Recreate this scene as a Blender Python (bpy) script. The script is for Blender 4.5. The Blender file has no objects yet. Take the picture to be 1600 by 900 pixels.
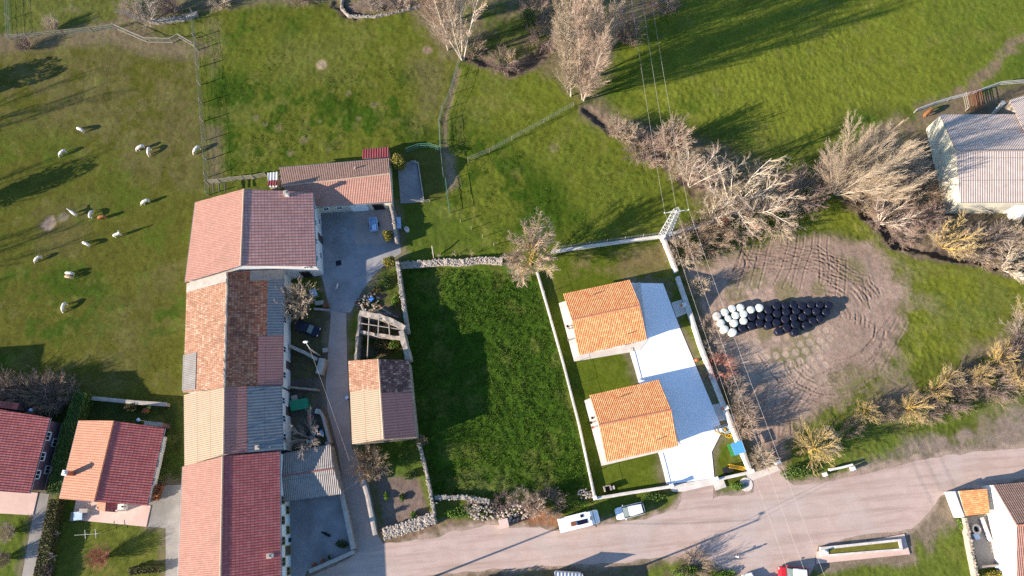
import bpy, bmesh, math, random
import numpy as np
from mathutils import Vector, Matrix
R = math.radians
random.seed(7)
rng = np.random.default_rng(7)
S = bpy.context.scene
COL = S.collection

# ------------------------------------------------------------------ camera, sky, sun, exposure
CAM_H, F_PX, TILT, ROLL = 112.0, 1130.0, R(16.8), R(-5.5)
cam_d = bpy.data.cameras.new('camera')
cam = bpy.data.objects.new('camera', cam_d); COL.objects.link(cam)
cam_d.sensor_fit = 'HORIZONTAL'; cam_d.sensor_width = 36.0
cam_d.lens = F_PX / 1600.0 * 36.0
cam_d.clip_start = 0.5; cam_d.clip_end = 9000.0
CAM_M = Matrix.Translation((0, 0, CAM_H)) @ Matrix.Rotation(TILT, 4, 'X') @ Matrix.Rotation(ROLL, 4, 'Z')
cam.matrix_world = CAM_M
S.camera = cam
CR = np.array(CAM_M.to_3x3())

SUN_EL, SUN_DX, SUN_DY = 19.5, 0.966, 0.259      # elevation, direction in which shadows fall on the ground
_n = math.hypot(SUN_DX, SUN_DY); SUN_DX /= _n; SUN_DY /= _n
w = bpy.data.worlds.new('World'); S.world = w; w.use_nodes = True
nt = w.node_tree; nt.nodes.clear()
sky = nt.nodes.new('ShaderNodeTexSky'); sky.sky_type = 'NISHITA'; sky.sun_disc = False
sky.sun_elevation = R(SUN_EL)
sky.sun_rotation = math.atan2(-SUN_DX, -SUN_DY)   # rotation is measured from +Y towards +X
sky.air_density = 1.0; sky.dust_density = 0.1; sky.ozone_density = 4.0
bg = nt.nodes.new('ShaderNodeBackground'); bg.inputs['Strength'].default_value = 0.115
wo = nt.nodes.new('ShaderNodeOutputWorld')
nt.links.new(sky.outputs[0], bg.inputs[0]); nt.links.new(bg.outputs[0], wo.inputs[0])
sl = bpy.data.lights.new('sun', 'SUN'); sl.energy = 5.0; sl.angle = R(0.5); sl.color = (1.0, 0.87, 0.73)
sun = bpy.data.objects.new('sun', sl); COL.objects.link(sun)
_d = Vector((SUN_DX * math.cos(R(SUN_EL)), SUN_DY * math.cos(R(SUN_EL)), -math.sin(R(SUN_EL))))
sun.rotation_euler = _d.to_track_quat('-Z', 'Y').to_euler(); sun.location = (-80, -40, 120)
S.view_settings.view_transform = 'Standard'; S.view_settings.look = 'None'
S.view_settings.exposure = 1.46; S.view_settings.gamma = 1.0; S.view_settings.use_curve_mapping = False
S.render.engine = 'CYCLES'
S.cycles.max_bounces = 5; S.cycles.diffuse_bounces = 2; S.cycles.glossy_bounces = 2
S.cycles.transparent_max_bounces = 4; S.cycles.use_denoising = False; S.cycles.use_adaptive_sampling = False

# ------------------------------------------------------------------ measuring: photo pixel + height -> place
def P(u, v, z=0.0):
    d = CR @ np.array([(u - 800) / F_PX, -(v - 450) / F_PX, -1.0])
    t = (z - CAM_H) / d[2]
    return Vector((d[0] * t, d[1] * t, z))
def PP(pts, z=0.0): return [P(u, v, z) for u, v in pts]

# ------------------------------------------------------------------ objects
def tag(o, label=None, cat=None, group=None, kind=None):
    if label: o['label'] = label
    if cat: o['category'] = cat
    if group: o['group'] = group
    if kind: o['kind'] = kind
    return o
def thing(name, label, cat, loc=(0, 0, 0), rz=0.0, group=None):
    o = bpy.data.objects.new(name, None); COL.objects.link(o)
    o.location = loc; o.rotation_euler = (0, 0, rz); o.empty_display_size = 0.3
    return tag(o, label, cat, group)
def dup_tree(o, parent=None, name=None):
    c = o.copy(); COL.objects.link(c)
    if name: c.name = name
    c.parent = parent
    for ch in list(o.children): dup_tree(ch, c)
    return c

class MB:
    """collects geometry, then links it as ONE mesh object"""
    def __init__(s): s.v = []; s.f = []; s.uv = []; s.m = []; s.sm = []
    def add(s, vs, fs, m=0, uvs=None, smooth=False):
        b = len(s.v); s.v += [tuple(x) for x in vs]
        for i, f in enumerate(fs):
            s.f.append([b + k for k in f]); s.m.append(m); s.sm.append(smooth)
            s.uv.append(uvs[i] if uvs else None)
        return s
    def box(s, c, size, rz=0.0, m=0, taper=1.0, ax=None):
        cx, cy, cz = c; a, b, h = size[0] / 2, size[1] / 2, size[2] / 2
        cs, sn = math.cos(rz), math.sin(rz); vs = []
        for z, t in ((-h, 1.0), (h, taper)):
            for x, y in ((-a, -b), (a, -b), (a, b), (-a, b)):
                x *= t; y *= t
                vs.append((cx + x * cs - y * sn, cy + x * sn + y * cs, cz + z))
        return s.add(vs, [(0, 3, 2, 1), (4, 5, 6, 7), (0, 1, 5, 4), (1, 2, 6, 5), (2, 3, 7, 6), (3, 0, 4, 7)], m)
    def prism(s, poly, z0, z1, m=0):
        n = len(poly); vs = [(p[0], p[1], z0) for p in poly] + [(p[0], p[1], z1) for p in poly]
        area = sum(poly[i][0] * poly[(i + 1) % n][1] - poly[(i + 1) % n][0] * poly[i][1] for i in range(n))
        fs = [[i, (i + 1) % n, n + (i + 1) % n, n + i] for i in range(n)] + [list(range(n))[::-1], list(range(n, 2 * n))]
        if area < 0: fs = [f[::-1] for f in fs]
        return s.add(vs, fs, m)
    def tube(s, p0, p1, r0, r1=None, n=6, m=0, caps=True, smooth=True):
        r1 = r0 if r1 is None else r1
        p0, p1 = Vector(p0), Vector(p1); d = (p1 - p0)
        if d.length < 1e-6: return s
        d.normalize(); a = d.orthogonal().normalized(); b = d.cross(a)
        vs = []
        for p, r in ((p0, r0), (p1, r1)):
            for k in range(n):
                t = 2 * math.pi * k / n
                vs.append(p + (a * math.cos(t) + b * math.sin(t)) * r)
        s.add(vs, [(k, (k + 1) % n, n + (k + 1) % n, n + k) for k in range(n)], m, smooth=smooth and n > 4)
        if caps: s.add(vs, [list(range(n))[::-1], list(range(n, 2 * n))], m)
        return s
    def rings(s, rings, m=0, cap=True, smooth=True):
        n = len(rings[0]); vs = [p for r in rings for p in r]; fs = []
        for i in range(len(rings) - 1):
            for k in range(n):
                fs.append((i * n + k, i * n + (k + 1) % n, (i + 1) * n + (k + 1) % n, (i + 1) * n + k))
        s.add(vs, fs, m, smooth=smooth)
        if cap: s.add(rings[0], [list(range(n))[::-1]], m); s.add(rings[-1], [list(range(n))], m)
        return s
    def blob(s, c, r, m=0, jit=0.18, seg=7, rin=5, rnd=random, smooth=False):
        rx, ry, rz = (r, r, r) if not hasattr(r, '__len__') else r
        rgs = []; off = rnd.random() * 6
        for i in range(rin):
            ph = math.pi * (i + 0.35) / (rin - 0.3)
            rr = []
            for k in range(seg):
                t = 2 * math.pi * k / seg + off
                j = 1 + rnd.uniform(-jit, jit)
                rr.append((c[0] + rx * j * math.sin(ph) * math.cos(t), c[1] + ry * j * math.sin(ph) * math.sin(t), c[2] - rz * j * math.cos(ph)))
            rgs.append(rr)
        return s.rings(rgs, m, smooth=smooth)
    def build(s, name, mats, parent=None, loc=None, bevel=0.0):
        if not isinstance(mats, (list, tuple)): mats = [mats]
        if loc is None:
            if parent is not None: loc = parent.location
            else:
                a = np.array(s.v); loc = ((a[:, 0].min() + a[:, 0].max()) / 2, (a[:, 1].min() + a[:, 1].max()) / 2, a[:, 2].min())
        vs = [(x - loc[0], y - loc[1], z - loc[2]) for x, y, z in s.v]
        me = bpy.data.meshes.new(name); me.from_pydata(vs, [], s.f)
        for m in mats: me.materials.append(m)
        me.polygons.foreach_set('material_index', s.m); me.polygons.foreach_set('use_smooth', s.sm)
        if any(u is not None for u in s.uv):
            l = me.uv_layers.new(name='UVMap'); i = 0
            for f, u in zip(s.f, s.uv):
                for k in range(len(f)):
                    l.data[i].uv = u[k] if u is not None else (vs[f[k]][0], vs[f[k]][1]); i += 1
        me.validate(); me.update()
        o = bpy.data.objects.new(name, me); COL.objects.link(o)
        if parent is not None: o.parent = parent
        else: o.location = loc
        if bevel:
            b = o.modifiers.new('bevel', 'BEVEL'); b.width = bevel; b.segments = 2; b.limit_method = 'ANGLE'
        return o

def np_mesh(name, V, Fq, mat, parent=None, loc=(0, 0, 0), smooth=True, attr=None):
    """fast mesh from numpy arrays (all faces the same size)"""
    me = bpy.data.meshes.new(name); nf, k = Fq.shape
    me.vertices.add(len(V)); me.vertices.foreach_set('co', V.astype(np.float32).ravel())
    me.loops.add(nf * k); me.loops.foreach_set('vertex_index', Fq.astype(np.int32).ravel())
    me.polygons.add(nf); me.polygons.foreach_set('loop_start', np.arange(0, nf * k, k, dtype=np.int32))
    me.polygons.foreach_set('use_smooth', np.full(nf, smooth))
    me.materials.append(mat)
    me.update(calc_edges=True)
    if attr is not None:
        a = me.color_attributes.new('Col', 'FLOAT_COLOR', 'POINT')
        a.data.foreach_set('color', attr.astype(np.float32).ravel())
    o = bpy.data.objects.new(name, me); COL.objects.link(o); o.location = loc
    if parent is not None: o.parent = parent
    return o

# ------------------------------------------------------------------ materials
class NG:
    def __init__(s, name):
        s.mat = bpy.data.materials.new(name); s.mat.use_nodes = True
        s.t = s.mat.node_tree; s.t.nodes.clear()
        s.out = s.t.nodes.new('ShaderNodeOutputMaterial'); s.p = s.t.nodes.new('ShaderNodeBsdfPrincipled')
        s.t.links.new(s.p.outputs[0], s.out.inputs[0])
        s.p.inputs['Specular IOR Level'].default_value = 0.25
    def n(s, typ, **kw):
        x = s.t.nodes.new('ShaderNode' + typ)
        for k, v in kw.items(): setattr(x, k, v)
        return x
    def put(s, sock, v):
        if isinstance(v, bpy.types.NodeSocket): s.t.links.new(v, sock)
        elif isinstance(v, bpy.types.Node): s.t.links.new(v.outputs[0], sock)
        else: sock.default_value = (*v, 1.0) if isinstance(v, tuple) and len(v) == 3 and sock.type == 'RGBA' else v
    def math(s, op, a, b=0.0, c=None):
        x = s.n('Math', operation=op); s.put(x.inputs[0], a); s.put(x.inputs[1], b)
        if c is not None: s.put(x.inputs[2], c)
        return x.outputs[0]
    def mix(s, f, a, b, blend='MIX'):
        x = s.n('Mix', data_type='RGBA', blend_type=blend); s.put(x.inputs[0], f); s.put(x.inputs[6], a); s.put(x.inputs[7], b)
        return x.outputs[2]
    def noise(s, scale, detail=4.0, rough=0.6, vec=None, dist=0.0):
        x = s.n('TexNoise'); x.inputs['Scale'].default_value = scale; x.inputs['Detail'].default_value = detail
        x.inputs['Roughness'].default_value = rough; x.inputs['Distortion'].default_value = dist
        s.put(x.inputs['Vector'], vec if vec is not None else s.pos()); return x.outputs['Fac']
    def pos(s):
        if not hasattr(s, '_pos'): s._pos = s.n('NewGeometry').outputs['Position']
        return s._pos
    def ramp(s, f, stops):
        x = s.n('ValToRGB'); e = x.color_ramp.elements
        while len(e) < len(stops): e.new(0.5)
        for i, (p, c) in enumerate(stops): e[i].position = p; e[i].color = (*c, 1) if len(c) == 3 else c
        s.put(x.inputs[0], f); return x.outputs[0]
    def step(s, f, lo, hi):
        x = s.n('MapRange'); s.put(x.inputs[0], f); x.inputs[1].default_value = lo; x.inputs[2].default_value = hi; return x.outputs[0]
    def bump(s, h, strength=0.5, dist=0.05):
        x = s.n('Bump'); x.inputs['Strength'].default_value = strength; x.inputs['Distance'].default_value = dist
        s.put(x.inputs['Height'], h); s.put(s.p.inputs['Normal'], x.outputs[0]); return x
    def fin(s, col, rough=0.9):
        s.put(s.p.inputs['Base Color'], col); s.put(s.p.inputs['Roughness'], rough); return s.mat

def rough_mat(name, c1, c2, scale=1.0, rough=0.9, bump=0.3, bs=12.0, bd=0.04, c3=None, s3=0.15):
    g = NG(name); f = g.step(g.noise(scale, 6, 0.65), 0.35, 0.65); c = g.mix(f, c1, c2)
    if c3: c = g.mix(g.step(g.noise(s3, 4, 0.6), 0.48, 0.62), c, c3)
    c = g.mix(0.35, c, g.ramp(g.noise(scale * 9, 3, 0.7), [(0.3, (0.25, 0.25, 0.25)), (0.7, (1, 1, 1))]), 'MULTIPLY')
    if bump: g.bump(g.noise(bs, 5, 0.7), bump, bd)
    return g.fin(c, rough)
def plain(name, c, rough=0.5, metal=0.0, var=0.12, scale=3.0):
    g = NG(name); g.p.inputs['Metallic'].default_value = metal
    d = tuple(x * (1 - var * 2) for x in c)
    return g.fin(g.mix(g.step(g.noise(scale, 5, 0.6), 0.3, 0.7), d, c), rough)

def tile_mat(name, cols, pu=0.3, pv=0.4, patch=0.35, row=0.7, rib=1.0, var=0.5, stain=None, stain_at=(0.5, 0.65), rough=0.85, gap=0.0, bd=0.07, line=0.45):
    """clay tiles laid by the UV map, in metres: u along the eaves, v up the slope"""
    g = NG(name); uv = g.n('UVMap').outputs[0]; sp = g.n('SeparateXYZ'); g.put(sp.inputs[0], uv)
    wob = g.noise(0.9, 2, 0.5, uv)
    u = g.math('ADD', sp.outputs[0], g.math('MULTIPLY', wob, patch * 0.5)) if patch > 0.3 else sp.outputs[0]
    v = g.math('ADD', sp.outputs[1], g.math('MULTIPLY', g.noise(1.7, 2, 0.5, uv), patch * 0.6)) if patch > 0.3 else sp.outputs[1]
    cu = g.math('DIVIDE', u, pu); cv = g.math('DIVIDE', v, pv)
    fu = g.math('FRACT', cu); fv = g.math('FRACT', cv)
    cx = g.n('CombineXYZ'); g.put(cx.inputs[0], g.math('FLOOR', cu)); g.put(cx.inputs[1], g.math('FLOOR', cv))
    wn = g.n('TexWhiteNoise', noise_dimensions='2D'); g.put(wn.inputs[0], cx.outputs[0])
    base = g.ramp(wn.outputs[0], cols)
    big = g.ramp(g.noise(0.35, 5, 0.65, uv), [(0.3, (0.55, 0.55, 0.55)), (0.7, (1, 1, 1))])
    c = g.mix(var, base, big, 'MULTIPLY')
    if stain:
        c = g.mix(g.step(g.noise(0.22, 8, 0.7, uv), *stain_at), c, stain)
    prof = g.math('SINE', g.math('MULTIPLY', fu, math.pi))            # round barrel
    saw = g.math('SUBTRACT', 1.0, fv)                                  # each course overlaps the one below
    # shade painted into the pans and under the laps
    edge = g.math('MULTIPLY', g.step(prof, 0.0, 0.45), g.step(saw, 0.0, 0.22))
    c = g.mix(g.math('MULTIPLY', g.math('SUBTRACT', 1.0, edge), line), c, (0.02, 0.014, 0.012))
    h = g.math('ADD', g.math('MULTIPLY', prof, rib), g.math('MULTIPLY', saw, row * 0.5))
    h = g.math('ADD', h, g.math('MULTIPLY', g.noise(3.0, 3, 0.6, uv), 0.4 * patch))
    g.bump(h, 0.8, bd)
    return g.fin(c, rough)
def corrug_mat(name, c1, c2, pitch=0.25, rough=0.6, stain=None, metal=0.0, sheet=2.4):
    g = NG(name); uv = g.n('UVMap').outputs[0]; sp = g.n('SeparateXYZ'); g.put(sp.inputs[0], uv)
    wv = g.math('SINE', g.math('MULTIPLY', sp.outputs[0], 2 * math.pi / pitch))
    c = g.mix(g.step(g.noise(0.5, 7, 0.7, uv), 0.35, 0.65), c1, c2)
    if stain: c = g.mix(g.step(g.noise(1.2, 8, 0.75, uv), 0.5, 0.72), c, stain)
    fs = g.math('FRACT', g.math('DIVIDE', sp.outputs[1], sheet))
    c = g.mix(g.math('MULTIPLY', g.step(fs, 0.05, 0.0), 0.55), c, (0.05, 0.04, 0.04))
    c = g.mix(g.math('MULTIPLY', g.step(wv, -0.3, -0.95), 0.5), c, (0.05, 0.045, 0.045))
    g.p.inputs['Metallic'].default_value = metal
    g.bump(wv, 0.9, 0.05)
    return g.fin(c, rough)

M = {}
M['wall_white'] = rough_mat('white render', (0.80, 0.77, 0.70), (0.68, 0.65, 0.60), 0.7, 0.9, 0.1)
M['wall_cream'] = rough_mat('cream render', (0.74, 0.68, 0.50), (0.62, 0.56, 0.42), 0.5, 0.9, 0.15, c3=(0.5, 0.46, 0.38), s3=0.3)
M['wall_stone'] = rough_mat('rubble stone', (0.42, 0.35, 0.27), (0.24, 0.19, 0.15), 2.5, 0.95, 0.9, 5.0, 0.12)
M['wall_mauve'] = rough_mat('mauve render', (0.16, 0.09, 0.10), (0.12, 0.07, 0.08), 0.8, 0.9, 0.1)
M['stone_pale'] = rough_mat('pale field stone', (0.47, 0.40, 0.32), (0.30, 0.25, 0.20), 3.0, 0.95, 0.6, 8.0, 0.06)
M['stone_grey'] = rough_mat('lichened grey stone', (0.40, 0.35, 0.29), (0.22, 0.19, 0.16), 1.8, 0.95, 0.6, 6.0, 0.06)
M['cap'] = rough_mat('weathered cement', (0.46, 0.40, 0.34), (0.33, 0.29, 0.25), 1.2, 0.95, 0.3)
M['cap_white'] = rough_mat('limewashed cement', (0.72, 0.66, 0.58), (0.52, 0.46, 0.40), 0.8, 0.95, 0.3)
M['white_paint'] = plain('white paint', (0.8, 0.78, 0.74), 0.6, var=0.05)
M['car_white'] = plain('white car paint', (0.8, 0.8, 0.79), 0.25, var=0.02)
M['car_red'] = plain('red car paint', (0.42, 0.02, 0.03), 0.25, var=0.02)
M['car_blue'] = plain('dark blue car paint', (0.012, 0.015, 0.028), 0.25, var=0.02)
M['glass'] = plain('dark glass', (0.015, 0.02, 0.025), 0.08, var=0.0)
M['glass_pale'] = plain('windscreen glass', (0.12, 0.15, 0.14), 0.08, var=0.0)
M['rubber'] = plain('black rubber', (0.02, 0.02, 0.02), 0.8)
M['chrome'] = plain('grey metal', (0.35, 0.35, 0.36), 0.35, 0.7)
M['galv'] = plain('galvanised steel', (0.62, 0.60, 0.56), 0.5, 0.1)
M['solar'] = plain('dark solar panel', (0.01, 0.012, 0.025), 0.2)
M['bale_black'] = rough_mat('black bale film', (0.016, 0.018, 0.034), (0.008, 0.010, 0.02), 3.0, 0.3, 0.6, 6.0, 0.08)
M['bale_white'] = rough_mat('pale green bale film', (0.74, 0.75, 0.63), (0.60, 0.62, 0.52), 2.0, 0.4, 0.5, 6.0, 0.06)
M['bale_worn'] = plain('dusty pale bale film', (0.60, 0.55, 0.47), 0.5, var=0.2, scale=3)
M['wood'] = rough_mat('weathered wood', (0.36, 0.31, 0.26), (0.22, 0.18, 0.15), 3.0, 0.9, 0.3)
M['wood_pale'] = rough_mat('bleached wood', (0.42, 0.37, 0.29), (0.30, 0.26, 0.21), 3.0, 0.9, 0.3)
M['wood_dark'] = rough_mat('dark timber', (0.12, 0.09, 0.07), (0.07, 0.05, 0.04), 3.0, 0.9, 0.3)
M['rust'] = rough_mat('rusty brown', (0.25, 0.09, 0.04), (0.14, 0.06, 0.03), 3.0, 0.9, 0.3)
M['wire'] = plain('aluminium cable', (0.5, 0.44, 0.38), 0.6)
M['green_mesh'] = plain('green fence mesh', (0.09, 0.20, 0.15), 0.6)
M['mesh_grey'] = plain('grey wire netting', (0.25, 0.27, 0.22), 0.7)
M['blue'] = plain('blue plastic', (0.06, 0.22, 0.62), 0.5)
M['blue_sky'] = plain('bright blue roof board', (0.10, 0.36, 0.72), 0.5, var=0.1)
M['green_toy'] = plain('green board', (0.05, 0.28, 0.06), 0.5)
M['green_tarp'] = plain('green tarpaulin', (0.02, 0.24, 0.12), 0.6)
M['yellow'] = plain('yellow plastic', (0.72, 0.42, 0.03), 0.4)
M['orange'] = plain('orange plastic', (0.7, 0.16, 0.06), 0.5)
M['skyblue'] = plain('pale blue enamel', (0.42, 0.55, 0.72), 0.5)
M['dark'] = plain('dark recess', (0.02, 0.018, 0.016), 0.9)
M['ochre'] = plain('ochre paint', (0.40, 0.27, 0.07), 0.8)
M['terra'] = plain('terracotta', (0.42, 0.15, 0.08), 0.8)
M['skin'] = plain('skin', (0.5, 0.3, 0.22), 0.6)
M['jeans'] = plain('dark trousers', (0.03, 0.035, 0.05), 0.9)
M['shirt'] = plain('white cloth', (0.75, 0.74, 0.72), 0.9)
M['hair'] = plain('dark hair', (0.03, 0.02, 0.015), 0.8)
M['fleece_white'] = rough_mat('white fleece', (0.72, 0.67, 0.58), (0.56, 0.50, 0.42), 5.0, 1.0, 0.8, 12, 0.05)
M['fleece_brown'] = rough_mat('brown fleece', (0.34, 0.15, 0.05), (0.22, 0.09, 0.03), 5.0, 1.0, 0.8, 12, 0.05)
M['fleece_fawn'] = rough_mat('fawn fleece', (0.50, 0.36, 0.24), (0.40, 0.27, 0.17), 5.0, 1.0, 0.8, 12, 0.05)
M['fur_black'] = plain('black fur', (0.008, 0.008, 0.008), 0.9)
M['water_green'] = plain('algae green water', (0.16, 0.15, 0.025), 0.15, var=0.2)
# roofs
M['tile_salmon'] = tile_mat('salmon clay tile', [(0, (0.36, 0.185, 0.135)), (1, (0.43, 0.225, 0.165))], 0.28, 0.42, 0.2, var=0.15, line=0.25, stain=(0.29, 0.165, 0.12), stain_at=(0.50, 0.78))
M['tile_top'] = tile_mat('pinkish clay tile', [(0, (0.44, 0.22, 0.18)), (1, (0.54, 0.28, 0.23))], 0.50, 0.5, 0.2, var=0.25, line=0.55)
M['tile_red_shade'] = tile_mat('shaded red clay tile', [(0, (0.39, 0.092, 0.082)), (1, (0.49, 0.14, 0.12))], 0.36, 0.5, 0.2, var=0.3, line=0.55)  # slopes turned from the sun, their shade put into the tile colour
M['tile_house'] = tile_mat('orange pink clay tile', [(0, (0.44, 0.20, 0.12)), (1, (0.50, 0.235, 0.145))], 0.36, 0.5, 0.2, var=0.15, line=0.45)
M['tile_orange'] = tile_mat('new orange clay tile', [(0, (0.66, 0.24, 0.09)), (0.5, (0.74, 0.31, 0.12)), (1, (0.80, 0.42, 0.18))], 0.27, 0.40, 0.2, var=0.2, line=0.4)
M['tile_old_shade'] = tile_mat('shaded mixed old tile', [(0, (0.26, 0.085, 0.045)), (0.35, (0.42, 0.14, 0.07)), (0.8, (0.54, 0.21, 0.11)), (1, (0.54, 0.28, 0.17))], 0.27, 0.42, 0.29, var=0.45, stain=(0.09, 0.045, 0.035), stain_at=(0.53, 0.74), line=0.65)  # stained old tiles; shade of the side away from the sun mixed in
M['tile_lit_old'] = tile_mat('sunlit old clay tile', [(0, (0.32, 0.16, 0.095)), (0.4, (0.42, 0.22, 0.13)), (0.85, (0.48, 0.27, 0.17)), (1, (0.56, 0.38, 0.26))], 0.27, 0.42, 0.29, var=0.25, stain=(0.24, 0.14, 0.10), stain_at=(0.54, 0.74), line=0.7)  # sunny-side copy of the old tiles, light put into the colour
M['tile_barn_shade'] = tile_mat('shaded old barn tile', [(0, (0.10, 0.05, 0.045)), (0.7, (0.26, 0.115, 0.085)), (1, (0.45, 0.30, 0.22))], 0.30, 0.42, 0.29, var=0.5, line=0.7)  # the barn's old tiles again, shade of that side in their colour
M['tile_brown_shade'] = tile_mat('shady slope brown tile', [(0, (0.25, 0.15, 0.11)), (1, (0.33, 0.20, 0.15))], 0.30, 0.42, 0.2, var=0.25)  # slopes facing away from the sun: shade painted in as brown
M['corr_cream'] = corrug_mat('cream fibre cement', (0.44, 0.33, 0.215), (0.48, 0.36, 0.24), 0.3, 0.9, (0.42, 0.30, 0.20))
M['corr_pink'] = corrug_mat('pinkish corrugated sheet', (0.50, 0.20, 0.15), (0.42, 0.17, 0.13), 0.42, 0.7)
M['corr_red'] = corrug_mat('dark red corrugated sheet', (0.19, 0.03, 0.035), (0.25, 0.05, 0.05), 0.42, 0.6)
M['corr_blue'] = corrug_mat('slate grey fibre cement', (0.20, 0.22, 0.23), (0.14, 0.15, 0.16), 0.45, 0.8, (0.27, 0.25, 0.2))
M['corr_grey'] = corrug_mat('grey fibre cement', (0.34, 0.31, 0.28), (0.25, 0.225, 0.20), 0.28, 0.9, (0.2, 0.18, 0.16), sheet=3.0)
M['corr_barn'] = corrug_mat('pale fibre cement', (0.52, 0.43, 0.38), (0.44, 0.36, 0.31), 0.27, 0.9, (0.36, 0.29, 0.25), sheet=3.5)
M['corr_light'] = corrug_mat('light metal sheet', (0.62, 0.62, 0.62), (0.5, 0.5, 0.5), 0.5, 0.5)
M['ridge'] = rough_mat('ridge tile', (0.62, 0.27, 0.15), (0.48, 0.19, 0.10), 3.0, 0.9, 0.3)
M['ridge_pale'] = rough_mat('pale ridge tile', (0.55, 0.40, 0.28), (0.42, 0.28, 0.2), 3.0, 0.9, 0.3)
# plants
def twig(name, a, b):
    g = NG(name); oi = g.n('ObjectInfo').outputs['Random']
    c = g.mix(g.step(g.noise(1.3, 3, 0.6), 0.35, 0.65), a, b)
    c = g.mix(0.35, c, g.ramp(oi, [(0, (0.72, 0.66, 0.62)), (1, (1, 1, 1))]), 'MULTIPLY')
    return g.fin(c, 0.9)
M['twig_pink'] = twig('pinkish twigs', (0.46, 0.345, 0.255), (0.38, 0.28, 0.205))
M['twig_beige'] = twig('beige twigs', (0.48, 0.385, 0.27), (0.39, 0.31, 0.22))
M['twig_purple'] = twig('mauve brown twigs', (0.29, 0.205, 0.165), (0.22, 0.155, 0.125))
M['twig_brown'] = twig('brown twigs', (0.30, 0.22, 0.145), (0.22, 0.16, 0.105))
M['twig_grey'] = twig('grey brown twigs', (0.36, 0.29, 0.23), (0.28, 0.22, 0.175))
M['twig_red'] = twig('reddish twigs', (0.45, 0.20, 0.14), (0.36, 0.15, 0.10))
M['lichen_twig'] = twig('pale yellowish twigs', (0.46, 0.35, 0.18), (0.38, 0.29, 0.16))
M['lichen'] = twig('yellow lichened twigs', (0.54, 0.37, 0.10), (0.45, 0.31, 0.09))
M['bark_pale'] = twig('pale bark', (0.60, 0.52, 0.41), (0.48, 0.41, 0.32))
M['bark_brown'] = twig('brown bark', (0.26, 0.20, 0.15), (0.18, 0.14, 0.105))
def leafm(name, a, b, c):
    g = NG(name); f = g.step(g.noise(2.2, 4, 0.6), 0.35, 0.65); f2 = g.step(g.noise(7.0, 3, 0.6), 0.45, 0.65)
    return g.fin(g.mix(f2, g.mix(f, a, b), c), 0.75)
M['leaf_dark'] = leafm('dark evergreen leaves', (0.025, 0.05, 0.012), (0.045, 0.08, 0.018), (0.07, 0.11, 0.02))
M['leaf_hedge'] = leafm('hedge leaves', (0.04, 0.08, 0.015), (0.07, 0.12, 0.02), (0.13, 0.18, 0.03))
M['leaf_yellow'] = leafm('yellowish leaves', (0.10, 0.10, 0.015), (0.2, 0.17, 0.025), (0.28, 0.24, 0.04))
M['leaf_brown'] = leafm('brownish clipped leaves', (0.07, 0.07, 0.02), (0.10, 0.085, 0.025), (0.15, 0.11, 0.04))
M['leaf_orange'] = leafm('withered orange leaves', (0.5, 0.16, 0.07), (0.58, 0.22, 0.1), (0.4, 0.12, 0.05))
M['leaf_weed'] = leafm('fresh weed leaves', (0.06, 0.12, 0.015), (0.10, 0.17, 0.02), (0.16, 0.24, 0.03))
# ------------------------------------------------------------------ the ground: one sheet to the horizon
_lat = [rng.random((256, 256)) for _ in range(8)]
def vnoise(x, y, k=0):
    L = _lat[k % 8]; xi = np.floor(x).astype(int); yi = np.floor(y).astype(int)
    fx = x - xi; fy = y - yi; fx = fx * fx * (3 - 2 * fx); fy = fy * fy * (3 - 2 * fy)
    a = L[xi & 255, yi & 255]; b = L[(xi + 1) & 255, yi & 255]; c = L[xi & 255, (yi + 1) & 255]; d = L[(xi + 1) & 255, (yi + 1) & 255]
    return (a * (1 - fx) + b * fx) * (1 - fy) + (c * (1 - fx) + d * fx) * fy
def fbm(x, y, scale, octv=4, k=0, gain=0.55):
    s = 0; a = 1; t = 0
    for o in range(octv):
        s = s + a * vnoise(x / scale + 17.3 * o, y / scale + 9.1 * o, k + o); t += a; a *= gain; scale *= 0.5
    return s / t
def sdist(X, Y, poly):
    """signed distance to a polygon, positive inside"""
    d2 = np.full(X.shape, 1e12); ins = np.zeros(X.shape, bool); n = len(poly)
    for i in range(n):
        ax, ay = poly[i][0], poly[i][1]; bx, by = poly[(i + 1) % n][0], poly[(i + 1) % n][1]
        ex, ey = bx - ax, by - ay; wx, wy = X - ax, Y - ay
        t = np.clip((wx * ex + wy * ey) / (ex * ex + ey * ey + 1e-9), 0, 1)
        d2 = np.minimum(d2, (wx - ex * t) ** 2 + (wy - ey * t) ** 2)
        c = (ay > Y) != (by > Y)
        with np.errstate(divide='ignore', invalid='ignore'):
            c &= X < (bx - ax) * (Y - ay) / (by - ay + 1e-12) + ax
        ins ^= c
    return np.where(ins, 1, -1) * np.sqrt(d2)
def ldist(X, Y, line):
    d2 = np.full(X.shape, 1e12); T = np.zeros(X.shape); acc = 0.0
    for i in range(len(line) - 1):
        ax, ay = line[i][0], line[i][1]; bx, by = line[i + 1][0], line[i + 1][1]
        ex, ey = bx - ax, by - ay; L = math.hypot(ex, ey); wx, wy = X - ax, Y - ay
        t = np.clip((wx * ex + wy * ey) / (L * L + 1e-9), 0, 1); d = (wx - ex * t) ** 2 + (wy - ey * t) ** 2
        T = np.where(d < d2, acc + t * L, T); d2 = np.minimum(d2, d); acc += L
    return np.sqrt(d2), T
def sstep(a, b, x):
    t = np.clip((x - a) / (b - a), 0, 1); return t * t * (3 - 2 * t)

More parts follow.
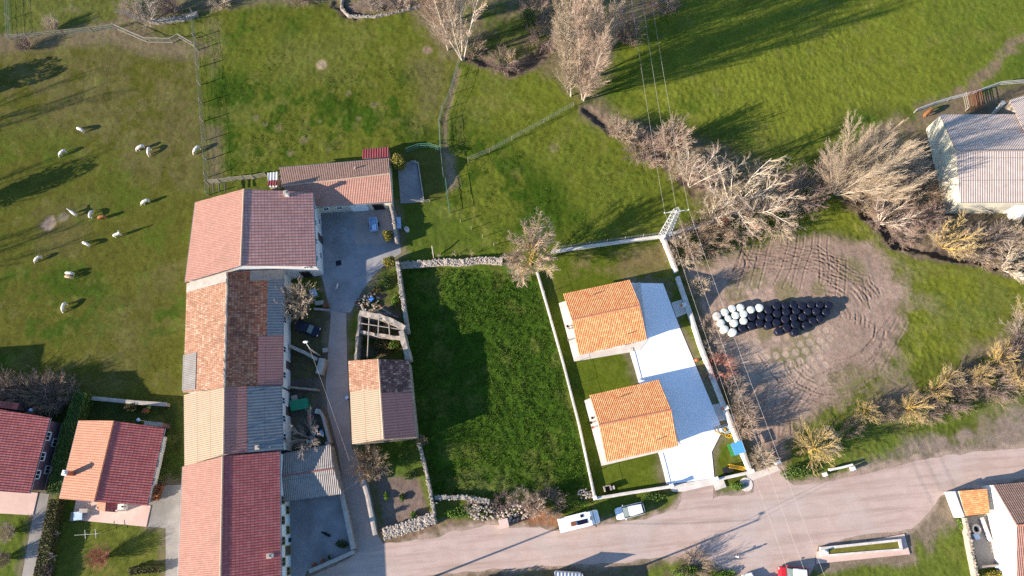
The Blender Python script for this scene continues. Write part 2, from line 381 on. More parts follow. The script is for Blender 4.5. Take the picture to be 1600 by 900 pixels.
y0, y1 = P(1150, 640).y - 2, P(1250, 355).y + 1
x0, x1 = P(1085, 500).x, P(1440, 500).x + 2
def axis(lo, hi, flo, fhi, fine, coarse, far):
    a = list(np.arange(lo, flo, coarse)) + list(np.arange(flo, fhi, fine)) + list(np.arange(fhi, hi, coarse)) + [hi]
    g = [30, 90, 250, 700, far]
    return np.array([lo - k for k in g[::-1]] + a + [hi + k for k in g])
gx = axis(-112, 118, x0, x1, 0.125, 0.24, 2500)
gy = axis(-18, 106, y0, y1, 0.125, 0.24, 2500)
X, Y = np.meshgrid(gx, gy)
XF, YF = X.ravel(), Y.ravel()
C = np.zeros((len(XF), 3)); Z = np.zeros(len(XF)); RELIEF = np.ones(len(XF)); LUSH = np.zeros(len(XF))
n_big = fbm(XF, YF, 26, 4, 1); n_mid = fbm(XF, YF, 7, 4, 3); n_small = fbm(XF, YF, 1.6, 3, 5); n_tiny = fbm(XF, YF, 0.55, 2, 2)
def lerp(a, b, t): return a * (1 - t[:, None]) + np.asarray(b)[None, :] * t[:, None]
C[:] = (0.088, 0.104, 0.020)
C = lerp(C, (0.052, 0.092, 0.014), sstep(0.47, 0.6, n_big * 0.5 + n_mid * 0.5))
C = lerp(C, (0.125, 0.125, 0.035), sstep(0.55, 0.72, n_mid) * 0.6)
def area(px, col, soft=1.0, jit=1.5, patch=None, amount=1.0, relief=None, lush=None, nz=None):
    """lay a ground cover over an area outlined on the photo; patch=(lo, hi) breaks it into noise patches"""
    global C, RELIEF, LUSH
    poly = PP(px); xs = [p[0] for p in poly]; ys = [p[1] for p in poly]
    k = (XF > min(xs) - 6) & (XF < max(xs) + 6) & (YF > min(ys) - 6) & (YF < max(ys) + 6)
    if not k.any(): return
    d = sdist(XF[k], YF[k], poly) + (n_mid[k] - 0.5) * jit * 2.4 + (n_small[k] - 0.5) * jit
    m = sstep(-soft, soft, d) * amount
    if patch is not None:
        q = (nz if nz is not None else n_mid)[k] * 0.6 + n_small[k] * 0.4
        m = m * sstep(patch[0], patch[1], q)
    if col is not None: C[k] = lerp(C[k], col, m)
    if relief is not None: RELIEF[k] = RELIEF[k] * (1 - m) + relief * m
    if lush is not None: LUSH[k] = LUSH[k] * (1 - m) + lush * m
def spot(u, v, r, col, amount=1.0, dz=0.0):
    global Z
    c = P(u, v); k = (abs(XF - c.x) < r * 2) & (abs(YF - c.y) < r * 2)
    d = np.hypot((XF[k] - c.x), (YF[k] - c.y)) + (n_small[k] - 0.5) * r * 0.9
    m = 1 - sstep(r * 0.65, r * 1.15, d); C[k] = lerp(C[k], col, m * amount); Z[k] += dz * m
def line(px, width, col=None, amount=1.0, dz=0.0, soft=0.3, jit=0.3):
    global Z
    pl = PP(px); xs = [p[0] for p in pl]; ys = [p[1] for p in pl]; e = width + 2
    k = (XF > min(xs) - e) & (XF < max(xs) + e) & (YF > min(ys) - e) & (YF < max(ys) + e)
    d, t = ldist(XF[k], YF[k], pl); d = d + (n_small[k] - 0.5) * jit * 2
    m = 1 - sstep(width / 2 - soft, width / 2 + soft, d)
    if col is not None: C[k] = lerp(C[k], col, m * amount)
    Z[k] += dz * m

OLIVE, DRY, LUSHC, MID, BROWN, SOIL = (0.084, 0.084, 0.017), (0.118, 0.098, 0.036), (0.032, 0.062, 0.006), (0.066, 0.084, 0.012), (0.19, 0.14, 0.095), (0.27, 0.19, 0.145)
FIELD_L = [(-60, 45), (303, 60), (318, 190), (326, 300), (292, 440), (286, 625), (-60, 632)]
area(FIELD_L, OLIVE, 0.8, 0.5, lush=0.15, relief=0.6)
area(FIELD_L, MID, 1, 1, (0.48, 0.62), 0.8)
area([(-60, 55), (300, 70), (315, 190), (150, 200), (-60, 180)], DRY, 5, 3, (0.36, 0.58), 0.85)
area([(60, 330), (150, 310), (130, 400), (60, 400)], DRY, 3, 2, None, 0.55)
area([(150, 200), (320, 180), (322, 300), (250, 300), (200, 260)], DRY, 3, 2, (0.42, 0.6), 0.8)
area([(150, 480), (280, 400), (285, 620), (120, 600)], DRY, 3, 3, (0.42, 0.62), 0.65)
area([(240, 470), (285, 470), (285, 590), (225, 590)], LUSHC, 3, 2, (0.5, 0.62), 0.8)
area([(0, 440), (120, 400), (180, 480), (100, 560), (0, 560)], LUSHC, 4, 3, (0.46, 0.62), 0.7)
PAD2 = [(312, 0), (650, 0), (712, 100), (690, 190), (690, 232), (612, 240), (430, 268), (326, 288)]
area(PAD2, (0.092, 0.104, 0.017), 0.8, 0.5, lush=0.3)
area([(330, 110), (430, 130), (560, 120), (680, 110), (660, 220), (560, 235), (430, 262), (335, 280)], LUSHC, 3, 3, (0.42, 0.54), 0.95, lush=0.8)
area([(330, 0), (480, 0), (520, 60), (380, 70), (330, 50)], LUSHC, 3, 2, (0.42, 0.56), 0.7, lush=0.6)
area([(430, 60), (560, 50), (540, 130), (430, 130)], (0.105, 0.11, 0.03), 3, 2, None, 0.6)
area([(640, 70), (710, 100), (690, 180), (650, 200), (640, 120)], (0.125, 0.11, 0.045), 2.5, 2, None, 0.7)
area([(322, 200), (345, 200), (350, 285), (326, 290)], (0.17, 0.13, 0.08), 1.2, 1, None, 0.7)
area([(316, 20), (350, 30), (345, 90), (330, 120)], (0.15, 0.13, 0.06), 1.2, 1, None, 0.6)
for a in [(400, 185), (415, 195), (475, 218), (513, 234), (453, 240), (585, 165), (560, 185), (470, 300), (500, 190), (435, 200), (545, 145)]: spot(a[0], a[1], 0.5 + random.random() * 0.6, (0.19, 0.155, 0.085), 0.6)
spot(503, 101, 1.0, (0.42, 0.31, 0.22)); spot(866, 231, 1.0, (0.42, 0.31, 0.22)); spot(667, 79, 0.9, (0.26, 0.18, 0.14))
spot(76, 350, 1.3, (0.28, 0.21, 0.16), 1, -0.12); spot(98, 340, 1.0, (0.25, 0.2, 0.14), 0.7)
MID_F = [(718, 100), (900, 100), (910, 165), (960, 210), (1085, 300), (1040, 368), (860, 388), (780, 400), (625, 405), (618, 320), (650, 240), (690, 235)]
area(MID_F, (0.108, 0.125, 0.018), 1, 1, None, 0.8, lush=0.3)
area([(700, 180), (760, 200), (800, 240), (870, 290), (900, 340), (860, 385), (760, 340), (705, 330), (700, 260)], LUSHC, 3, 3, (0.36, 0.52), 0.95, lush=0.8)
area([(720, 130), (790, 120), (790, 190), (720, 200)], (0.12, 0.12, 0.04), 3, 2, (0.45, 0.6), 0.7)
line([(716, 110), (706, 150), (694, 190), (697, 240), (705, 285)], 1.0, (0.17, 0.13, 0.09), 0.8, -.12, soft=0.4)
area([(690, 235), (712, 240), (716, 290), (700, 300), (690, 280)], (0.27, 0.2, 0.15), 1.2, 1, None, 0.8)
area([(622, 235), (690, 235), (700, 330), (705, 385), (625, 400)], (0.085, 0.085, 0.025), 0.8, 0.5, None, 0.8, lush=0.1)
area([(625, 320), (700, 310), (780, 395), (625, 405)], (0.07, 0.105, 0.015), 1, 1, None, 0.7)
area([(970, 60), (1070, 0), (1600, -40), (1600, 60), (1520, 150), (1430, 170), (1330, 170), (1280, 230), (1150, 200), (960, 190)], (0.134, 0.150, 0.022), 2, 2, None, 0.9, lush=0.3)
area([(960, 60), (1100, 20), (1200, 40), (1250, 200), (1100, 190), (950, 150)], LUSHC, 4, 4, (0.46, 0.62), 0.5)
area([(1440, 0), (1600, -60), (1600, 150), (1500, 130)], (0.10, 0.125, 0.02), 3, 2, None, 0.7)
line([(1650, 50), (1600, 60), (1570, 85), (1545, 110), (1520, 135), (1500, 150)], 2.0, (0.22, 0.155, 0.11), 0.8, soft=0.9, jit=1.2)
area([(1430, 165), (1500, 150), (1600, 130), (1640, 130), (1640, 360), (1450, 340), (1440, 200)], (0.17, 0.13, 0.09), 1.5, 1.5, None, 0.95, relief=0.5)
area([(1000, 30), (1080, -10), (1060, -20), (960, 0), (960, 60)], BROWN, 1.5, 1.5, None, 0.8)
LUSH_POLY = [(628, 412), (840, 430), (880, 570), (928, 775), (800, 775), (676, 775), (660, 690), (640, 600), (632, 480)]
area(LUSH_POLY, (0.038, 0.078, 0.009), 0.6, 0.6, None, 1, lush=1.0, relief=1.5)
area(LUSH_POLY, (0.055, 0.095, 0.012), 0.6, 0.6, (0.5, 0.62), 0.8)
area([(640, 400), (840, 420), (850, 450), (640, 440)], (0.075, 0.12, 0.02), 2, 1.5, (0.4, 0.6), 0.6)
area([(676, 735), (925, 750), (928, 778), (676, 776)], (0.13, 0.13, 0.05), 1, 1, (0.45, 0.6), 0.6)
LAWN = [(845, 425), (900, 388), (1035, 372), (1060, 430), (1110, 560), (1150, 690), (1172, 738), (930, 777), (880, 570)]
area(LAWN, (0.082, 0.106, 0.012), 0.25, 0.1, None, 1, relief=0.35, lush=0.0)
area(LAWN, (0.092, 0.112, 0.018), 0.25, 0.1, (0.46, 0.6), 0.6)
area([(900, 400), (1035, 388), (1035, 415), (960, 430), (900, 428)], (0.17, 0.125, 0.06), 2, 1.5, (0.36, 0.55), 0.8)
area([(850, 430), (880, 440), (880, 480), (860, 470)], (0.11, 0.11, 0.03), 1.5, 1, None, 0.5)
# scrub floor along the stream and round the big barn
area([(1045, 378), (1130, 350), (1230, 320), (1290, 295), (1220, 260), (1090, 210), (960, 180), (935, 160), (925, 175), (980, 215), (1075, 295), (1110, 340)], BROWN, 2, 2, None, 0.85)
area([(640, -40), (960, -40), (960, 60), (930, 160), (890, 150), (840, 100), (800, 115), (760, 100), (720, 95), (690, 90), (650, 40)], (0.16, 0.125, 0.075), 2, 2, None, 0.8)
area([(760, 20), (860, 10), (880, 60), (830, 100), (760, 90), (745, 50)], LUSHC, 2, 2, (0.4, 0.55), 0.7)
area([(1285, 275), (1400, 180), (1450, 185), (1475, 340), (1640, 335), (1640, 425), (1560, 415), (1480, 395), (1400, 380), (1340, 320), (1300, 300)], (0.20, 0.148, 0.105), 1.5, 1.5, None, 0.95)
area([(1180, 370), (1290, 310), (1400, 330), (1300, 370), (1200, 400)], LUSHC, 1.5, 1.5, None, 0.6, lush=0.5)
area([(1285, 310), (1350, 325), (1400, 390), (1480, 410), (1600, 430), (1640, 520), (1500, 560), (1420, 580), (1400, 420), (1340, 370), (1230, 360)], (0.136, 0.150, 0.022), 2, 2, None, 0.9, lush=0.3)
area([(1380, 380), (1440, 370), (1640, 430), (1640, 500), (1480, 540), (1420, 470)], (0.115, 0.125, 0.035), 4, 3, (0.42, 0.6), 0.7)
area([(-40, -40), (300, -40), (300, 55), (180, 45), (20, 60), (-40, 65)], (0.095, 0.10, 0.028), 2, 2, None, 0.8)
area([(60, -20), (230, -20), (240, 60), (60, 50)], (0.16, 0.13, 0.08), 4, 3, (0.42, 0.58), 0.75)
area([(230, -30), (660, -30), (640, 15), (520, 10), (420, 5), (300, 25), (230, 40)], (0.17, 0.135, 0.085), 1.5, 1.5, None, 0.8)
area([(530, 0), (640, -10), (640, 10), (560, 28), (530, 25)], (0.2, 0.15, 0.11), 1, 1)
area([(-40, 15), (15, 0), (15, 60), (-40, 60)], LUSHC, 2, 1, None, 0.7)
line([(-20, 70), (100, 60), (180, 50), (235, 72), (305, 78)], 4, (0.17, 0.13, 0.085), 0.75, soft=1.2, jit=1)
# the trodden yard
YARD = [(1088, 425), (1120, 415), (1160, 395), (1200, 378), (1240, 368), (1300, 362), (1345, 378), (1370, 400), (1392, 440), (1412, 480), (1415, 515), (1385, 560), (1340, 600), (1290, 635), (1240, 660), (1225, 725), (1190, 735), (1165, 650), (1130, 560), (1105, 500)]
OUT = [(1075, 400), (1150, 385), (1240, 350), (1330, 355), (1400, 400), (1450, 480), (1440, 530), (1400, 600), (1330, 640), (1250, 690), (1230, 735), (1180, 745), (1120, 570)]
area(OUT, (0.19, 0.16, 0.085), 3.5, 3.5, (0.38, 0.60), 0.8, relief=0.6, lush=0)
area(YARD, (0.30, 0.212, 0.165), 1.6, 1.6, None, 1, relief=0.3, lush=0)
area(YARD, (0.37, 0.27, 0.215), 2, 2, (0.48, 0.66), 0.6)
area(YARD, (0.185, 0.135, 0.10), 2, 2, (0.52, 0.64), 0.45, nz=n_big)
area([(1160, 500), (1300, 500), (1290, 590), (1180, 610), (1130, 560)], (0.36, 0.27, 0.21), 3, 2, None, 0.5)
for u, v, r in [(1180, 435, 2.2), (1150, 455, 2), (1230, 455, 2), (1255, 535, 2.4), (1215, 555, 1.4), (1320, 600, 2.5), (1195, 520, 1.2), (1335, 585, 1.5), (1240, 560, 2), (1330, 420, 2.6), (1280, 450, 1.5)]:
    spot(u, v, r, (0.13, 0.135, 0.04), 0.55)
_tr = np.random.default_rng(3)
def rut(px, w=0.5, gap=1.7, depth=0.11):
    """a pair of tractor ruts with lug marks"""
    global Z, C
    pl = PP(px); off = []
    for sgn in (-1, 1):
        q = []
        for i, p in enumerate(pl):
            a = pl[max(i - 1, 0)]; b = pl[min(i + 1, len(pl) - 1)]; d = Vector((b.x - a.x, b.y - a.y, 0)).normalized()
            q.append(Vector((p.x - d.y * gap / 2 * sgn, p.y + d.x * gap / 2 * sgn, 0)))
        off.append(q)
    for q in off:
        xs = [p.x for p in q]; ys = [p.y for p in q]
        k = (XF > min(xs) - 1) & (XF < max(xs) + 1) & (YF > min(ys) - 1) & (YF < max(ys) + 1)
        d, t = ldist(XF[k], YF[k], q); d = d + (n_tiny[k] - 0.5) * 0.12
        m = 1 - sstep(w * 0.35, w * 0.6, d); lug = 0.75 + 0.25 * np.sin(t * 2 * math.pi / 0.62)
        rim = np.exp(-((d - w * 0.75) / 0.13) ** 2)
        fade = sstep(.28, .42, fbm(XF[k] + depth * 900, YF[k], 5.0, 2, 4)); Z[k] += (-depth * m * lug + 0.045 * rim) * 0.6 * fade; C[k] = lerp(C[k], (0.22, 0.155, 0.12), m * 0.5 * fade)
def arc(cu, cv, ru, rv, a0, a1, n=14):
    return [(cu + ru * math.cos(R(a0 + (a1 - a0) * i / n)), cv - rv * math.sin(R(a0 + (a1 - a0) * i / n))) for i in range(n + 1)]
_J = lambda a: _tr.uniform(-a, a)
for k in range(8):
    rut([(u + _J(2), v + _J(2)) for u, v in arc(1272 + _J(8), 500 + _J(6), 112 - k * 9 + _J(4), 88 - k * 6.5 + _J(3), 84 + _J(12), -30 + k * 6 + _J(18))], w=.34, gap=1.5 + _J(.15), depth=.09)
for k in range(7):
    a_ = _J(6); rut([(1118 + k * 9 + _J(8), 452 - k * 7 + _J(3)), (1165 + _J(5), 430 - k * 7 + a_), (1220, 408 - k * 4 + a_ + k % 3 * 9), (1275, 400 + (k % 4) * 9 - k * 3), (1318 + _J(6), 412 + (k % 3) * 8), (1350 + _J(8), 440 + _J(6)), (1368 + _J(6), 480 + _J(6))][:5 + k % 3], w=.32, gap=1.4, depth=.08)
for k in range(6):
    x_ = 1150 + k * 33 + _J(9); sl = _J(14) + 12; rut([(x_, 455 + _J(12)), (x_ + sl * .5 + _J(3), 420), (x_ + sl, 388), (x_ + sl * 1.3 + _J(4), 366)], w=.32, gap=1.4, depth=.08)
for k in range(6): rut([(u + _J(2), v + _J(2)) for u, v in arc(1300 + _J(10), 566 + _J(5), 34 + k * 11, 22 + k * 8, 200 + _J(20), 300 + _J(35))], w=.3, gap=1.3, depth=.05)
rut([(1250, 700), (1240, 640), (1270, 600), (1330, 570), (1390, 530)], w=.35, depth=0.06); rut([(1200, 725), (1195, 660), (1210, 600), (1180, 560)], w=.35, depth=0.05)
rut([(1225, 730), (1228, 650), (1262, 585), (1350, 560), (1400, 500)], w=.35, depth=0.05); rut([(1215, 725), (1240, 660), (1300, 620), (1370, 575), (1410, 500)], w=.35, depth=0.05)
# prints of bales taken away
_k = 0
for r in range(5):
    for q in range(9):
        u, v = 1165 + q * 15.5 + (r % 2) * 7, 537 + r * 13.5 - q * 2.6
        if _tr.random() < 0.75 and v < 590: spot(u, v, 0.62, (0.40, 0.30, 0.235), 0.85, -0.03)
for r in range(3):
    for q in range(5): spot(1125 + q * 16 + r * 7, 478 - r * 15 - q * 2, 0.6, (0.32, 0.24, 0.19), 0.6, -0.03)
# verges, garden, litter
area([(1225, 745), (1250, 700), (1330, 650), (1420, 640), (1520, 620), (1640, 560), (1640, 640), (1500, 670), (1400, 712), (1300, 745), (1240, 758)], (0.095, 0.12, 0.025), 1, 1.2, None, 0.95, lush=0.4)
area([(1250, 690), (1400, 600), (1500, 560), (1640, 500), (1640, 590), (1520, 620), (1420, 650), (1330, 660)], (0.19, 0.145, 0.10), 2, 2, (0.4, 0.58), 0.9)
area([(1400, 712), (1440, 680), (1520, 660), (1640, 620), (1640, 700), (1540, 705), (1470, 716)], (0.25, 0.19, 0.155), 1.5, 2, (0.3, 0.5), 0.95, relief=0.5)
area([(1290, 745), (1400, 712), (1480, 700), (1480, 716), (1400, 732)], (0.24, 0.185, 0.145), 0.8, 1.2, (0.4, 0.6), 0.8)
area([(1480, 775), (1500, 765), (1535, 900), (1540, 960), (1250, 960), (1262, 885), (1420, 870), (1440, 800)], (0.105, 0.13, 0.025), 1, 1, None, 0.95, lush=0.4)
area([(1430, 770), (1490, 770), (1500, 800), (1450, 860), (1425, 840)], (0.22, 0.165, 0.13), 1, 1.5, None, 0.85, relief=0.4)
area([(1270, 820), (1430, 800), (1430, 880), (1262, 892)], (0.22, 0.165, 0.125), 0.6, 1, None, 0.9, relief=0.5)
area([(595, 850), (600, 838), (680, 812), (700, 805), (760, 812), (870, 798), (876, 826), (820, 824), (740, 822), (650, 845), (610, 852)], (0.21, 0.135, 0.095), 0.5, 0.5, None, 0.95)
area([(830, 795), (880, 800), (872, 826), (800, 822)], (0.30, 0.13, 0.06), 0.8, 0.8, None, 0.7)
area([(680, 780), (770, 782), (740, 815), (690, 808)], (0.06, 0.11, 0.015), 0.8, 0.6, None, 0.9, lush=0.8)
area([(930, 778), (1050, 764), (1060, 782), (1000, 790), (940, 800), (870, 800)], (0.085, 0.12, 0.02), 0.6, 0.6, None, 0.95, lush=0.5)
area([(1115, 760), (1180, 748), (1178, 772), (1118, 778)], (0.10, 0.13, 0.03), 0.5, 0.5, None, 0.9, lush=0.5)
area([(690, 884), (1040, 870), (1110, 878), (1190, 905), (1200, 980), (600, 980)], (0.16, 0.12, 0.08), 0.8, 1, None, 0.95)
area([(1030, 872), (1110, 880), (1170, 900), (1180, 960), (1000, 960), (1000, 890)], (0.11, 0.14, 0.025), 0.8, 1, (0.35, 0.5), 0.95, lush=0.5)
area([(585, 740), (655, 700), (675, 810), (600, 832)], (0.19, 0.14, 0.115), 0.4, 0.3, None, 1, relief=0.8, lush=0)
area([(600, 690), (655, 690), (668, 745), (640, 748), (604, 742)], (0.07, 0.11, 0.018), 0.6, 0.5, None, 0.95, lush=0.6)
area([(650, 740), (672, 740), (678, 800), (668, 800)], (0.10, 0.125, 0.03), 0.4, 0.3, None, 0.9, lush=0.4)
area([(545, 560), (560, 490), (590, 440), (628, 395), (640, 560)], (0.075, 0.095, 0.025), 0.6, 0.6, None, 0.95, lush=0.4)
area([(556, 470), (590, 450), (630, 480), (634, 560), (560, 560)], (0.15, 0.11, 0.08), 0.6, 0.8, (0.4, 0.6), 0.9)
area([(540, 492), (556, 490), (556, 560), (543, 560)], (0.05, 0.085, 0.015), 0.4, 0.3)
area([(442, 480), (520, 485), (512, 590), (442, 600)], (0.10, 0.09, 0.05), 0.5, 0.5, None, 0.9)
area([(442, 590), (512, 590), (530, 700), (442, 705)], (0.12, 0.11, 0.095), 0.4, 0.4, None, 0.9, relief=0.5)
area([(-60, 620), (130, 625), (275, 632), (285, 760), (235, 770), (-60, 780)], (0.045, 0.06, 0.02), 0.5, 0.5, None, 0.9)
area([(-60, 795), (52, 806), (34, 900), (30, 960), (-60, 960)], (0.085, 0.115, 0.02), 0.4, 0.3, None, 1, lush=0.4)
area([(80, 790), (112, 812), (258, 825), (258, 960), (55, 960)], (0.095, 0.11, 0.022), 0.4, 0.3, None, 1, lush=0.2)
area([(100, 870), (180, 850), (258, 830), (258, 960), (100, 960)], (0.13, 0.12, 0.035), 2, 1.5, (0.4, 0.6), 0.6)
# stream bed below the trees: a sunken ditch
for pl, wd, dp in [([(918, 172), (935, 184), (955, 198)], 1.3, .8), ([(955, 198), (990, 228), (1025, 250), (1062, 275), (1085, 305)], .6, .15),
                   ([(1325, 300), (1345, 318), (1368, 345), (1395, 375), (1440, 392), (1480, 395), (1540, 405), (1575, 418), (1640, 425)], 1.6, 1.2),
                   ([(735, 88), (770, 100), (800, 112), (830, 100), (855, 70)], 1.2, 0.9), ([(525, 5), (545, 22), (560, 25)], 0.9, 0.6)]:
    line(pl, wd * 2.2, (0.15, 0.11, 0.085), 0.85, 0, 0.5, 0.6)
    line(pl, wd, (0.10, 0.075, 0.058), .9, -dp * .6, 0.5, 0.9)

# flat under every paved sheet
SHEETS = {
 'road': [(470, 912), (500, 893), (530, 878), (556, 864), (590, 850), (606, 852), (640, 848), (700, 832), (760, 823), (850, 826), (880, 828), (940, 822), (1000, 812), (1060, 798), (1068, 770), (1116, 755), (1116, 778), (1178, 770), (1176, 742), (1216, 727), (1226, 746), (1240, 757), (1300, 749), (1350, 738), (1400, 727), (1470, 712), (1540, 704), (1640, 696), (1640, 738), (1540, 757), (1490, 769), (1470, 775), (1452, 800), (1425, 826), (1400, 832), (1280, 850), (1272, 880), (1250, 915), (1190, 930), (1170, 902), (1140, 888), (1100, 876), (1050, 870), (980, 876), (900, 880), (800, 886), (700, 894), (640, 905), (560, 925)],
 'lane': [(552, 866), (600, 850), (592, 838), (574, 745), (549, 700), (545, 620), (542, 540), (541, 489), (517, 487), (513, 545), (509, 600), (512, 640), (526, 695), (538, 765)],
 'courtyard': [(497, 320), (613, 318), (620, 335), (627, 395), (606, 410), (586, 428), (566, 455), (548, 488), (516, 488), (505, 440), (497, 418)],
 'driveway': [(985, 442), (1036, 443), (1062, 512), (1098, 598), (1129, 672), (1112, 706), (1116, 747), (1042, 757), (1030, 712), (1005, 620), (984, 550)],
 'forecourt': [(234, 760), (286, 757), (280, 980), (258, 980), (259, 825), (229, 823)],
 'garden_path': [(58, 770), (77, 772), (50, 910), (40, 980), (20, 980), (34, 900)],
 'lower_court': [(441, 785), (530, 772), (552, 862), (480, 892), (440, 980), (436, 980)],
}
for k_, px in SHEETS.items():
    poly = PP(px); d = sdist(XF, YF, poly); m = sstep(-1.0, -0.3, d)
    RELIEF *= 1 - m; Z *= 1 - m; LUSH *= 1 - m
    C = lerp(C, (0.20, 0.155, 0.115), sstep(-1.6, -0.2, d + (n_small - .5) * 2.0) * 0.6)
    if k_ == 'road': C = lerp(C, (0.33, 0.245, 0.195), sstep(-0.9, -0.1, d + (n_small - .5) * 1.6 + (n_tiny - .5) * .8) * 0.9)
for px in [[(873, 466), (990, 432), (1015, 535), (895, 568)], [(913, 622), (1030, 590), (1064, 700), (938, 730)], [(105, 780), (236, 790), (230, 824), (104, 812)], [(-60, 760), (62, 765), (52, 806), (-60, 798)],
           [(618, 255), (654, 246), (668, 318), (624, 322)], [(1272, 845), (1420, 826), (1426, 872), (1275, 885)], [(1508, 806), (1560, 800), (1580, 900), (1530, 905)]]:
    m = sstep(-0.8, 0.0, sdist(XF, YF, PP(px))); RELIEF *= 1 - m; Z *= 1 - m; LUSH *= 1 - m
_t = sstep(.60, .70, n_small * .45 + n_tiny * .55) * sstep(.38, .55, n_mid) * (RELIEF > .5) * .55
C = lerp(C, (0.050, 0.085, 0.012), _t)
_t = sstep(.62, .72, fbm(XF, YF, 3.0, 3, 6)) * (RELIEF > .5) * .35
C = lerp(C, (0.15, 0.14, 0.045), _t)
far = sstep(60, 200, np.maximum(abs(XF), abs(YF - 40)))
Z += RELIEF * (1 - far) * ((n_small - 0.5) * 0.11 + (n_tiny - 0.5) * 0.17) * 0.9
Z += LUSH * (1 - far) * (n_small - 0.45) * 0.10
Z -= 0.008
_g = (C[:, 1] > C[:, 0] * 0.97)
C[_g] *= np.array([1.02, 1.05, 0.85])
C *= (0.70 + 0.38 * n_small + 0.22 * n_tiny)[:, None]
ny, nx = X.shape
idx = np.arange(nx * ny).reshape(ny, nx)
FQ = np.stack([idx[:-1, :-1], idx[:-1, 1:], idx[1:, 1:], idx[1:, :-1]], -1).reshape(-1, 4)
g = NG('ground cover')
at = g.n('Attribute', attribute_name='Col').outputs['Color']
c = g.mix(0.55, at, g.ramp(g.noise(2.2, 6, 0.75), [(0.3, (0.45, 0.45, 0.42)), (0.7, (1.25, 1.25, 1.2))]), 'MULTIPLY')
c = g.mix(0.45, c, g.ramp(g.noise(0.5, 5, 0.7), [(0.3, (0.62, 0.66, 0.6)), (0.7, (1.25, 1.2, 1.2))]), 'MULTIPLY')
g.bump(g.noise(6.0, 6, 0.8), 0.8, 0.12)
g.p.inputs['Specular IOR Level'].default_value = 0.05
M['ground'] = g.fin(c, 0.95)
gr = np_mesh('ground', np.stack([XF, YF, Z], 1), FQ, M['ground'], attr=np.concatenate([C, np.ones((len(C), 1))], 1))
tag(gr, kind='structure')
def gz(x, y):
    j = min(max(int(np.searchsorted(gx, x)) - 1, 0), nx - 1); i = min(max(int(np.searchsorted(gy, y)) - 1, 0), ny - 1)
    return float(Z[i * nx + j])

# paved sheets
def sheet(name, px, mat, z=0.004, jit=0.0, step=1.0, seed=0, thick=0.0):
    pts = PP(px); rnd = random.Random(seed); out = []
    for i, p in enumerate(pts):
        q = pts[(i + 1) % len(pts)]; n = max(1, int((q - p).length / step)) if jit else 1
        for k in range(n):
            r = p.lerp(q, k / n)
            jx = jit * 2.4 * (float(fbm(np.array([r.x]), np.array([r.y]), 3.0, 3, 1)[0]) - .5); jy = jit * 2.4 * (float(fbm(np.array([r.x]), np.array([r.y]), 3.0, 3, 4)[0]) - .5)
            out.append((r.x + jx, r.y + jy))
    bm = bmesh.new(); vs = [bm.verts.new((x, y, z)) for x, y in out]
    for i in range(len(vs)): bm.edges.new((vs[i], vs[(i + 1) % len(vs)]))
    bmesh.ops.triangle_fill(bm, use_beauty=True, edges=bm.edges[:], normal=(0, 0, 1))
    if thick:
        r = bmesh.ops.extrude_face_region(bm, geom=bm.faces[:])
        bmesh.ops.translate(bm, verts=[e for e in r['geom'] if isinstance(e, bmesh.types.BMVert)], vec=(0, 0, -thick))
    bmesh.ops.recalc_face_normals(bm, faces=bm.faces[:])
    me = bpy.data.meshes.new(name); bm.to_mesh(me); bm.free(); me.materials.append(mat)
    if not thick:
        for p_ in me.polygons:
            if p_.normal.z < 0: me.flip_normals(); break
    o = bpy.data.objects.new(name, me); COL.objects.link(o); return tag(o, kind='structure')
def paved(name, c1, c2, c3, scale=0.6, crack=None, bump=0.25, dark=(0.6, 0.6, 0.6)):
    g = NG(name); f = g.step(g.noise(scale, 7, 0.7), 0.35, 0.65); c = g.mix(f, c1, c2)
    c = g.mix(g.step(g.noise(0.11, 6, 0.65), 0.45, 0.65), c, c3)
    c = g.mix(0.3, c, g.ramp(g.noise(9.0, 4, 0.8), [(0.3, dark), (0.7, (1.1, 1.1, 1.1))]), 'MULTIPLY')
    if crack:
        v = g.n('TexVoronoi', feature='DISTANCE_TO_EDGE'); v.inputs['Scale'].default_value = crack
        w_ = g.mix(0.25, g.pos(), g.n('TexNoise').outputs['Color'], 'ADD'); g.put(v.inputs['Vector'], w_)
        c = g.mix(g.math('MULTIPLY', g.step(v.outputs['Distance'], 0.012, 0.0), 0.45), c, (0.10, 0.08, 0.06))
    g.bump(g.noise(11, 5, 0.75), bump, 0.03)
    return g.fin(c, 0.93)
def road_mat():
    g = NG('pale compacted road'); mp = g.n('Mapping'); g.put(mp.inputs[0], g.pos()); mp.inputs['Rotation'].default_value = (0, 0, R(-12)); mp.inputs['Scale'].default_value = (0.07, 1.0, 1.0)
    c = g.mix(g.step(g.noise(0.5, 7, 0.7), 0.35, 0.65), (0.41, 0.305, 0.25), (0.47, 0.36, 0.305))
    c = g.mix(g.math('MULTIPLY', g.step(g.noise(0.9, 6, 0.65, mp.outputs[0]), 0.47, 0.62), 0.55), c, (0.29, 0.205, 0.16))
    c = g.mix(g.math('MULTIPLY', g.step(g.noise(0.09, 6, 0.65), 0.50, 0.62), 0.5), c, (0.42, 0.355, 0.315))
    c = g.mix(0.45, c, g.ramp(g.noise(5.0, 6, 0.8), [(0.3, (0.62, 0.6, 0.58)), (0.7, (1.1, 1.1, 1.1))]), 'MULTIPLY')
    g.bump(g.noise(6, 6, 0.75), 0.35, 0.05)
    return g.fin(c, 0.93)
M['road'] = road_mat()
M['lane'] = paved('lane concrete', (0.31, 0.26, 0.225), (0.37, 0.31, 0.27), (0.26, 0.22, 0.19), 0.6)
M['court'] = paved('courtyard concrete', (0.23, 0.23, 0.235), (0.31, 0.30, 0.295), (0.15, 0.145, 0.14), 0.35)
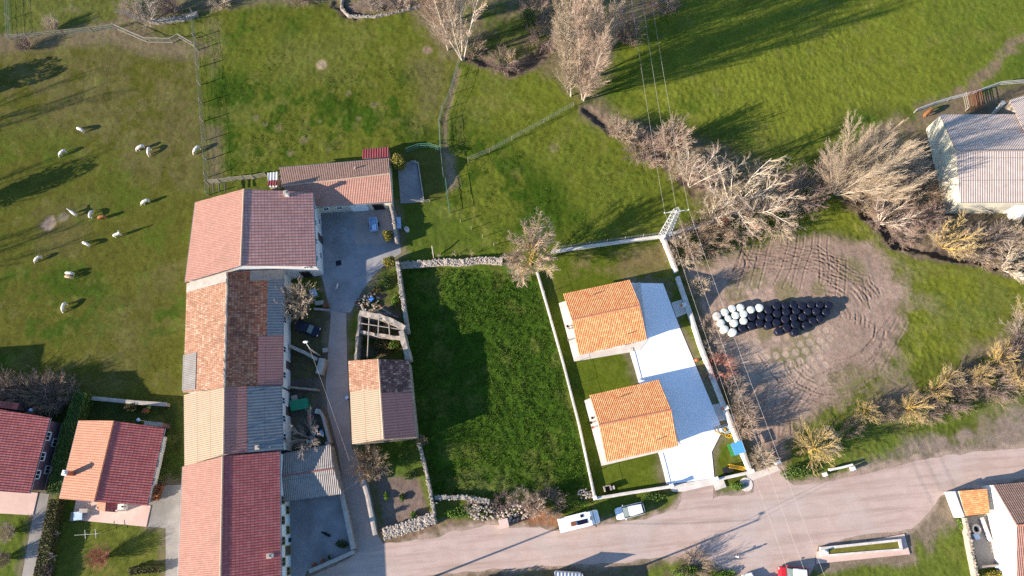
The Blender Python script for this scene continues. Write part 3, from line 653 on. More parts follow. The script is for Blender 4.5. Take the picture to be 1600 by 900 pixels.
M['white_slab'] = paved('white concrete', (0.80, 0.80, 0.79), (0.84, 0.83, 0.81), (0.74, 0.74, 0.74), 0.25, None, 0.03, (1.03, 1.03, 1.03))
M['pale_slab'] = paved('pale concrete', (0.66, 0.60, 0.53), (0.56, 0.50, 0.44), (0.48, 0.42, 0.37), 0.8, None, 0.2)
M['forecourt'] = paved('stained concrete', (0.33, 0.30, 0.265), (0.25, 0.23, 0.20), (0.18, 0.17, 0.15), 0.5)
M['patio'] = paved('pink patio tile', (0.56, 0.40, 0.33), (0.62, 0.46, 0.38), (0.50, 0.35, 0.29), 1.5, None, 0.1)
sheet('road', SHEETS['road'], M['road'], 0.004, 0.45, 0.4, 1)
sheet('lane', SHEETS['lane'], M['lane'], 0.010, 0.08, 0.8, 2)
sheet('courtyard', SHEETS['courtyard'], M['court'], 0.004, 0.04, 0.8, 3)
sheet('courtyard_paving', [(553, 320), (609, 318), (614, 372), (602, 380), (555, 382)], M['lane'], 0.012, 0.03, 0.8, 4)
sheet('driveway', SHEETS['driveway'], M['white_slab'], 0.06, thick=0.1)
sheet('driveway', [(1049, 473), (1065, 468), (1075, 489), (1057, 496)], M['pale_slab'], 0.05, thick=0.09)
sheet('driveway', [(1106, 634), (1129, 629), (1140, 654), (1115, 661)], M['pale_slab'], 0.05, thick=0.09)
sheet('driveway', [(1046, 761), (1116, 750), (1116, 757), (1068, 768), (1050, 768)], M['pale_slab'], 0.02)
sheet('driveway', [(1166, 742), (1214, 727), (1219, 735), (1172, 752)], M['pale_slab'], 0.02)
sheet('forecourt', SHEETS['forecourt'], M['forecourt'], 0.006, 0.03, 1, 5)
sheet('garden_path', SHEETS['garden_path'], M['forecourt'], 0.006, 0.05, 1, 6)
sheet('lower_courtyard', SHEETS['lower_court'], M['court'], 0.006, 0.03, 1, 7)
sheet('terrace', [(873, 474), (882, 471), (1000, 441), (1012, 532), (999, 548), (897, 565)], M['pale_slab'], 0.12, thick=0.14)
sheet('terrace', [(913, 626), (922, 622), (1030, 596), (1062, 694), (1046, 703), (940, 728)], M['pale_slab'], 0.12, thick=0.14)
sheet('patio', [(120, 779), (236, 790), (229, 823), (113, 812)], M['patio'], 0.10, thick=0.12)
sheet('patio', [(-60, 762), (60, 770), (52, 805), (-60, 799)], M['patio'], 0.10, thick=0.12)
# ------------------------------------------------------------------ builders
def up(v, z): return Vector((v[0], v[1], z))
def slope_part(name, a0, a1, r0, r1, mat, parent, thick=0.14, lift=0.0, label=None, fu=(0, 1), fv=(0, 1), ridge=None):
    """a roof slope: a0-a1 along the eaves, r0-r1 along the ridge; fu, fv cut a patch out of it"""
    def q(s, t): return a0.lerp(a1, s).lerp(r0.lerp(r1, s), t)
    c = [q(fu[0], fv[0]), q(fu[1], fv[0]), q(fu[1], fv[1]), q(fu[0], fv[1])]
    n = (c[1] - c[0]).cross(c[3] - c[0]).normalized()
    if n.z < 0: n = -n
    ud = (a1 - a0).normalized(); vd = n.cross(ud).normalized()
    if (r0 - a0).dot(vd) < 0: vd = -vd
    nu = max(1, int((c[1] - c[0]).length / 2)); nv = 3
    mb = MB(); top = []
    for i in range(nu + 1):
        for j in range(nv + 1):
            s = fu[0] + (fu[1] - fu[0]) * i / nu; t = fv[0] + (fv[1] - fv[0]) * j / nv
            top.append(q(s, t) + n * lift)
    def uvof(p): return ((p - a0).dot(ud), (p - a0).dot(vd))
    fs = []; uv = []
    for i in range(nu):
        for j in range(nv):
            f = [i * (nv + 1) + j, (i + 1) * (nv + 1) + j, (i + 1) * (nv + 1) + j + 1, i * (nv + 1) + j + 1]
            nn = (top[f[1]] - top[f[0]]).cross(top[f[3]] - top[f[0]])
            if nn.z < 0: f = f[::-1]
            fs.append(f); uv.append([uvof(top[k]) for k in f])
    mb.add(top, fs, 0, uv)
    t4 = [p + n * lift for p in c]; b4 = [p + n * lift - n * thick for p in c]
    if ((t4[1] - t4[0]).cross(t4[3] - t4[0])).z < 0: t4 = [t4[0], t4[3], t4[2], t4[1]]; b4 = [b4[0], b4[3], b4[2], b4[1]]
    mb.add(t4 + b4, [(7, 6, 5, 4)] + [(k, 4 + k, 4 + (k + 1) % 4, (k + 1) % 4) for k in range(4)], 0, [[(0, 0)] * 4] * 5)
    o = mb.build(name, mat, parent)
    if label: o['label'] = label
    return o
def wall_frame(a, b, z0, z1): return (a, b, z0, z1)
def add_opening(parent, a, b, t, zc, w_, h_, n, frame, pane, name='window', sill=True):
    """a window or door in the wall a-b (points on the wall face), t along it, n outwards"""
    d = (b - a); d.z = 0; L = d.length; d.normalize(); c = a.lerp(b, t); c.z = zc
    rz = math.atan2(d.y, d.x); mb = MB(); fw = 0.12
    for s in (-1, 1): mb.box((c.x + d.x * s * (w_ / 2 + fw / 2) + n.x * 0.02, c.y + d.y * s * (w_ / 2 + fw / 2) + n.y * 0.02, zc), (fw, 0.09, h_ + 2 * fw), rz)
    mb.box((c.x + n.x * 0.02, c.y + n.y * 0.02, zc + h_ / 2 + fw / 2), (w_, 0.09, fw), rz)
    if sill: mb.box((c.x + n.x * 0.06, c.y + n.y * 0.06, zc - h_ / 2 - fw / 2), (w_, 0.2, fw), rz)
    o = mb.build(name, frame, parent)
    pb = MB(); pb.box((c.x + n.x * 0.01, c.y + n.y * 0.01, zc), (w_ - 0.004, 0.04, h_ - 0.004), rz)
    if name == 'window': pb.box((c.x + n.x * 0.03, c.y + n.y * 0.03, zc), (0.06, 0.05, h_ - 0.02), rz, 1)
    p = pb.build('pane' if name == 'window' else 'leaf', [pane, frame], o, loc=parent.location)
    return o
def chimney(parent, u, v, z, h=1.0, w_=0.6, mat='wall_white', capm='cap', rz=0.0):
    c = P(u, v, z + h); mb = MB(); mb.box((c.x, c.y, z + h / 2 - 0.5), (w_, w_, h + 1.0), rz)
    o = mb.build('chimney', M[mat], parent)
    cb = MB(); cb.box((c.x, c.y, z + h + 0.05), (w_ + 0.16, w_ + 0.16, 0.1), rz); cb.box((c.x, c.y, z + h + 0.2), (w_ * 0.6, w_ * 0.6, 0.2), rz)
    cb.build('chimney_cap', M[capm], o, loc=parent.location); return o
def pipe(parent, u, v, z, h=0.5, r=0.09, mat='terra'):
    c = P(u, v, z); MB().tube((c.x, c.y, z - 0.2), (c.x, c.y, z + h), r, n=8).build('vent_pipe', M[mat], parent)
def gable_house(name, label, cat, A, Rg, B, ze, zr, matA, matB, wall, oh=0.35, group=None, ridge='ridge', slopes=True, gut=True):
    """A and B: the two eaves (two photo points each), Rg the ridge, all in the same direction"""
    A = PP(A, ze); B = PP(B, ze); Rr = PP(Rg, zr)
    c = sum((A[0], A[1], B[0], B[1]), Vector()) / 4
    root = thing(name, label, cat, (c.x, c.y, 0), group=group)
    ud = ((A[1] - A[0]) + (B[1] - B[0])); ud.z = 0; ud.normalize()
    def inset(E, O):  # wall line under the eaves E, towards the other eaves O
        w0 = (O[0] - E[0]); w0.z = 0; w0.normalize()
        return [up(E[0] + w0 * oh + ud * oh, 0), up(E[1] + w0 * oh - ud * oh, 0)]
    a, b = inset(A, B), inset(B, A)
    def roofz(p, E):
        e = ((E[1] - E[0])); e.z = 0; e.normalize(); nrm = Vector((-e.y, e.x, 0)); half = abs((up(Rr[0], 0) - up(E[0], 0)).dot(nrm))
        return ze + (zr - ze) * min(1, abs((up(p, 0) - up(E[0], 0)).dot(nrm)) / half) - 0.16
    za = [roofz(p, A) for p in a]; zb = [roofz(p, B) for p in b]
    rg = [up(Rr[0] + ud * oh, zr - 0.17), up(Rr[1] - ud * oh, zr - 0.17)]
    mb = MB(); V = [up(a[0], -0.2), up(a[1], -0.2), up(b[1], -0.2), up(b[0], -0.2), up(a[0], za[0]), up(a[1], za[1]), up(b[1], zb[1]), up(b[0], zb[0]), rg[0], rg[1]]
    mb.add(V, [(0, 4, 5, 1), (1, 5, 9, 6, 2), (2, 6, 7, 3), (3, 7, 8, 4, 0), (4, 8, 9, 5), (7, 6, 9, 8)])
    wl = mb.build('wall', M[wall], root)
    bm = bmesh.new(); bm.from_mesh(wl.data); bmesh.ops.recalc_face_normals(bm, faces=bm.faces[:]); bm.to_mesh(wl.data); bm.free()
    if slopes:
        slope_part('roof_slope', A[0], A[1], Rr[0], Rr[1], M[matA], root)
        slope_part('roof_slope', B[0], B[1], Rr[0], Rr[1], M[matB], root)
    rb = MB(); p, q = Rr[0] + Vector((0, 0, -0.02)), Rr[1] + Vector((0, 0, -0.02)); n = max(2, int((q - p).length / 0.42))
    for i in range(n): rb.tube(p.lerp(q, i / n), p.lerp(q, (i + 0.97) / n), 0.15, 0.125, 6, smooth=False)
    rb.build('ridge', M[ridge], root)
    if gut:
        for E, O in ((A, B), (B, A)):
            w0 = (E[0] - O[0]); w0.z = 0; w0.normalize(); k = w0 * 0.07 - Vector((0, 0, 0.14))
            MB().tube(E[0] + k, E[1] + k, 0.07, n=6).build('gutter', M['chrome'], root)
    info = dict(root=root, A=A, B=B, R=Rr, a=a, b=b, ud=ud, nA=(up(A[0], 0) - up(B[0], 0)).normalized(), za=za, zb=zb)
    return info
def lean_to(name, label, cat, hi, lo, zh, zl, mat, wall, oh=0.15, parent=None):
    H = PP(hi, zh); L = PP(lo, zl); c = (H[0] + H[1] + L[0] + L[1]) / 4
    root = thing(name, label, cat, (c.x, c.y, 0))
    slope_part('roof', L[0], L[1], H[0], H[1], M[mat], root, thick=0.08)
    def ins(p): return p.lerp(c, oh / max(0.3, (p - c).length))
    q = [ins(L[0]), ins(L[1]), ins(H[1]), ins(H[0])]
    mb = MB(); mb.add([up(p, -0.1) for p in q] + [up(q[0], zl - 0.1), up(q[1], zl - 0.1), up(q[2], zh - 0.12), up(q[3], zh - 0.12)],
                      [(0, 1, 5, 4), (1, 2, 6, 5), (2, 3, 7, 6), (3, 0, 4, 7), (4, 5, 6, 7)])
    wl = mb.build('wall', M[wall], root)
    bm = bmesh.new(); bm.from_mesh(wl.data); bmesh.ops.recalc_face_normals(bm, faces=bm.faces[:]); bm.to_mesh(wl.data); bm.free()
    return root
def strip_pts(pl, w_):
    L, Rr = [], []
    for i, p in enumerate(pl):
        d0 = (pl[i] - pl[i - 1]).normalized() if i else (pl[1] - pl[0]).normalized()
        d1 = (pl[i + 1] - pl[i]).normalized() if i < len(pl) - 1 else d0
        d = (d0 + d1).normalized(); k = 1 / max(0.5, d.dot(d0)); n = Vector((-d.y, d.x, 0)) * (w_ / 2 * k)
        L.append(p + n); Rr.append(p - n)
    return L, Rr
def resample(pl, step):
    out = []
    for i in range(len(pl) - 1):
        n = max(1, int((pl[i + 1] - pl[i]).length / step))
        out += [pl[i].lerp(pl[i + 1], k / n) for k in range(n)]
    return out + [pl[-1]]
def wall_run(name, label, px, h, w_, mat, cap=None, jit=0.0, step=0.5, seed=1, stones=0, top=True, group=None):
    """a free-standing wall; px are points along its top, seen at height h"""
    rnd = random.Random(seed); pl = [up(p, 0) for p in PP(px, h)]
    if jit: pl = resample(pl, step)
    L, Rr = strip_pts(pl, w_); rings = []
    for i in range(len(pl)):
        j = lambda s=1.0: rnd.uniform(-jit, jit) * s
        hh = h + j(1.0)
        rings.append([Rr[i] + Vector((j(.6), j(.6), -0.15)), L[i] + Vector((j(.6), j(.6), -0.15)), L[i] + Vector((j(.6), j(.6), hh * .5)), L[i].lerp(pl[i], 0.1) + Vector((j(.5), j(.5), hh)), pl[i] + Vector((0, 0, hh + abs(j(.7)))), Rr[i].lerp(pl[i], 0.1) + Vector((j(.5), j(.5), hh)), Rr[i] + Vector((j(.6), j(.6), hh * .5))])
    mb = MB(); mb.rings(rings, 0, smooth=False)
    if stones:
        for i in range(len(pl) - 1):
            for _ in range(stones):
                p = pl[i].lerp(pl[i + 1], rnd.random()); s = rnd.uniform(0.09, 0.2)
                d = (pl[i + 1] - pl[i]).normalized(); p = p + Vector((-d.y, d.x, 0)) * rnd.uniform(-w_ / 2, w_ / 2) * 1.15
                mb.blob((p.x, p.y, h + rnd.uniform(-0.1, 0.08)), (s, s * rnd.uniform(.6, 1), s * .6), 0, 0.25, 6, 4, rnd)
    mats = [M[mat]]
    if cap is None:
        o = mb.build(name, mats); tag(o, label, 'wall', group); return o
    c = pl[len(pl) // 2]; root = thing(name, label, 'wall', (c.x, c.y, 0), group=group); mb.build('wall_body', mats, root)
    L, Rr = strip_pts(pl, w_ + 0.1); cb = MB()
    rg = [[up(Rr[i], h + .02), up(L[i], h + .02), up(L[i], h + .11), up(pl[i], h + .15), up(Rr[i], h + .11)] for i in range(len(pl))]
    cb.rings(rg, 0, smooth=False); cb.build('coping', M[cap], root); return root
def fence(name, label, px, h=1.3, gap=3.0, rails=(0.5, 1.0, 1.3), mat='wood', net=None, r=0.05, railr=0.02, z0=0.0, bar=False):
    """posts and rails; px are points on the ground"""
    pl = PP(px); pts = resample(pl, gap); c = pts[len(pts) // 2]
    root = thing(name, label, 'fence', (c.x, c.y, 0)); pm = None
    for p in pts:
        if pm is None:
            pm = MB().tube((0, 0, -0.3), (0, 0, h + z0), r, r * 0.85, 6).build('post', M[mat], root, loc=(0, 0, 0)); o = pm
        else: o = pm.copy(); COL.objects.link(o)
        o.parent = root; o.location = (p.x - c.x, p.y - c.y, 0); o.rotation_euler = (random.uniform(-.04, .04), random.uniform(-.04, .04), random.random() * 6)
    for k in rails:
        mb = MB()
        for i in range(len(pts) - 1):
            if bar:
                a, b = pts[i], pts[i + 1]; m_ = a.lerp(b, .5); d = b - a
                mb.box((m_.x, m_.y, k + z0), (d.length, 0.05, 0.11), math.atan2(d.y, d.x))
            else: mb.tube(up(pts[i], k + z0), up(pts[i + 1], k + z0), railr, n=4, caps=False)
        mb.build('rail', M[mat if bar or railr > 0.03 else 'mesh_grey'], root)
    if net:
        g_ = MB(); step = 0.45
        for i in range(len(pts) - 1):
            a, b = pts[i], pts[i + 1]; n = max(1, int((b - a).length / step))
            for k in range(n): p = a.lerp(b, k / n); g_.tube(up(p, 0.05 + z0), up(p, h - 0.05 + z0), 0.008, n=3, caps=False)
            for k in range(int(h / 0.3)): g_.tube(up(a, 0.1 + k * 0.3 + z0), up(b, 0.1 + k * 0.3 + z0), 0.010, n=3, caps=False)
        g_.build('netting', M[net], root)
    return root

# ------------------------------------------------------------------ plants
def tubes_np(P0, P1, R0, R1, sides=3):
    n = len(P0); D = P1 - P0; D /= np.linalg.norm(D, axis=1, keepdims=True) + 1e-9
    ref = np.where(np.abs(D[:, 2:3]) < 0.9, np.array([[0, 0, 1.0]]), np.array([[1.0, 0, 0]]))
    A = np.cross(D, ref); A /= np.linalg.norm(A, axis=1, keepdims=True) + 1e-9; B = np.cross(D, A)
    V = []
    for Pn, Rn in ((P0, R0), (P1, R1)):
        for k in range(sides):
            t = 2 * math.pi * k / sides; V.append(Pn + (A * math.cos(t) + B * math.sin(t)) * Rn[:, None])
    V = np.stack(V, 1).reshape(-1, 3); base = np.arange(n)[:, None] * 2 * sides; F = []
    for k in range(sides): F.append(base + np.array([[k, (k + 1) % sides, sides + (k + 1) % sides, sides + k]]))
    return V, np.concatenate(F, 0)
def branch_tree(seed, levels, base_r, stems, trunk_mat_levels=2):
    """levels: list of dicts(n, len, ang, tmin, nseg, wander, up, rr). Returns segments per level"""
    r = np.random.default_rng(seed); segs = [[] for _ in levels]
    br = []
    for (p, d, L, rad) in stems: br.append((np.array(p, float), np.array(d, float) / np.linalg.norm(d), L, rad))
    for li, lv in enumerate(levels):
        nxt = []; lastlv = li == len(levels) - 1
        for (p, d, L, rad) in br:
            ns = lv['nseg']; pts = [p]; dd = d.copy(); rads = [rad]
            for k in range(ns):
                dd = dd + r.normal(0, lv['wander'], 3); dd[2] += lv['up']; dd /= np.linalg.norm(dd)
                pts.append(pts[-1] + dd * L / ns); rads.append(rad * (1 - (k + 1) / ns * (1 - lv.get('tip', 0.25))))
            for k in range(ns): segs[li].append((pts[k], pts[k + 1], rads[k], rads[k + 1]))
            if lastlv: continue
            nl = levels[li + 1]; cnt = max(1, int(nl['n'] * r.uniform(0.75, 1.25)))
            az0 = r.random() * 6.28
            for c in range(cnt):
                t = nl['tmin'] + (1 - nl['tmin']) * (c + r.random() * 0.8) / cnt; t = min(t, 0.999)
                k = min(int(t * ns), ns - 1); f = t * ns - k; q = pts[k] * (1 - f) + pts[k + 1] * f
                dk = pts[k + 1] - pts[k]; dk /= np.linalg.norm(dk)
                a = np.cross(dk, r.normal(0, 1, 3)); a /= np.linalg.norm(a) + 1e-9
                ang = R(nl['ang'] * r.uniform(0.7, 1.3)); nd = dk * math.cos(ang) + a * math.sin(ang)
                ln = nl['len'] * L * r.uniform(0.65, 1.2) * (1 - nl.get('taper', 0.5) * t)
                nxt.append((q, nd, ln, min(rads[k] * 0.7, rad * nl['rr'] * r.uniform(.8, 1.2)) + 0.004))
        br = nxt
    return segs
_protos = {}
def make_tree_meshes(key, seed, levels, stems, split=2, sides=(6, 5, 3, 3, 3), rmin=0.0088):
    segs = branch_tree(seed, levels, 0, stems); out = []
    for lo, hi in ((0, split), (split, len(levels))):
        Vs, Fs, off = [], [], 0
        for li in range(lo, hi):
            if not segs[li]: continue
            a = np.array([s[0] for s in segs[li]]); b = np.array([s[1] for s in segs[li]])
            r0 = np.maximum(np.array([s[2] for s in segs[li]]), rmin); r1 = np.maximum(np.array([s[3] for s in segs[li]]), rmin * 0.8)
            V, F = tubes_np(a, b, r0, r1, sides[li]); Vs.append(V); Fs.append(F + off); off += len(V)
        out.append((np.concatenate(Vs), np.concatenate(Fs)))
    _protos[key] = [out, {}]
def _mesh_of(key, part, mat):
    out, cache = _protos[key]; k = (part, mat)
    if k not in cache:
        V, F = out[part]; o = np_mesh('m', V, F, M[mat], smooth=part == 0); me = o.data; bpy.data.objects.remove(o); me.name = key; cache[k] = me
    return cache[k]
def tree(name, label, u, v, key, s=1.0, rz=None, bark='bark_pale', twigs='twig_pink', cat='tree', group=None, sxy=1.0, lean=(0, 0), z=0.0):
    c = P(u, v, z); rz = random.random() * 6.28 if rz is None else rz
    root = thing(name, label, cat, (c.x, c.y, z - 0.08), rz, group)
    root.rotation_euler = (lean[0], lean[1], rz)
    for part, nm, mt in ((0, 'trunk', bark), (1, 'crown', twigs)):
        o = bpy.data.objects.new(nm, _mesh_of(key, part, mt)); COL.objects.link(o); o.parent = root; o.scale = (s * sxy, s * sxy, s)
    return root
def stems_up(n, L, r, spread, seed=0, base=0.15, h0=0.0):
    q = np.random.default_rng(seed); out = []
    for i in range(n):
        a = 6.283 * (i + q.random() * .5) / n; t = R(spread * q.uniform(0.5, 1.15)) if n > 1 else R(2)
        out.append(((math.cos(a) * base, math.sin(a) * base, h0), (math.cos(a) * math.sin(t), math.sin(a) * math.sin(t), math.cos(t)), L * q.uniform(.8, 1.1), r * q.uniform(.8, 1.1)))
    return out
lv = lambda n, l, a, t=.15, ns=3, w_=.08, u_=.05, rr=.4, tp=.5: dict(n=n, len=l, ang=a, tmin=t, nseg=ns, wander=w_, up=u_, rr=rr, taper=tp)
# columnar poplar, 22 m: many upswept twigs
make_tree_meshes('poplar', 1, [lv(1, 1, 0, 0, 12, .03, .05), lv(85, .32, 26, .01, 6, .05, .10, .24, .55), lv(13, .46, 19, .10, 3, .07, .06, .4), lv(7, .5, 20, .1, 2, .09, .04, .5, .3)], stems_up(1, 22, .18, 3, base=0), split=1)
make_tree_meshes('poplar_many', 2, [lv(1, 1, 0, 0, 10, .03, .06), lv(34, .36, 22, .01, 5, .05, .10, .24, .55), lv(12, .48, 18, .10, 3, .07, .06, .4), lv(6, .5, 20, .1, 2, .09, .04, .5, .3)], stems_up(4, 17, .11, 10, 5), split=1)
# swept poplar, stems leaning outwards like a broom
make_tree_meshes('broom', 12, [lv(1, 1, 0, 0, 8, .04, .02), lv(26, .50, 15, .03, 5, .04, .03, .26, .45), lv(11, .48, 16, .10, 3, .06, .03, .4), lv(6, .5, 18, .1, 2, .08, .02, .5, .3)], stems_up(8, 12, .07, 26, 5), split=1)
# pale poplar with visible stems, 15 m
make_tree_meshes('vee', 3, [lv(1, 1, 0, 0, 9, .04, .04), lv(24, .32, 30, .12, 5, .07, .06, .3, .45), lv(8, .44, 26, .12, 3, .09, .04, .4), lv(5, .5, 26, .1, 2, .1, .02, .5, .3)], stems_up(4, 14, .12, 17, 9))
# wide spreading tree, long pale limbs
make_tree_meshes('spread', 4, [lv(1, 1, 0, 0, 8, .09, .05), lv(9, .52, 32, .2, 7, .09, .04, .42, .45), lv(9, .42, 30, .15, 4, .10, .02, .42), lv(7, .48, 28, .12, 3, .10, .01, .5, .3)], stems_up(8, 9.5, .11, 48, 3))
# round-headed tree, 11 m
make_tree_meshes('round', 5, [lv(1, 1, 0, 0, 5, .03, .05), lv(30, .95, 56, .25, 7, .06, .02, .26, .1), lv(14, .42, 28, .2, 4, .09, .01, .4), lv(10, .5, 28, .12, 2, .1, .0, .5, .3), lv(3, .6, 28, .2, 1, .12, .0, .6, .3)], stems_up(1, 6.2, .2, 2, base=0), split=3, rmin=.010)
# pollard with upright arms
make_tree_meshes('pollard', 6, [lv(1, 1, 0, 0, 4, .05, .05), lv(26, 1.6, 56, .3, 6, .08, .05, .22, .2), lv(8, .42, 28, .25, 3, .10, .02, .5), lv(7, .5, 28, .1, 2, .1, .0, .5, .3)], stems_up(1, 2.4, .16, 2, base=0), split=3, rmin=.010)
# low many-stemmed bushes
make_tree_meshes('bush', 7, [lv(1, 1, 0, 0, 4, .06, .03), lv(9, .58, 22, .12, 3, .08, .03, .5), lv(6, .6, 22, .12, 2, .09, .02, .55), lv(2, .6, 22, .1, 1, .09, .0, .6)], stems_up(34, 2.5, .020, 36, 2), split=1, rmin=.0065)
make_tree_meshes('bush_wide', 8, [lv(1, 1, 0, 0, 4, .10, .02), lv(9, .58, 26, .10, 3, .10, .03, .5), lv(6, .6, 26, .12, 2, .1, .02, .55), lv(2, .6, 26, .1, 1, .1, .0, .6)], stems_up(40, 2.4, .020, 54, 6, base=.7), split=1, rmin=.0065)
# small orchard tree
make_tree_meshes('small', 9, [lv(1, 1, 0, 0, 3, .05, .05), lv(9, 1.2, 48, .5, 4, .12, .05, .5, .3), lv(8, .45, 38, .2, 3, .14, .03, .45), lv(7, .45, 36, .15, 2, .14, .0, .5, .3)], stems_up(1, 1.5, .08, 3, base=0), split=2)
# bare tree with long arms
make_tree_meshes('bare_arms', 10, [lv(1, 1, 0, 0, 7, .07, .03), lv(15, .46, 30, .15, 4, .09, .03, .42, .4), lv(9, .48, 26, .12, 3, .1, .02, .5), lv(4, .55, 26, .12, 2, .1, .0, .5)], stems_up(6, 5.0, .075, 42, 8), rmin=.009)

def leaves_np(seed, n, fn, size=0.12):
    """n leaf quads; fn(rng, n) gives their centres"""
    r = np.random.default_rng(seed); c = fn(r, n); a = r.normal(0, 1, (n, 3)); a /= np.linalg.norm(a, axis=1, keepdims=True)
    b = np.cross(a, r.normal(0, 1, (n, 3))); b /= np.linalg.norm(b, axis=1, keepdims=True)
    s = (size * r.uniform(.6, 1.4, n))[:, None]
    V = np.stack([c - a * s, c + b * s * .6, c + a * s, c - b * s * .6], 1).reshape(-1, 3)
    return V, np.arange(n * 4).reshape(n, 4)
def clump_fn(rad, lumps=9, seed=0, h0=0.0):
    q = np.random.default_rng(seed); cs = q.normal(0, 1, (lumps, 3)); cs /= np.linalg.norm(cs, axis=1, keepdims=True)
    cs = cs * q.uniform(.25, .62, (lumps, 1)) * np.array(rad); rs = q.uniform(.32, .55, lumps)
    def fn(r, n):
        k = r.integers(0, lumps, n); d = r.normal(0, 1, (n, 3)); d /= np.linalg.norm(d, axis=1, keepdims=True)
        p = cs[k] + d * (r.uniform(.55, 1.0, n) ** .5)[:, None] * rs[k][:, None] * np.array(rad)
        p[:, 2] += rad[2] * 0.9 + h0; p[:, 2] = np.abs(p[:, 2]); return p
    return fn
def leafy(name, label, u, v, rad, mat='leaf_dark', n=1800, seed=1, cat='bush', h0=0.0, size=0.11, group=None):
    c = P(u, v); root = thing(name, label, cat, (c.x, c.y, 0), 0, group)
    V, F = leaves_np(seed, n, clump_fn(rad, 10, seed, h0), size); np_mesh('foliage', V, F, M[mat], root, smooth=False)
    st = MB(); rr = random.Random(seed)
    for k in range(5): st.tube((0, 0, -.1), (rad[0] * .5 * rr.uniform(-1, 1), rad[1] * .5 * rr.uniform(-1, 1), rad[2] * 1.1 + h0), .05, .02, 5)
    st.build('stem', M['bark_brown'], root, loc=(0, 0, 0)); return root
def hedge(name, label, px, h, w_, mat='leaf_hedge', dens=120, seed=1, size=.10):
    pl = [up(p, 0) for p in PP(px, h)]; c = pl[len(pl) // 2]; root = thing(name, label, 'hedge', (c.x, c.y, 0))
    L = [(pl[i + 1] - pl[i]).length for i in range(len(pl) - 1)]; tot = sum(L); n = int(tot * (w_ + 2 * h) * dens)
    A = np.array([tuple(p) for p in pl]); cum = np.concatenate([[0], np.cumsum(L)])
    def fn(r, n):
        t = r.random(n) * tot; i = np.clip(np.searchsorted(cum, t) - 1, 0, len(L) - 1); f = (t - cum[i]) / np.array(L)[i]
        p = A[i] * (1 - f[:, None]) + A[i + 1] * f[:, None]; d = (A[i + 1] - A[i]) / np.array(L)[i][:, None]; nn = np.stack([-d[:, 1], d[:, 0], d[:, 2] * 0], 1)
        hh = h * (0.88 + 0.2 * vnoise(t / 1.3, t * 0 + seed, 1)); ww = w_ / 2 * (0.85 + 0.3 * vnoise(t / 0.9, t * 0 + 5 + seed, 2))
        s = r.random(n); per = w_ + 2 * h; top = s < w_ / per * 1.2
        x = np.where(top, r.uniform(-1, 1, n), np.sign(r.uniform(-1, 1, n)) * r.uniform(.8, 1.0, n)) * ww
        z = np.where(top, hh * r.uniform(.9, 1.0, n), hh * r.random(n))
        p = p + nn * x[:, None]; p[:, 2] = z; p[:, :2] -= np.array([c.x, c.y]); return p
    V, F = leaves_np(seed, n, fn, size); np_mesh('foliage', V, F, M[mat], root, smooth=False)
    Lp, Rp = strip_pts(pl, w_ * .72); mb = MB()
    mb.rings([[up(Rp[i], 0), up(Lp[i], 0), up(Lp[i], h * .85), up(Rp[i], h * .85)] for i in range(len(pl))], smooth=False)
    mb.build('branches', M['leaf_dark'], root); return root
def stone_heap(name, label, u, v, rx, ry, h, n, mats, seed=1, smin=.1, smax=.26, cat='stones', rz=0.0):
    c = P(u, v); rr = random.Random(seed); mb = MB()
    for i in range(n):
        a = rr.random() * 6.283; q = math.sqrt(rr.random()); x, y = math.cos(a) * q * rx, math.sin(a) * q * ry
        z = h * (1 - q * q) * rr.uniform(.4, 1); s = rr.uniform(smin, smax)
        xx, yy = x * math.cos(rz) - y * math.sin(rz), x * math.sin(rz) + y * math.cos(rz)
        mb.blob((c.x + xx, c.y + yy, z + s * .3), (s, s * rr.uniform(.6, 1), s * rr.uniform(.45, .8)), i % len(mats), .28, 6, 4, rr)
    return tag(mb.build(name, [M[m] for m in mats]), label, cat)
# ------------------------------------------------------------------ buildings
V0 = Vector((0, 0, 0))
def side_windows(h, which, ts, zc, w_, h_, frame='white_paint', pane='glass', name='window'):
    a, b = (h['b'] if which == 'B' else h['a']); n = -h['nA'] if which == 'B' else h['nA']
    for t in ts: add_opening(h['root'], a, b, t, zc, w_, h_, n, M[frame], M[pane], name)
def end_windows(h, end, ts, zc, w_, h_, frame='white_paint', pane='glass', name='window'):
    a, b = h['a'][end], h['b'][end]; n = h['ud'] * (1 if end else -1)
    for t in ts: add_opening(h['root'], a, b, t, zc, w_, h_, n, M[frame], M[pane], name)

# the long terrace, top to bottom: A = left eaves, B = right eaves
h = gable_house('farmhouse', 'tall white farmhouse with pinkish tiled roof at the head of the long row', 'house',
    [(305, 316), (289, 441)], [(381, 295), (376, 415)], [(489, 301), (493.5, 416)], 5.4, 8.2, 'tile_salmon', 'tile_top', 'wall_white', 0.3, ridge='ridge_pale')
side_windows(h, 'B', [.12, .35, .62, .86], 3.9, .9, 1.1); side_windows(h, 'B', [.25, .75], 1.2, .9, 1.1); side_windows(h, 'B', [.5], 1.1, 1.1, 2.1, 'wood_dark', 'wood_dark', 'door')
end_windows(h, 0, [.3, .7], 4.2, .8, 1.0); end_windows(h, 1, [.93], 4.6, .7, .7); end_windows(h, 1, [.88], 1.4, 1.3, 2.2, 'wood_dark', 'dark', 'door')
chimney(h['root'], 446, 301, 6.4, 1.1, .55)
h = gable_house('stable_wing', 'low wing with tiled roof, shady slope painted brown, across the head of the courtyard', 'outbuilding',
    [(436, 262), (608, 247)], [(440, 291), (609, 271)], [(470, 325), (613, 315)], 3.2, 4.7, 'tile_brown_shade', 'tile_salmon', 'wall_cream', 0.25, ridge='ridge_pale')
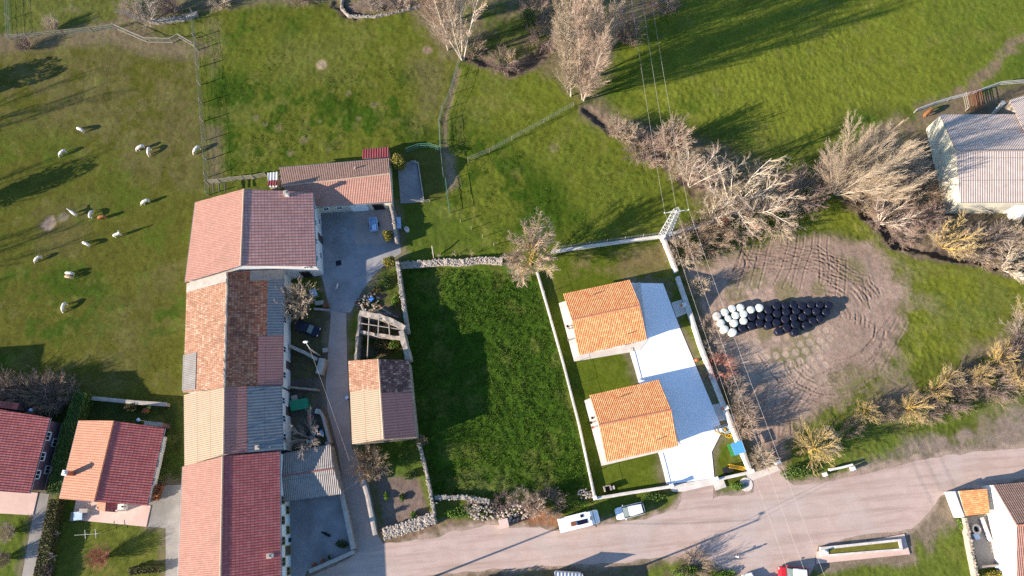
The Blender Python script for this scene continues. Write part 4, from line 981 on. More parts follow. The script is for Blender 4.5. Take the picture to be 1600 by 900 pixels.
side_windows(h, 'B', [.62], 1.3, 2.6, 2.2, 'white_paint', 'white_paint', 'door'); side_windows(h, 'B', [.84], 1.2, 1.6, 2.1, 'wood_dark', 'dark', 'door'); side_windows(h, 'B', [.25, .4], 1.7, .8, .8)
pipe(h['root'], 555, 263, 3.9, .4, .16, 'cap')
lean_to('tin_shed', 'small shed with dark red tin roof behind the stable wing', 'shed', [(566, 247.5), (608, 245)], [(567, 233), (607, 229.5)], 2.7, 2.3, 'corr_red', 'wall_stone')
t = lean_to('metal_shed', 'narrow shed with silvery metal roof beside the stable wing', 'shed', [(419, 292), (433, 292)], [(418, 270), (434, 268)], 2.9, 2.5, 'corr_light', 'wall_stone')
L = PP([(418, 290), (433, 290)], 2.99); L2 = PP([(419, 282), (434, 282)], 2.84)
slope_part('red_sheet', L[0], L[1], L2[0], L2[1], M['corr_red'], t, .03, .03)

# old house
A, Rg, B = [(292, 443), (286, 614)], [(355, 425), (350, 606)], [(443, 421), (441, 604)]
h = gable_house('old_house', 'long house roofed in old mottled clay tiles with patched sheets', 'house', A, Rg, B, 4.4, 7.0, None, None, 'wall_white', 0.2, slopes=False, gut=False, ridge='ridge_pale')
rt = h['root']; A3, R3, B3 = h['A'], h['R'], h['B']
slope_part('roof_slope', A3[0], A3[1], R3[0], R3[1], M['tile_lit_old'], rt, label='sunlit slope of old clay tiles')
slope_part('cement_flashing', A3[0], A3[1], R3[0], R3[1], M['cap'], rt, .05, .07, fu=(0, .085), label='weathered cement strip under the farmhouse wall')
slope_part('roof_patch', A3[0], A3[1], R3[0], R3[1], M['corr_grey'], rt, .06, .08, fu=(.66, .985), fv=(-.02, .31), label='grey fibre cement patch')
slope_part('roof_slope', B3[0], B3[1], R3[0], R3[1], M['tile_old_shade'], rt, label='shady slope of old clay tiles, shade painted in')
slope_part('roof_patch', B3[0], B3[1], R3[0], R3[1], M['corr_blue'], rt, .06, .08, fu=(.02, .575), fv=(-.02, .28), label='bluish grey fibre cement sheets')
slope_part('roof_patch', B3[0], B3[1], R3[0], R3[1], M['corr_pink'], rt, .06, .08, fu=(.575, .99), fv=(-.02, .43), label='pinkish corrugated sheets')
slope_part('roof_patch', B3[0], B3[1], R3[0], R3[1], M['corr_grey'], rt, .06, .10, fu=(.0, .09), fv=(-.02, .60), label='dull grey strip beside the farmhouse')
rs = random.Random(4)
cl = [R3[0].lerp(R3[1], i / 40) + Vector((rs.uniform(-.05, .05), 0, 0)) for i in range(41)]
mb = MB(); mb.rings([[p + Vector((-.2, 0, -.08 + rs.uniform(-.03, .03))), p + Vector((-.1, 0, .1 + rs.uniform(-.04, .05))), p + Vector((.1, 0, .1 + rs.uniform(-.04, .05))), p + Vector((.2, 0, -.08 + rs.uniform(-.03, .03)))] for p in cl], smooth=False)
mb.build('mortar_ridge', M['stone_pale'], rt)
side_windows(h, 'B', [.15, .42, .68, .9], 3.0, .9, 1.1); side_windows(h, 'B', [.3, .8], 1.1, 1.0, 2.0, 'wood_dark', 'wood_dark', 'door')

h = gable_house('barn_house', 'house in the row with cream sheet roof and a blue grey patch', 'house', [(287, 617), (288, 729)], [(350.5, 605), (349, 710)], [(439, 603), (442, 703)], 4.7, 7.0, None, None, 'wall_white', 0.2, slopes=False, gut=False, ridge='corr_cream' if False else 'ridge_pale')
rt = h['root']; A3, R3, B3 = h['A'], h['R'], h['B']
slope_part('roof_slope', A3[0], A3[1], R3[0], R3[1], M['corr_cream'], rt, label='cream sheet slope')
slope_part('roof_slope', B3[0], B3[1], R3[0], R3[1], M['corr_pink'], rt, label='pinkish sheet slope')
slope_part('roof_patch', B3[0], B3[1], R3[0], R3[1], M['corr_blue'], rt, .06, .08, fu=(.0, 1.0), fv=(-.02, .60), label='bluish grey corrugated sheets')
side_windows(h, 'B', [.2, .5, .8], 3.2, .9, 1.1); side_windows(h, 'B', [.35], 1.1, 1.1, 2.0, 'wood_dark', 'wood_dark', 'door')
chimney(rt, 402, 699, 5.3, .5, .5, 'cap'); 
for a in ((368, 619), (381, 619), (366, 674), (360, 698), (372, 698)): pipe(rt, a[0], a[1], 6.9, .18, .1, 'wood_dark')

h = gable_house('long_house', 'long house with salmon tiled roof, shaded slope painted dark red, at the row end', 'house', [(285.5, 729), (275, 985)], [(348, 713), (343, 985)], [(437, 705), (440, 985)], 5.0, 7.1, 'tile_salmon', 'tile_red_shade', 'wall_white', 0.25, ridge='ridge_pale')
side_windows(h, 'B', [.28, .40, .52, .64, .76], 3.4, 1.0, 1.3, 'ochre', 'glass'); side_windows(h, 'B', [.34, .46, .70], 1.2, 1.0, 1.2, 'ochre', 'glass'); side_windows(h, 'B', [.58], 1.2, 1.2, 2.2, 'ochre', 'wood_dark', 'door')
chimney(h['root'], 420, 869, 5.7, .8, .5)

# sheds and barn by the lane
h = gable_house('lane_shed', 'low shed with two grey corrugated slopes between row and lane', 'shed', [(443, 708), (516, 694)], [(442, 744), (521, 732)], [(440, 785), (534, 772)], 2.7, 3.4, 'corr_grey', 'corr_grey', 'wall_stone', 0.12, ridge='corr_pink', gut=False)
A, Rg, B = [(544.5, 564), (550, 694)], [(591, 561), (599.5, 686)], [(638, 563), (650, 683)]
h = gable_house('stone_barn', 'stone barn between lane and meadow, half tiled and half sheeted', 'barn', A, Rg, B, 4.0, 5.7, None, None, 'wall_stone', 0.12, slopes=False, gut=False, ridge='ridge_pale')
rt = h['root']; A3, R3, B3 = h['A'], h['R'], h['B']
slope_part('roof_slope', A3[0], A3[1], R3[0], R3[1], M['corr_cream'], rt, fu=(.37, 1), label='cream sheeted lower half')
slope_part('roof_slope', B3[0], B3[1], R3[0], R3[1], M['corr_pink'], rt, fu=(.41, 1), label='pinkish sheeted lower half')
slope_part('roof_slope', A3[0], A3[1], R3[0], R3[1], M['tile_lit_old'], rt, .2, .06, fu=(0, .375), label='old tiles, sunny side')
slope_part('roof_slope', B3[0], B3[1], R3[0], R3[1], M['tile_barn_shade'], rt, .2, .06, fu=(0, .425), label='old tiles with shade painted in, shady side')
side_windows(h, 'A', [.4], 1.2, 1.4, 2.2, 'wood_dark', 'wood_dark', 'door'); end_windows(h, 1, [.5], 2.2, .6, .6, 'wood_dark')

# ruin north of the stone barn
c = P(595, 530); rt = thing('roofless_ruin', 'roofless stone ruin with bare beams above the stone barn', 'ruin', (c.x, c.y, 0))
def ruin_wall(px, h, w_, mat, nm='wall', seed=1, jit=.07):
    rnd = random.Random(seed); pl = resample([up(p, 0) for p in PP(px, h)], .6); L, Rr = strip_pts(pl, w_); mb = MB(); rg = []
    for i in range(len(pl)):
        j = lambda: rnd.uniform(-jit, jit)
        rg.append([Rr[i] + Vector((j(), j(), -.1)), L[i] + Vector((j(), j(), -.1)), L[i] + Vector((j(), j(), h + j())), Rr[i] + Vector((j(), j(), h + j()))])
    mb.rings(rg, smooth=False); return mb.build(nm, M[mat], rt)
ruin_wall([(561, 489), (592, 494), (612, 501), (632, 512)], 3.0, .75, 'stone_pale', seed=2); ruin_wall([(626, 516), (632, 540), (637, 561)], 3.0, .8, 'stone_pale', seed=3)
ruin_wall([(562, 492), (558, 530), (555, 562)], 2.8, .4, 'stone_grey', seed=5); ruin_wall([(560, 518), (590, 523), (628, 528)], 2.6, .45, 'stone_pale', seed=6)
for a, b in (((577, 496), (574, 560)), ((592, 498), (591, 523)), ((608, 505), (609, 526)), ((564, 505), (628, 515))):
    p, q = P(*a, 3.1), P(*b, 2.9); MB().tube(p, q, .1, .09, 6).build('beam', M['wood'], rt)
leafy('bramble', 'green and brown bramble filling the lower room of the ruin', 603, 545, (2.6, 1.5, .9), 'leaf_brown', 1600, 31, size=.13)
leafy('ivy_bush', 'yellow green bush inside the lower right corner of the ruin', 618, 538, (1.1, 1.3, 1.2), 'leaf_weed', 900, 32)

# houses at the left
hl = gable_house('villa', 'villa with orange roof, its shaded slope painted dark red, and a porch facing the lawn', 'house', [(123, 657), (92.5, 779)], [(177.5, 657.5), (147, 784)], [(257, 669), (230, 790)], 3.6, 5.5, 'tile_house', 'tile_red_shade', 'wall_white', 1.1, ridge='ridge')
side_windows(hl, 'B', [.2, .45, .75], 1.6, 1.1, 1.2); end_windows(hl, 1, [.5], 1.8, 1.2, 1.2); end_windows(hl, 1, [.25, .8], 1.2, 1.4, 2.0, 'white_paint', 'wood_dark', 'door')
chimney(hl['root'], 101, 739, 3.9, 2.1, .6, 'tile_salmon' if False else 'terra', 'wall_white', rz=R(-14))
rt = hl['root']
pa, pb, pc = PP([(151, 784), (151, 797)], 2.6), PP([(165.5, 784), (164, 799)], 3.2), PP([(184, 786), (183, 800.5)], 2.6)
slope_part('porch_roof', pa[0], pa[1], pb[0], pb[1], M['tile_house'], rt, .1); slope_part('porch_roof', pc[0], pc[1], pb[0], pb[1], M['tile_red_shade'], rt, .1)
for q in (pa[1], pc[1]): MB().tube((q.x * .97 + pb[1].x * .03, q.y + .25, 0.1), (q.x * .97 + pb[1].x * .03, q.y + .25, 2.8), .12, .12, 8).build('porch_post', M['wall_white'], rt)
h2 = gable_house('villa', 'villa cut by the left edge, only its shaded dark red slope and mauve wall showing', 'house', [(-105, 622), (-150, 748)], [(-22, 636), (-52, 764)], [(78.5, 653), (46, 771)], 4.6, 6.7, 'tile_house', 'tile_red_shade', 'wall_mauve', 0.45, ridge='ridge')
side_windows(h2, 'B', [.22, .52, .78], 3.6, 1.1, 1.3); side_windows(h2, 'B', [.3, .7], 1.3, 1.0, 1.1)
a, b = h2['b']; mb = MB(); mb.tube(up(a, .9) + h2['nA'] * -.06, up(b, .9) + h2['nA'] * -.06, .06, n=4); mb.build('wall_band', M['cap'], h2['root'])
h3 = gable_house('villa', 'neighbouring villa out of view, its shadow reaching the alpaca field', 'house', [(-290, 590), (-320, 720)], [(-215, 600), (-245, 735)], [(-140, 612), (-170, 748)], 5.2, 7.8, 'tile_house', 'tile_red_shade', 'wall_white', .45)
for u, v, w_ in ((226, 661, 26), (-4, 622, 30), (60, 648, 26)):   # low annexes behind the villas
    pass
lean_to('garden_shed', 'low dark red tiled annexe behind the villa at the left edge', 'shed', [(-20, 634), (26, 640)], [(-20, 624), (30, 630)], 3.2, 2.6, 'tile_red_shade', 'wall_mauve')
lean_to('garden_shed', 'dark flat shed against the upper wall of the white chimney villa', 'shed', [(224, 664), (252, 667)], [(226, 657), (254, 660)], 3.0, 2.7, 'corr_grey', 'wall_mauve')

# two new orange houses
def orange(label, tl, tr, rl, rr, bl, br):
    h = gable_house('bungalow', label, 'house', [tl, tr], [rl, rr], [bl, br], 3.2, 5.9, 'tile_orange', 'tile_orange', 'wall_white', 0.5, ridge='ridge', gut=False)
    side_windows(h, 'B', [.3, .6], 1.5, 1.3, 1.2); side_windows(h, 'B', [.8], 1.15, 1.1, 2.1, 'white_paint', 'wood_dark', 'door'); end_windows(h, 0, [.3, .7], 1.5, 1.2, 1.2); end_windows(h, 1, [.5], 1.5, 1.4, 1.2); side_windows(h, 'A', [.25, .55, .8], 1.6, 1.0, 1.0)
    return h
h = orange('upper of the two new bungalows with bright orange tiled roofs', (880, 459), (984, 437), (893, 499.5), (1000, 477), (905, 555), (1010.6, 530.5))
for a in ((922, 461), (979, 522), (963, 509)): pipe(h['root'], a[0], a[1], 4.3, .35, .07, 'wood_dark')
h = orange('lower of the two new bungalows with bright orange tiled roofs', (921, 617.5), (1029.6, 593), (935.5, 664), (1049, 640), (947.5, 722), (1060, 696.6))
for a in ((965, 621), (1027, 687), (1010, 676), (953, 689)): pipe(h['root'], a[0], a[1], 4.3, .35, .07, 'wood_dark')

# big barn top right and its neighbour
h = gable_house('livestock_barn', 'big cream walled barn with pale corrugated roof at the right edge', 'barn', [(1468, 178.5), (1640, 178)], [(1494.5, 235.5), (1685, 235)], [(1501, 317), (1700, 316)], 4.6, 7.0, 'corr_barn', 'corr_barn', 'wall_cream', 0.12, ridge='corr_barn', gut=False)
side_windows(h, 'B', [.55], 1.6, 2.6, 3.0, 'white_paint', 'white_paint', 'door')
h = gable_house('feed_store', 'pale roofed feed store behind the big barn in the right corner', 'barn', [(1578, 156), (1660, 130)], [(1601, 205), (1700, 180)], [(1620, 250), (1730, 225)], 4.2, 6.2, 'corr_barn', 'corr_barn', 'wall_stone', 0.12, ridge='corr_barn', gut=False)
mb = MB(); p, q = P(1552, 178, .5), P(1568, 160, 3.8); mb.tube(p, q, .35, .35, 6); mb.build('feed_chute', M['galv']); tag(S.objects['feed_chute'], 'sloping pale feed chute beside the feed store', 'chute')

# cottage bottom right
h = gable_house('cottage', 'white gabled cottage with red tiled roof in the lower right corner', 'house', [(1552, 757.5), (1700, 745)], [(1589, 821), (1760, 806)], [(1590, 960), (1760, 950)], 3.0, 5.9, 'tile_brown_shade', 'tile_salmon', 'wall_white', 0.08, ridge='ridge', gut=False)
t = lean_to('tile_lean_to', 'small lean-to roofed in old orange tiles beside the cottage gable', 'shed', [(1542, 764), (1547, 802)], [(1498, 767), (1509, 806)], 2.5, 2.1, 'tile_lit_old', 'wall_white', .1)
t.children[0].data.materials[0] = M['tile_orange']
for k, (nm, lb, px, hh, ww, mt, cp) in enumerate([
    ('yard_wall', 'white wall stub left of the tiled lean-to', [(1490, 768), (1497, 788), (1505, 808)], 2.0, .5, 'wall_white', None),
    ('yard_wall', 'old rubble wall along the cottage yard', [(1509, 809), (1517, 850), (1528, 905)], 1.2, .45, 'stone_pale', None)]):
    wall_run(nm, lb, px, hh, ww, mt, cp, .05 if k else 0, .6, 3, 6 if k else 0)
wall_run('yard_wall', 'dark coping wall across the bottom of the cottage yard', [(1530, 886), (1565, 883)], .9, .3, 'stone_grey', None, .04, .6, 5)
sheet('cottage_yard', [(1509, 807), (1548, 803), (1562, 885), (1530, 890)], M['forecourt'], 0.006)

# unseen house below the frame, sized for its shadow; only the shed edge shows
h = gable_house('roadside_house', 'grey roofed house unseen below the bottom edge, sized for its shadow', 'house', [(690, 932), (925, 920)], [(690, 985), (925, 975)], [(690, 1045), (925, 1035)], 3.0, 3.6, 'corr_blue', 'corr_blue', 'wall_white', .2, ridge='cap', gut=False)
lean_to('roadside_shed', 'small grey shed roof at the bottom edge of the road', 'shed', [(868, 905), (912, 903)], [(866, 893.5), (910, 896)], 3.0, 2.6, 'corr_light', 'wall_white')

# ------------------------------------------------------------------ walls and fences
wall_run('lane_wall', 'grey topped wall between the lower courtyard and the lane', [(511, 690), (527, 740), (541, 805), (552, 858)], 1.3, .55, 'wall_stone', 'cap')
wall_run('lane_wall', 'low grey wall closing the bottom of the lower courtyard', [(553, 862), (520, 877), (483, 893)], 1.1, .45, 'wall_stone', 'cap')
wall_run('lane_wall', 'thin wall beside the scrap yard along the lane', [(497, 640), (504, 650), (515, 692)], 1.4, .3, 'wall_stone', 'cap')
wall_run('lane_wall', 'stub of grey wall at the foot of the leaning lamp', [(451, 540), (476, 551), (496, 562)], 1.3, .4, 'wall_stone', 'cap')
wall_run('lane_wall', 'short thick wall end beside the lane below the lamp', [(504, 560), (498, 584)], 1.6, .9, 'wall_stone', 'cap')
wall_run('scrap_yard_wall', 'dark wall above the green tarpaulin', [(446, 604), (497, 609)], 1.2, .3, 'wall_stone')
wall_run('garden_wall', 'rounded pale wall between lane and vegetable garden', [(563, 738), (574, 775), (586, 836)], 1.0, .5, 'cap', 'cap')
wall_run('garden_wall', 'old rubble wall between vegetable garden and dark meadow', [(654, 692), (665, 735), (676, 790), (678, 806)], 1.3, .4, 'stone_grey', None, .07, .5, 7, 5)
wall_run('garden_wall', 'thick dry stone wall at the bottom of the vegetable garden', [(599, 835), (630, 826), (660, 816), (680, 808)], .9, 1.5, 'stone_pale', None, .10, .4, 8, 40)
wall_run('meadow_wall', 'mossy stone wall at the bottom of the dark meadow', [(679, 778), (720, 777), (765, 783)], .9, .6, 'stone_grey', None, .08, .5, 9, 6)
wall_run('meadow_wall', 'tumbled pale dry stone wall at the top of the dark meadow', [(626, 414), (660, 412), (690, 409), (720, 410), (750, 406), (785, 408)], .8, 1.0, 'stone_pale', None, .14, .4, 10, 22)
wall_run('courtyard_wall', 'crumbling plastered wall on the right of the courtyard', [(609, 318), (614, 340), (619, 378)], 1.7, .4, 'stone_pale', None, .05, .6, 11, 2)
wall_run('courtyard_wall', 'long rough wall from the shrubs down past the ruin', [(620, 408), (626, 450), (632, 490), (636, 518)], 2.0, .55, 'stone_grey', None, .07, .6, 12, 4)
wall_run('plot_wall', 'thin white wall between the dark meadow and the bungalow lawn', [(839, 425), (858, 490), (882, 575), (905, 665), (929, 777)], .55, .28, 'wall_white', 'cap_white')
wall_run('plot_wall', 'white wall with posts along the top of the bungalow lawn', [(862, 393), (930, 383), (1033, 369)], .7, .32, 'wall_white', 'cap_white')
wall_run('plot_wall', 'upper stretch of white wall between the bungalows and the bale yard', [(1036, 370), (1048, 400), (1057, 424)], 1.0, .5, 'wall_white', 'cap_white')
wall_run('plot_wall', 'long lower stretch of white wall between the bungalows and the bale yard', [(1059, 432), (1075, 478), (1095, 540), (1120, 605), (1150, 680), (1173, 738)], 1.0, .5, 'wall_white', 'cap_white')
wall_run('plot_wall', 'roadside white wall below the lower bungalow lawn', [(930, 779), (985, 770), (1050, 760)], .8, .35, 'wall_white', 'cap_white')
wall_run('plot_wall', 'roadside white wall right of the white driveway', [(1118, 750), (1172, 738)], .8, .35, 'wall_white', 'cap_white')
wall_run('gate_threshold', 'pale kerb wall at the mouth of the white driveway', [(1048, 761), (1117, 749)], .16, .5, 'cap_white')
wall_run('stream_wall', 'grey wall running from the pylon to the wide pale tree', [(1040, 368), (1080, 357), (1124, 343)], .9, .5, 'stone_pale', 'cap')
wall_run('field_wall', 'stone wall fragment at the top edge between the two paddocks', [(236, 32), (262, 30), (285, 27), (308, 20)], .7, .8, 'stone_grey', None, .14, .4, 23, 12)
wall_run('field_wall', 'curved dry stone enclosure at the top edge', [(536, -8), (533, 12), (545, 24), (585, 25), (620, 18), (660, 8)], .4, .4, 'stone_grey', None, .13, .4, 24, 3)
wall_run('villa_wall', 'blue grey wall above the villa with the white chimney', [(128, 621), (165, 624), (212, 629), (261, 632)], 1.0, .5, 'wall_stone', 'cap')
wall_run('trough_wall', 'white roadside barrier on the grass by the yellow tree', [(1298, 734), (1318, 730), (1333, 726)], .9, .35, 'wall_white')
for (u, v, hh, lb) in ((1334, 732, .8, 'white end post of the roadside barrier'), (1290, 741, .6, 'squat white stone left of the roadside barrier'), (1217, 722, 1.3, 'white gate pillar at the yard entrance'), (1176, 736, 1.2, 'white pillar at the corner of the bungalow wall'),
                       (1037, 369, 1.3, 'white corner pillar at the foot of the pylon'), (1120, 748, 1.2, 'white gate pillar right of the white driveway'), (1050, 759, 1.2, 'white gate pillar left of the white driveway'), (930, 778, 1.1, 'white pillar at the lower left corner of the lawn')):
    c = P(u, v, hh); mb = MB(); mb.box((c.x, c.y, hh / 2 - .05), (.5, .5, hh + .1), R(15)); mb.box((c.x, c.y, hh + .05), (.6, .6, .1), R(15), taper=.8)
    tag(mb.build('pillar', M['wall_white']), lb, 'pillar')
for (u, v, lb) in ((1135, 637, 'white meter pillar with red door by the lower bungalow wall'), (1070, 475, 'white meter pillar with red door by the upper bungalow wall')):
    c = P(u, v, 1.4); t = thing('meter_pillar', lb, 'pillar', (c.x, c.y, 0)); MB().box((c.x, c.y, .7), (.7, .6, 1.4), R(15)).build('body', M['wall_white'], t); MB().box((c.x - .4, c.y, .8), (.1, .5, .8), R(15)).build('door', M['orange'], t)
for (u, v, w_, l_) in ((1143, 652, .4, .9),):
    c = P(u, v); tag(MB().box((c.x, c.y, .3), (w_, l_, .6), R(20)).build('concrete_block', M['wall_white']), 'small pale block beside the lower meter pillar', 'block')
# thin black steel edge of the driveways
for lb, px in (('grey railing beside the upper white driveway edge', [(984, 545), (990, 570), (997, 597)]), ('grey railing beside the lower white driveway edge', [(1029, 710), (1035, 732), (1041, 757)])):
    fence('driveway_railing', lb, px, .35, 1.2, (.33,), 'galv', None, .03, .035)

fence('paddock_fence', 'long post and mesh fence between the two upper paddocks', [(303, 22), (306, 60), (309, 78), (318, 190), (323, 250), (326, 305)], 1.6, 3.0, (1.5,), 'wood', 'mesh_grey', .10, .015)
fence('paddock_fence', 'pale double rail fence at the top of the alpaca field', [(180, 44), (230, 66), (270, 67), (282, 60), (304, 73)], 1.4, 2.2, (.1, 1.35), 'wood_pale', 'mesh_grey', .06, .05)
fence('paddock_fence', 'sagging wire fence across the upper left corner', [(15, 62), (46, 60), (100, 55), (145, 50), (180, 46)], 1.5, 4.5, (.4, .9, 1.4), 'wood', 'mesh_grey', .07, .02)
fence('paddock_fence', 'short post fence in the upper left corner', [(14, -10), (16, 30), (18, 62)], 1.5, 3.2, (.4, .9, 1.4), 'wood_pale', 'mesh_grey', .07, .02)
fence('corral_fence', 'plank fence behind the farmhouse chimney', [(326, 288), (345, 286), (364, 283), (382, 281), (398, 280), (418, 276)], 1.7, 2.2, (.3, .7, 1.1, 1.5), 'wood_pale', None, .08, bar=True)
for k in range(3):
    p, q = P(334 + k * 9, 302 - k * 1.5, 1.6), P(333 + k * 9, 286, 1.6); o = MB().tube(p, q, .1, .1, 6).build('corral_beam', M['wood_dark'])
    tag(o, ['left', 'middle', 'right'][k] + ' dark beam over the small corral above the farmhouse', 'beam')
fence('meadow_fence', 'grey mesh fence winding down from the poplars', [(718, 97), (711, 122), (704, 148), (692, 172), (687, 192)], 1.6, 3.0, (.8, 1.5), 'wood', 'mesh_grey', .06)
fence('meadow_fence', 'green mesh fence down to the kitchen garden', [(687, 192), (689, 233), (694, 280)], 1.5, 3.0, (.8, 1.5), 'green_mesh', 'green_mesh', .05, .03)
fence('meadow_fence', 'end of the green mesh fence beside the kitchen garden', [(697, 283), (700, 310), (703, 333)], 1.5, 2.5, (.8, 1.5), 'green_mesh', 'green_mesh', .05, .04)
fence('green_panel_fence', 'bright green panel fence behind the yellow shrub', [(636, 238), (655, 231), (672, 230), (691, 236)], 1.5, 2.0, (.1, .8, 1.45), 'green_mesh', 'green_mesh', .05, .04)
fence('meadow_fence', 'pale mesh fence running diagonally across the middle meadow', [(896, 166), (850, 192), (800, 219), (765, 238), (732, 252)], 1.5, 4.5, (.75, 1.45), 'wood', 'mesh_grey', .06)
fence('plot_fence', 'thin posts on the white wall at the top of the bungalow lawn', [(864, 391), (1032, 368)], 1.7, 2.6, (1.2, 1.65), 'galv', 'mesh_grey', .04, .012)
fence('plot_fence', 'thin posts on the white wall beside the dark meadow', [(842, 432), (882, 573), (930, 775)], 1.7, 3.0, (1.65,), 'galv', None, .035, .012)
fence('garden_posts', 'row of thin stakes above the tumbled wall', [(720, 347), (737, 358), (754, 371), (772, 384)], 1.3, 2.0, (), 'wood_pale', None, .06)
fence('garden_gate', 'small wooden gate and rails below the grey terrace', [(638, 315), (662, 317), (672, 315)], 1.0, 1.2, (.4, .9), 'wood_pale', None, .05, .035)
o = MB().tube(P(675, 384, 1.6), P(678, 404, .2), .1, .08, 6).build('leaning_pole', M['wood_pale']); tag(o, 'pale pole leaning on the tumbled wall', 'pole')
fence('cattle_fence', 'silver rail fence curving above the big barn', [(1428, 176), (1455, 166), (1480, 158), (1520, 148), (1558, 134), (1600, 131), (1640, 130)], 1.3, 3.0, (.4, .85, 1.3), 'galv', None, .05, .05)
for k in range(4):
    o = fence('pen_rail', ['first', 'second', 'third', 'fourth'][k] + ' rust brown pen rail from the left, above the big barn roof', [(1503 + k * 7.5, 151 - k * 1.5), (1508 + k * 7.5, 174 - k)], 1.4, 1.8, (.4, .9, 1.35), 'rust' if k else 'wood_pale', None, .07, .05)
fence('stream_fence', 'thin rails beside the stream left of the big barn', [(1362, 285), (1385, 318), (1410, 345), (1440, 362)], 1.2, 3, (.6, 1.1), 'wood_pale', None, .05, .04)

# terrace slab with kerb beside the stable wing
sheet('terrace', [(621, 258), (650, 250), (661, 316), (626, 318)], M['court'], 0.02, 0.02, 1, 9)
wall_run('terrace_kerb', 'pale kerb round the grey terrace beside the stable wing', [(642, 251), (653, 254), (662, 314)], .35, .2, 'cap')
# ------------------------------------------------------------------ vehicles
def mirror_box_shell(sections, mb, m=0):
    """car body from cross sections [(x, halfwidth_bottom, halfwidth_top, z_bottom, z_top)]"""
    rg = []
    for x, wb, wt, zb, zt in sections:
        zm = zb + (zt - zb) * .55
        rg.append([(x, -wb * .96, zb), (x, wb * .96, zb), (x, wb, zm), (x, wt, zt - .05), (x, wt * .85, zt), (x, -wt * .85, zt), (x, -wt, zt - .05), (x, -wb, zm)])
    mb.rings(rg, m, smooth=False)
def wheels(root, xs, y, r=.32):
    for x in xs:
        for s in (-1, 1):
            w_ = MB().tube((x, s * (y - .11), r), (x, s * (y + .09), r), r, n=16).build('wheel', M['rubber'], root, loc=(0, 0, 0))
            MB().tube((x, s * (y + .06), r), (x, s * (y + .10), r), r * .6, n=12).build('rim', M['chrome'], w_, loc=(0, 0, 0))
def car(name, label, paint, L=4.3, W=1.8, H=1.5, roof=None):
    """front towards +x"""
    root = thing(name, label, 'car'); h = L / 2; mb = MB()
    mirror_box_shell([(-h, W * .44, W * .42, .35, .8), (-h + .12, W * .49, W * .46, .25, .95), (-h * .3, W * .5, W * .47, .22, .98), (h * .35, W * .5, W * .47, .22, .95), (h * .8, W * .48, W * .42, .25, .85), (h - .05, W * .42, W * .36, .3, .68), (h, W * .36, W * .3, .38, .6)], mb)
    mb.build('body', M[paint], root, loc=(0, 0, 0), bevel=.04)
    mb = MB(); mirror_box_shell([(-h + .12, W * .44, W * .36, .9, 1.0), (-h + .45, W * .45, W * .36, .9, H - .10), (-h * .2, W * .45, W * .38, .9, H - .02), (h * .12, W * .45, W * .37, .9, H - .08), (h * .50, W * .45, W * .40, .88, .96)], mb)
    mb.build('cabin_glass', M['glass'], root, loc=(0, 0, 0))
    mb = MB(); mirror_box_shell([(-h + .42, W * .34, W * .34, H - .12, H - .06), (-h * .2, W * .385, W * .37, H - .1, H + .02), (h * .14, W * .37, W * .35, H - .14, H - .04)], mb)
    mb.build('roof', M[roof or paint], root, loc=(0, 0, 0), bevel=.02)
    a = [(h * .46, -W * .37, 1.0), (h * .46, W * .37, 1.0), (h * .16, W * .34, H - .08), (h * .16, -W * .34, H - .08)]
    MB().add([Vector(p) + Vector((.03, 0, .03)) for p in a] + [Vector(p) - Vector((.02, 0, .02)) for p in a], [(0, 1, 2, 3), (7, 6, 5, 4), (0, 4, 5, 1), (1, 5, 6, 2), (2, 6, 7, 3), (3, 7, 4, 0)]).build('windscreen', M['glass_pale'], root, loc=(0, 0, 0))
    for s in (-1, 1):
        MB().box((h * .42, s * (W * .5 + .1), 1.0), (.14, .2, .14)).build('mirror', M[paint], root, loc=(0, 0, 0), bevel=.02)
        MB().box((h - .12, s * W * .32, .68), (.16, .28, .12)).build('headlight', M['galv'], root, loc=(0, 0, 0), bevel=.02)
        MB().box((-h + .06, s * W * .38, .82), (.1, .22, .2)).build('tail_light', M['car_red'], root, loc=(0, 0, 0), bevel=.02)
    wheels(root, (-h * .62, h * .62), W * .42); return root
def put(root, u, v, z, ang):
    c = P(u, v, z); root.location = (c.x, c.y, 0.012); root.rotation_euler = (0, 0, R(ang)); return root
put(car('parked_car', 'small white hatchback parked on the verge behind the camper van', 'car_white'), 984.5, 798.5, .8, 188)
put(car('parked_car', 'red car with a pale roof at the bottom edge of the road', 'car_red', roof='car_white', L=4.2), 1240, 896, .8, 172)
put(car('parked_car', 'dark blue car in the shade beside the bare courtyard tree', 'car_blue', L=4.2), 480, 513, .8, -24)
t = car('parked_car', 'white car roof just showing at the bottom edge beside the verge', 'car_white'); put(t, 1176, 921, .8, 100)
